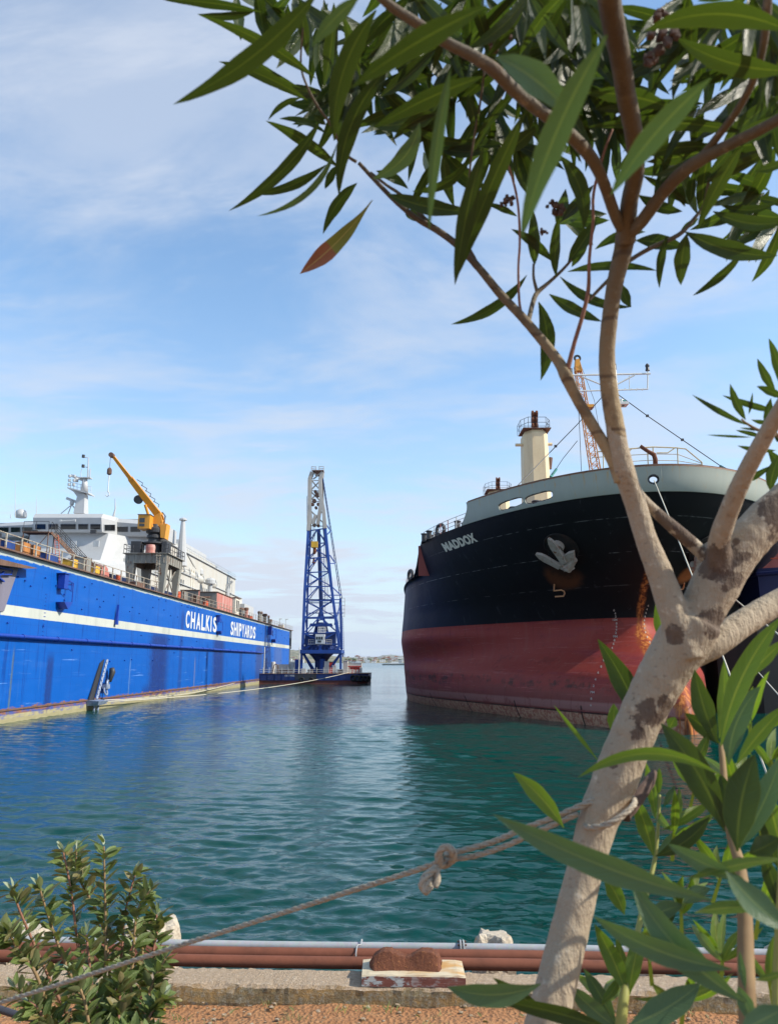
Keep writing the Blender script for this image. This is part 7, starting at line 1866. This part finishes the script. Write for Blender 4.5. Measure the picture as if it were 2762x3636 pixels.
# snapped stub on the trunk
b = MB(); limb(b, [(1345, 1760), (1375, 1725), (1400, 1690), (1412, 1668)], [1.15, 1.17, 1.2, 1.22], [px2m(w_, 1.1) for w_ in (46, 42, 36, 18)], 12, 4, .2)
b.build('broken_stub', 'dry_flower', OL)

LW = .86; PXK = .85
# young shoots at the lower right
def shoot(lab, stem, Rs, ws, mt, leaves):
    T = thing('oleander_shoot', lab, 'shrub', aR(stem[0][0]*V2S, stem[0][1]*V2S, Rs[0]), 'young oleander shoots at the lower right')
    b = MB(); limb(b, stem, Rs, [px2m(w_, 1.0) for w_ in ws], 12, 5, .04)
    g = aR(stem[0][0]*V2S, stem[0][1]*V2S, Rs[0]); b.tube([Vector((g.x, g.y+.02, 2.75)), g], [px2m(ws[0], 1.0)*1.1, px2m(ws[0], 1.0)], 12)
    b.build('stem', mt, T, smooth=True)
    for L_ in leaves:
        leaf(T, L_[0], L_[1], L_[2], L_[3]*1.03, L_[4], L_[5], L_[7] if len(L_) > 7 and L_[7] else None, L_[6], {'f': 'oleander_leaf_fresh', 'p': 'oleander_leaf_pale', 'd': 'oleander_leaf'}[L_[8] if len(L_) > 8 else 'f'], shape=.5)
    return T
z6v = lambda pts: [(973+x*.4207, 1338+y*.4207) for x, y in pts]
D = None
shoot('slim young oleander shoot with yellow green stem just right of the trunk base', z6v([(870, 2130), (875, 2060), (890, 1930), (925, 1760), (960, 1600), (1000, 1420), (1045, 1240), (1062, 1080), (1072, 900)]), [1.15, 1.15, 1.15, 1.17, 1.2, 1.22, 1.24, 1.25, 1.26], [30, 28, 24, 18, 16, 15, 12, 10, 7], 'twig_green', [
 (Z6, (905, 1935), (735, 1560), 104, .03, 1.15, .2, D, 'f'), (Z6, (900, 1930), (850, 1620), 70, .02, 1.2, .3, D, 'f'), (Z6, (915, 1930), (985, 1600), 92, -.03, 1.15, .2, D, 'f'),
 (Z6, (935, 1945), (1450, 1815), 50, .10, 1.1, .4, D, 'f'), (Z6, (905, 2090), (1280, 1865), 150, .05, 1.05, .2, D, 'p'), (Z6, (860, 2100), (600, 1870), 100, -.03, 1.15, .2, D, 'p'), (Z6, (850, 2090), (680, 1790), 90, .02, 1.18, .3, D, 'p'),
 (Z6, (1040, 1215), (940, 900), 96, .02, 1.2, .2, D, 'f'), (Z6, (1050, 1215), (1330, 1010), 92, .08, 1.2, .2, D, 'd'), (Z6, (1080, 1080), (1365, 890), 42, .08, 1.22, .2, D, 'f'), (Z6, (1050, 1020), (1000, 730), 60, .02, 1.25, .3, D, 'f'),
 (Z6, (1065, 900), (1070, 760), 40, 0, 1.25, .2, D, 'f'), (Z6, (1090, 960), (1150, 850), 40, .03, 1.25, .2, D, 'p'), (Z6, (890, 1515), (785, 1318), 92, .05, 1.2, .2, D, 'f'), (Z6, (1050, 1200), (1200, 1060), 80, .1, 1.3, .3, D, 'p'),
 (Z6, (1000, 1545), (1190, 1465), 92, -.05, 1.2, .3, D, 'p'), (Z6, (1080, 1560), (1150, 1510), 50, 0, 1.2, .3, D, 'd'), (Z6, (1190, 1455), (1330, 1380), 84, -.05, 1.15, .3, D, 'p'), (Z6, (1020, 1430), (900, 1350), 40, .02, 1.2, .3, D, 'p'),
 (Z6, (850, 2120), (225, 1955), 92, .03, 1.0, .4, D, 'd'), (Z6, (500, 2040), (215, 1838), 70, .02, 1.05, .5, D, 'd'), (Z6, (460, 1870), (-20, 1885), 120, -.10, .95, .5, D, 'p')])
shoot('tall young oleander shoot with brown stem and long blue green leaves at the lower right', z6v([(1525, 2140), (1522, 2060), (1518, 1900), (1512, 1700), (1510, 1560), (1500, 1400), (1480, 1250), (1440, 1120), (1410, 960), (1400, 800), (1392, 700), (1385, 640)]), [.95, .95, .95, .96, .97, .98, 1.0, 1.02, 1.04, 1.06, 1.07, 1.08], [34, 33, 32, 32, 30, 27, 24, 20, 18, 16, 14, 10], 'stem_brown', [
 (Z6, (1340, 1440), (215, 998), 150, -.035, .72, .3, .68, 'p'), (Z6, (1385, 800), (650, 812), 74, .16, .85, .2, D, 'f'), (Z6, (1000, 590), (752, 98), 130, .04, 1.15, .2, D, 'd'), (Z6, (760, 730), (528, 438), 26, .0, 1.15, .2, D, 'f'),
 (Z6, (580, 1070), (318, 784), 100, .05, 1.05, .2, D, 'f'), (Z6, (1230, 765), (1322, 578), 62, .05, 1.15, .2, D, 'f'), (Z6, (1405, 1085), (1075, 530), 170, .05, .95, .2, D, 'd'), (Z6, (1365, 630), (1250, 255), 120, -.03, 1.1, .2, D, 'd'),
 (Z6, (1375, 610), (1400, 205), 66, .03, 1.08, .2, D, 'f'), (Z6, (1385, 650), (1700, -20), 120, -.07, .9, .2, D, 'f'), (Z6, (1425, 745), (1590, 340), 130, -.10, .95, .2, D, 'p'), (Z6, (1465, 745), (1720, 440), 84, -.03, .95, .3, D, 'f'),
 (Z6, (1500, 330), (1720, 100), 72, -.03, .95, .3, D, 'f'), (Z6, (1470, 1190), (1560, 690), 190, -.05, .85, .2, D, 'd'), (Z6, (1482, 1170), (1700, 690), 130, .03, .9, .3, D, 'p'), (Z6, (1452, 1135), (1380, 790), 120, .04, .95, .3, D, 'd'),
 (Z6, (1512, 1965), (925, 1352), 170, -.07, .80, .2, .78, 'p'), (Z6, (1440, 1795), (728, 1520), 130, -.06, .78, .3, D, 'p'), (Z6, (1500, 1330), (1110, 1150), 100, -.03, .8, .3, D, 'p'), (Z6, (1510, 1900), (1480, 1700), 40, .0, .9, .3, D, 'p'),
 (Z6, (1210, 1335), (1720, 1230), 66, -.04, .8, .4, D, 'f'), (Z6, (1410, 1290), (1740, 1600), 150, .04, .75, .3, D, 'p'), (Z6, (1250, 1505), (1600, 1480), 72, -.04, .9, .3, D, 'f'), (Z6, (1530, 1200), (1690, 1120), 120, .03, .9, .3, D, 'd'),
 (Z6, (1120, 560), (1150, 500), 60, .0, 1.25, .3, D, 'f'), (Z6, (830, 590), (835, 430), 70, .02, 1.2, .2, D, 'f'), (Z6, (1110, 170), (1065, -120), 76, -.03, 1.25, .2, D, 'f'), (Z6, (1380, 640), (1200, 480), 90, .04, 1.15, .3, D, 'd'),
 (Z6, (1545, 2080), (1470, 1880), 90, .04, .9, .3, D, 'p'), (Z6, (1480, 2120), (1720, 1990), 130, .0, .7, .2, D, 'p'), (Z6, (1560, 1850), (1720, 1810), 40, .03, .9, .3, D, 'f')])
shoot('young oleander shoot cut by the right picture edge', z6v([(1675, 2140), (1672, 1900), (1680, 1700), (1690, 1500), (1700, 1200), (1690, 1000)]), [1.0]*6, [18, 18, 18, 18, 15, 10], 'twig_green', [
 (Z6, (1690, 1180), (1600, 860), 110, .03, 1.05, .3, D, 'f'), (Z6, (1690, 1500), (1590, 1180), 90, .03, 1.05, .3, D, 'd'), (Z6, (1690, 1600), (1720, 1300), 120, .03, 1.05, .3, D, 'f'), (Z6, (1680, 1280), (1620, 940), 80, -.05, 1.1, .3, D, 'd')])

fb = MB(); rs = random.Random(23)
for (x, y, a, R, n, ln) in ((1455, 1790, -1.5, 1.25, 6, 110), (1500, 1700, -1.3, 1.28, 6, 110), (1590, 1700, -1.5, 1.2, 6, 120), (1640, 1780, -1.7, 1.15, 6, 130), (1560, 1880, -1.2, 1.2, 6, 120), (1470, 1960, -1.6, 1.2, 6, 110), (1400, 2060, -1.7, 1.2, 6, 110),
                          (1640, 1960, -1.4, 1.1, 6, 130), (1560, 2060, -1.5, 1.15, 6, 120), (1660, 2120, -1.8, 1.05, 6, 130), (1300, 2150, -1.5, 1.2, 5, 90), (1480, 2150, -1.4, 1.15, 6, 110), (1620, 1560, -1.5, 1.2, 5, 120), (1665, 1640, -1.6, 1.2, 5, 120)):
    whorl(x, y, a, R, n, ln, .8, 22)
    q0 = aR(x*V2S, y*V2S, R); q1 = aR((x-math.cos(a)*60)*V2S, (y+70)*V2S, R+.02); fb.add([q0+Vector((-.002, 0, 0)), q0+Vector((.002, 0, 0)), q1+Vector((.003, 0, 0)), q1+Vector((-.003, 0, 0))], [(0, 1, 2, 3)], [(.5, 0)]*4)
SH = [o_ for o_ in S.objects if o_.name.startswith('oleander_shoot')]
o = fb.build('foliage', 'oleander_leaf_fresh', SH[1], smooth=True, fix=False); o['kind'] = 'stuff'

# ---------------------------------------------------------------- rope tied to the trunk
m, N = mat('rope'); p = N.pos(); uvn = N.noise(p, 260, 3, .7); n1 = N.noise(p, 30, 3)
c = N.mix(n1, (.27, .225, .165), (.42, .37, .29)); c = N.mix(N.step(uvn, .55, .7), c, (.15, .10, .08)); c = N.mix(N.step(uvn, .25, .4, .6, 0), c, (.62, .58, .5))
N.bsdf(c, .95, 0, N.bump(uvn, .002))
RP = thing('tied_rope', 'frayed grey rope with a knot stretched from the trunk to the lower left', 'rope', aR(1578, 3039, 1.2))
def twist(pts, Rs, r, nm='strand', k=26, par=RP, pitch=.016):
    P = [aR(x, y, R) for (x, y), R in zip(pts, Rs)]; pp, rr = smooth_path(P, [r]*len(P), k)
    # resample evenly
    b = MB(); L = [0]
    for a, c_ in zip(pp, pp[1:]): L.append(L[-1]+(c_-a).length)
    n = max(10, int(L[-1]/.004)); out = []; j = 0
    for i in range(n+1):
        s_ = L[-1]*i/n
        while j < len(L)-2 and L[j+1] < s_: j += 1
        t = (s_-L[j])/max(1e-9, L[j+1]-L[j]); out.append(pp[j].lerp(pp[j+1], min(1, t)))
    for q in range(3):
        st = []
        for i, c_ in enumerate(out):
            d = (out[min(i+1, n)]-out[max(i-1, 0)]).normalized(); x = d.orthogonal().normalized() if i == 0 else (x-d*x.dot(d)).normalized(); y = d.cross(x)
            a = 2*PI*q/3+(L[-1]*i/n)/pitch*2*PI*.33; st.append(c_+(x*math.cos(a)+y*math.sin(a))*r*.44)
        b.tube(st, r*.60, 6)
    return b.build(nm, 'rope', par, smooth=True)
twist([(-60, 3578), (0, 3561), (262, 3479), (655, 3352), (1100, 3211), (1225, 3170), (1400, 3115), (1540, 3068), (1575, 3050)], [2.0, 1.95, 1.8, 1.6, 1.4, 1.35, 1.3, 1.25, 1.22], .0043)
twist([(1580, 3035), (1660, 3015), (1760, 2985), (1850, 2945), (1960, 2905), (2060, 2862), (2110, 2840)], [1.22, 1.2, 1.18, 1.15, 1.12, 1.1, 1.1], .0043)
twist([(1585, 3052), (1680, 3040), (1790, 3005), (1880, 2965), (1960, 2930), (2050, 2890)], [1.22, 1.2, 1.17, 1.14, 1.12, 1.10], .0040)
twist([(2075, 2935), (2110, 2938), (2160, 2925), (2210, 2895), (2248, 2860), (2250, 2840), (2235, 2830)], [1.10, 1.07, 1.062, 1.066, 1.08, 1.12, 1.15], .0040)
kb = [(1560, 3066), (1562, 3022), (1588, 3006), (1606, 3028), (1598, 3062), (1570, 3072), (1552, 3046), (1572, 3012), (1600, 3014), (1612, 3046), (1586, 3070)]
twist(kb, [1.19, 1.175, 1.17, 1.18, 1.2, 1.21, 1.2, 1.18, 1.17, 1.185, 1.21], .0050, 'knot')
twist([(1575, 3065), (1545, 3085), (1512, 3110), (1498, 3140), (1510, 3165), (1528, 3145), (1530, 3105), (1545, 3090)], [1.2, 1.19, 1.18, 1.18, 1.185, 1.19, 1.2, 1.2], .0056, 'loose_end')
twist([(1550, 3085), (1552, 3120), (1545, 3150)], [1.19]*3, .0052, 'loose_end')
twist([(1520, 3120), (1512, 3150), (1508, 3172)], [1.18]*3, .0046, 'loose_end')

# ---------------------------------------------------------------- leafy bush at the lower left
BU = thing('leafy_bush', 'bush of oval grey green leaves on brown stems at the lower left', 'bush', (-1.75, 3.3, 2.76))
Z7 = lambda x, y: (x*.6548, 2900+y*.6548)
rs = random.Random(41)
stems = [([(560, 1400), (560, 1100), (575, 700), (570, 400), (565, 160)], 3.25), ([(540, 1400), (530, 1100), (440, 800), (390, 420), (345, 190)], 3.3), ([(500, 1400), (480, 1100), (350, 780), (270, 560), (215, 380)], 3.15),
         ([(440, 1400), (420, 1200), (280, 900), (130, 560), (70, 400)], 3.3), ([(420, 1400), (330, 1250), (200, 860), (110, 740), (60, 650), (20, 640)], 3.1), ([(600, 1400), (620, 1100), (660, 750), (680, 520), (735, 310)], 3.3),
         ([(620, 1400), (690, 1100), (720, 800), (745, 520), (815, 400)], 3.2), ([(640, 1400), (720, 1150), (800, 850), (850, 640), (850, 530)], 3.25), ([(560, 1400), (600, 1000), (560, 600), (430, 330), (415, 190)], 3.4),
         ([(660, 1400), (760, 1200), (830, 1050), (880, 980)], 3.0), ([(480, 1400), (400, 1250), (230, 1080), (90, 930)], 3.05), ([(620, 1400), (640, 1150), (650, 1000), (655, 870)], 3.0), ([(520, 1400), (500, 1250), (460, 1000), (400, 860)], 2.95),
         ([(420, 1400), (300, 1250), (220, 1060), (160, 1000)], 2.95), ([(700, 1400), (760, 1150), (830, 900), (900, 770)], 3.1), ([(580, 1400), (550, 1150), (500, 900), (470, 640)], 3.05), ([(560, 1400), (640, 1200), (760, 950), (780, 640), (830, 560)], 3.4)]
leaves = []; ROOT = Vector((-1.75, 3.3, 2.70))
for si, (pts, R) in enumerate(stems):
    P = [ROOT+Vector((rs.uniform(-.12, .12), rs.uniform(-.1, .1), 0))]+[aR(*Z7(x, y), R) for x, y in pts]
    pp, rr = smooth_path(P, [.009]+[.0075-.0055*i/(len(pts)) for i in range(len(pts))], 10)
    MB().tube(pp, rr, 6).build('stem', 'twig_red' if si % 2 else 'stem_brown', BU, smooth=True)
    m_ = len(pp); L = 0
    for i in range(8, m_-1):
        c_ = pp[i]; d = (pp[i+1]-c_).normalized(); den = 3 if i > m_*.45 else 6
        for q in range(den):
            ang = rs.uniform(0, 2*PI); x = d.orthogonal().normalized(); y = d.cross(x); out = x*math.cos(ang)+y*math.sin(ang)
            dirn = (out*rs.uniform(.8, 1.3)+d*rs.uniform(.0, .8)+Vector((0, 0, .15))).normalized()
            leaves.append((c_+d*rs.uniform(-.02, .02), dirn, rs.uniform(.034, .068), R))
    d = (pp[-1]-pp[-2]).normalized()
    for q in range(2): leaves.append((pp[-1], (d+Vector((rs.uniform(-.4, .4), rs.uniform(-.4, .4), 0))).normalized(), .042, -1))
rs.shuffle(leaves)
def oval(b, P, d, L_):
    up = Vector((0, 0, 1)); sd = d.cross(up); sd = sd.normalized() if sd.length > .1 else Vector((1, 0, 0)); rl = rs.uniform(-.9, .9); nn = sd.cross(d).normalized()
    s2 = sd*math.cos(rl)+nn*math.sin(rl); n2 = s2.cross(d).normalized(); vs = []; uv = []; n = 7; cu = rs.uniform(-.25, .15)
    for i in range(n+1):
        t = i/n; w_ = L_*.215*math.sin(PI*min(1, t*.97+.03)**.85)**.8
        c_ = P+d*L_*(.12+t)+n2*L_*cu*t*t
        for e in (-1, -.5, 0, .5, 1): vs.append(c_+s2*w_*e+n2*(abs(e)*w_*.28)); uv.append(((e+1)/2, t))
    b.add(vs, [(i*5+k, i*5+k+1, (i+1)*5+k+1, (i+1)*5+k) for i in range(n) for k in range(4)], uv)
near = sorted(leaves, key=lambda q: abs(q[3]))[:96]
for i, q in enumerate(near):
    b = MB(); oval(b, q[0], q[1], q[2]); mt = 'bush_leaf_silver' if q[3] < 0 else ('bush_leaf_olive' if rs.random() < .10 else 'bush_leaf'); b.build('leaf', mt, BU, smooth=True, fix=False)
b = MB(); rest = [q for q in leaves if q not in near]
for q in rest:
    oval(b, q[0], q[1], q[2]); 
o = b.build('foliage', 'bush_leaf', BU, smooth=True, fix=False); o['kind'] = 'stuff'
b = MB()
for q in rest[::9]: oval(b, q[0]+Vector((.01, -.01, .01)), (q[1]+Vector((.3, 0, .2))).normalized(), q[2]*.95)
o = b.build('olive_foliage', 'bush_leaf_olive', BU, smooth=True, fix=False); o['kind'] = 'stuff'

# grass, dry leaves, small flower at the kerb foot
m, N = mat('dry_grass'); p = N.pos(); N.bsdf(N.mix(N.noise(p, 4, 3), (.42, .33, .16), (.16, .20, .05)), .9)
m, N = mat('green_grass'); p = N.pos(); N.bsdf(N.mix(N.noise(p, 6, 3), (.10, .20, .03), (.22, .30, .07)), .8)
gb = {0: MB(), 1: MB()}; rs = random.Random(77)
def blade(b, x, y, h, lean):
    a = rs.uniform(0, 2*PI); z = 2.60; w_ = .0035; pts = []
    for i in range(4):
        t = i/3; pts.append(Vector((x+math.cos(a)*lean*h*t*t, y+math.sin(a)*lean*h*t*t, z+h*t*(1-.25*lean*t))))
    vs = []
    for i, q in enumerate(pts): ww = w_*(1-i/3.2); vs += [q-Vector((ww, 0, 0)), q+Vector((ww, 0, 0))]
    b.add(vs, [(2*i, 2*i+1, 2*i+3, 2*i+2) for i in range(3)])
clumps = [(rs.uniform(-3.0, 3.0), rs.uniform(5.45, 5.88)) for _ in range(46)]+[(rs.uniform(-3.0, -1.2), rs.uniform(5.3, 5.88)) for _ in range(14)]
for (x, y) in clumps:
    k = 1 if rs.random() < .35 or (x < -1.3) else 0
    for _ in range(rs.randint(6, 16)): blade(gb[k], x+rs.gauss(0, .04), q_y(y, x)+rs.gauss(0, .02), rs.uniform(.02, .075), rs.uniform(.4, 1.5))
tag(gb[0].build('dry_grass', 'dry_grass', fix=False), 'dry straw coloured grass along the foot of the kerb', 'grass', kind='stuff')
tag(gb[1].build('green_grass', 'green_grass', fix=False), 'green weeds along the foot of the kerb', 'grass', kind='stuff')
pb = MB()
for i in range(620):
    x = rs.uniform(-3.2, 3.2); y = q_y(rs.uniform(5.25, 5.89), x); s_ = rs.choice([.004, .006, .008, .014])*rs.uniform(.7, 1.3)
    pb.rock((x, y, 2.607+s_*.3), (s_, s_*.9, s_*.6), i, 1, .5)
tag(pb.build('gravel', 'concrete', fix=False), 'loose pebbles and clods on the orange soil', 'gravel', kind='stuff')
lb = MB()
for i in range(70):
    x = rs.uniform(-2.6, 3.0); y = q_y(rs.uniform(5.35, 5.87), x); P = Vector((x, y, 2.622)); d = Vector((rs.uniform(-1, 1), rs.uniform(-1, 1), rs.uniform(0, .5))).normalized(); oval(lb, P, d, rs.uniform(.03, .055))
tag(lb.build('leaf_litter', 'bush_leaf_olive', fix=False), 'scattered dead leaves on the soil before the kerb', 'leaf litter', kind='stuff')
P = aY(*Z7(874, 1044), 5.0); T = thing('yellow_flower', 'single small yellow flower at the right foot of the leafy bush', 'flower', (P.x, P.y, 2.62))
paint('petal_yellow', (.80, .50, .01), .6, 0, None, .1)
b = MB()
for k in range(7):
    a = 2*PI*k/7; b.add([P, P+Vector((math.cos(a-.3)*.02, -.012, math.sin(a-.3)*.02)), P+Vector((math.cos(a)*.034, -.008, math.sin(a)*.034)), P+Vector((math.cos(a+.3)*.02, -.012, math.sin(a+.3)*.02))], [(0, 1, 2, 3)])
b.build('petals', 'petal_yellow', T, fix=False)
MB().tube([P, (P.x+.02, P.y+.02, 2.62)], .003, 5).build('stem', 'green_grass', T)

# ---------------------------------------------------------------- air between here and the far hills
m = bpy.data.materials.new('haze'); m.use_nodes = True; N = NT(m.node_tree)
v = N.new('ShaderNodeVolumePrincipled'); v.inputs['Color'].default_value = (.72, .84, 1, 1); v.inputs['Density'].default_value = 1.6e-5; v.inputs['Anisotropy'].default_value = .0
o = N.new('ShaderNodeOutputMaterial'); N.l.new(v.outputs[0], o.inputs['Volume'])
h = MB().box2((-95000, -150, -5), (95000, 31000, 420)).build('haze', m); h['kind'] = 'stuff'; h['label'] = 'thin blue haze over the water'; h['category'] = 'haze'
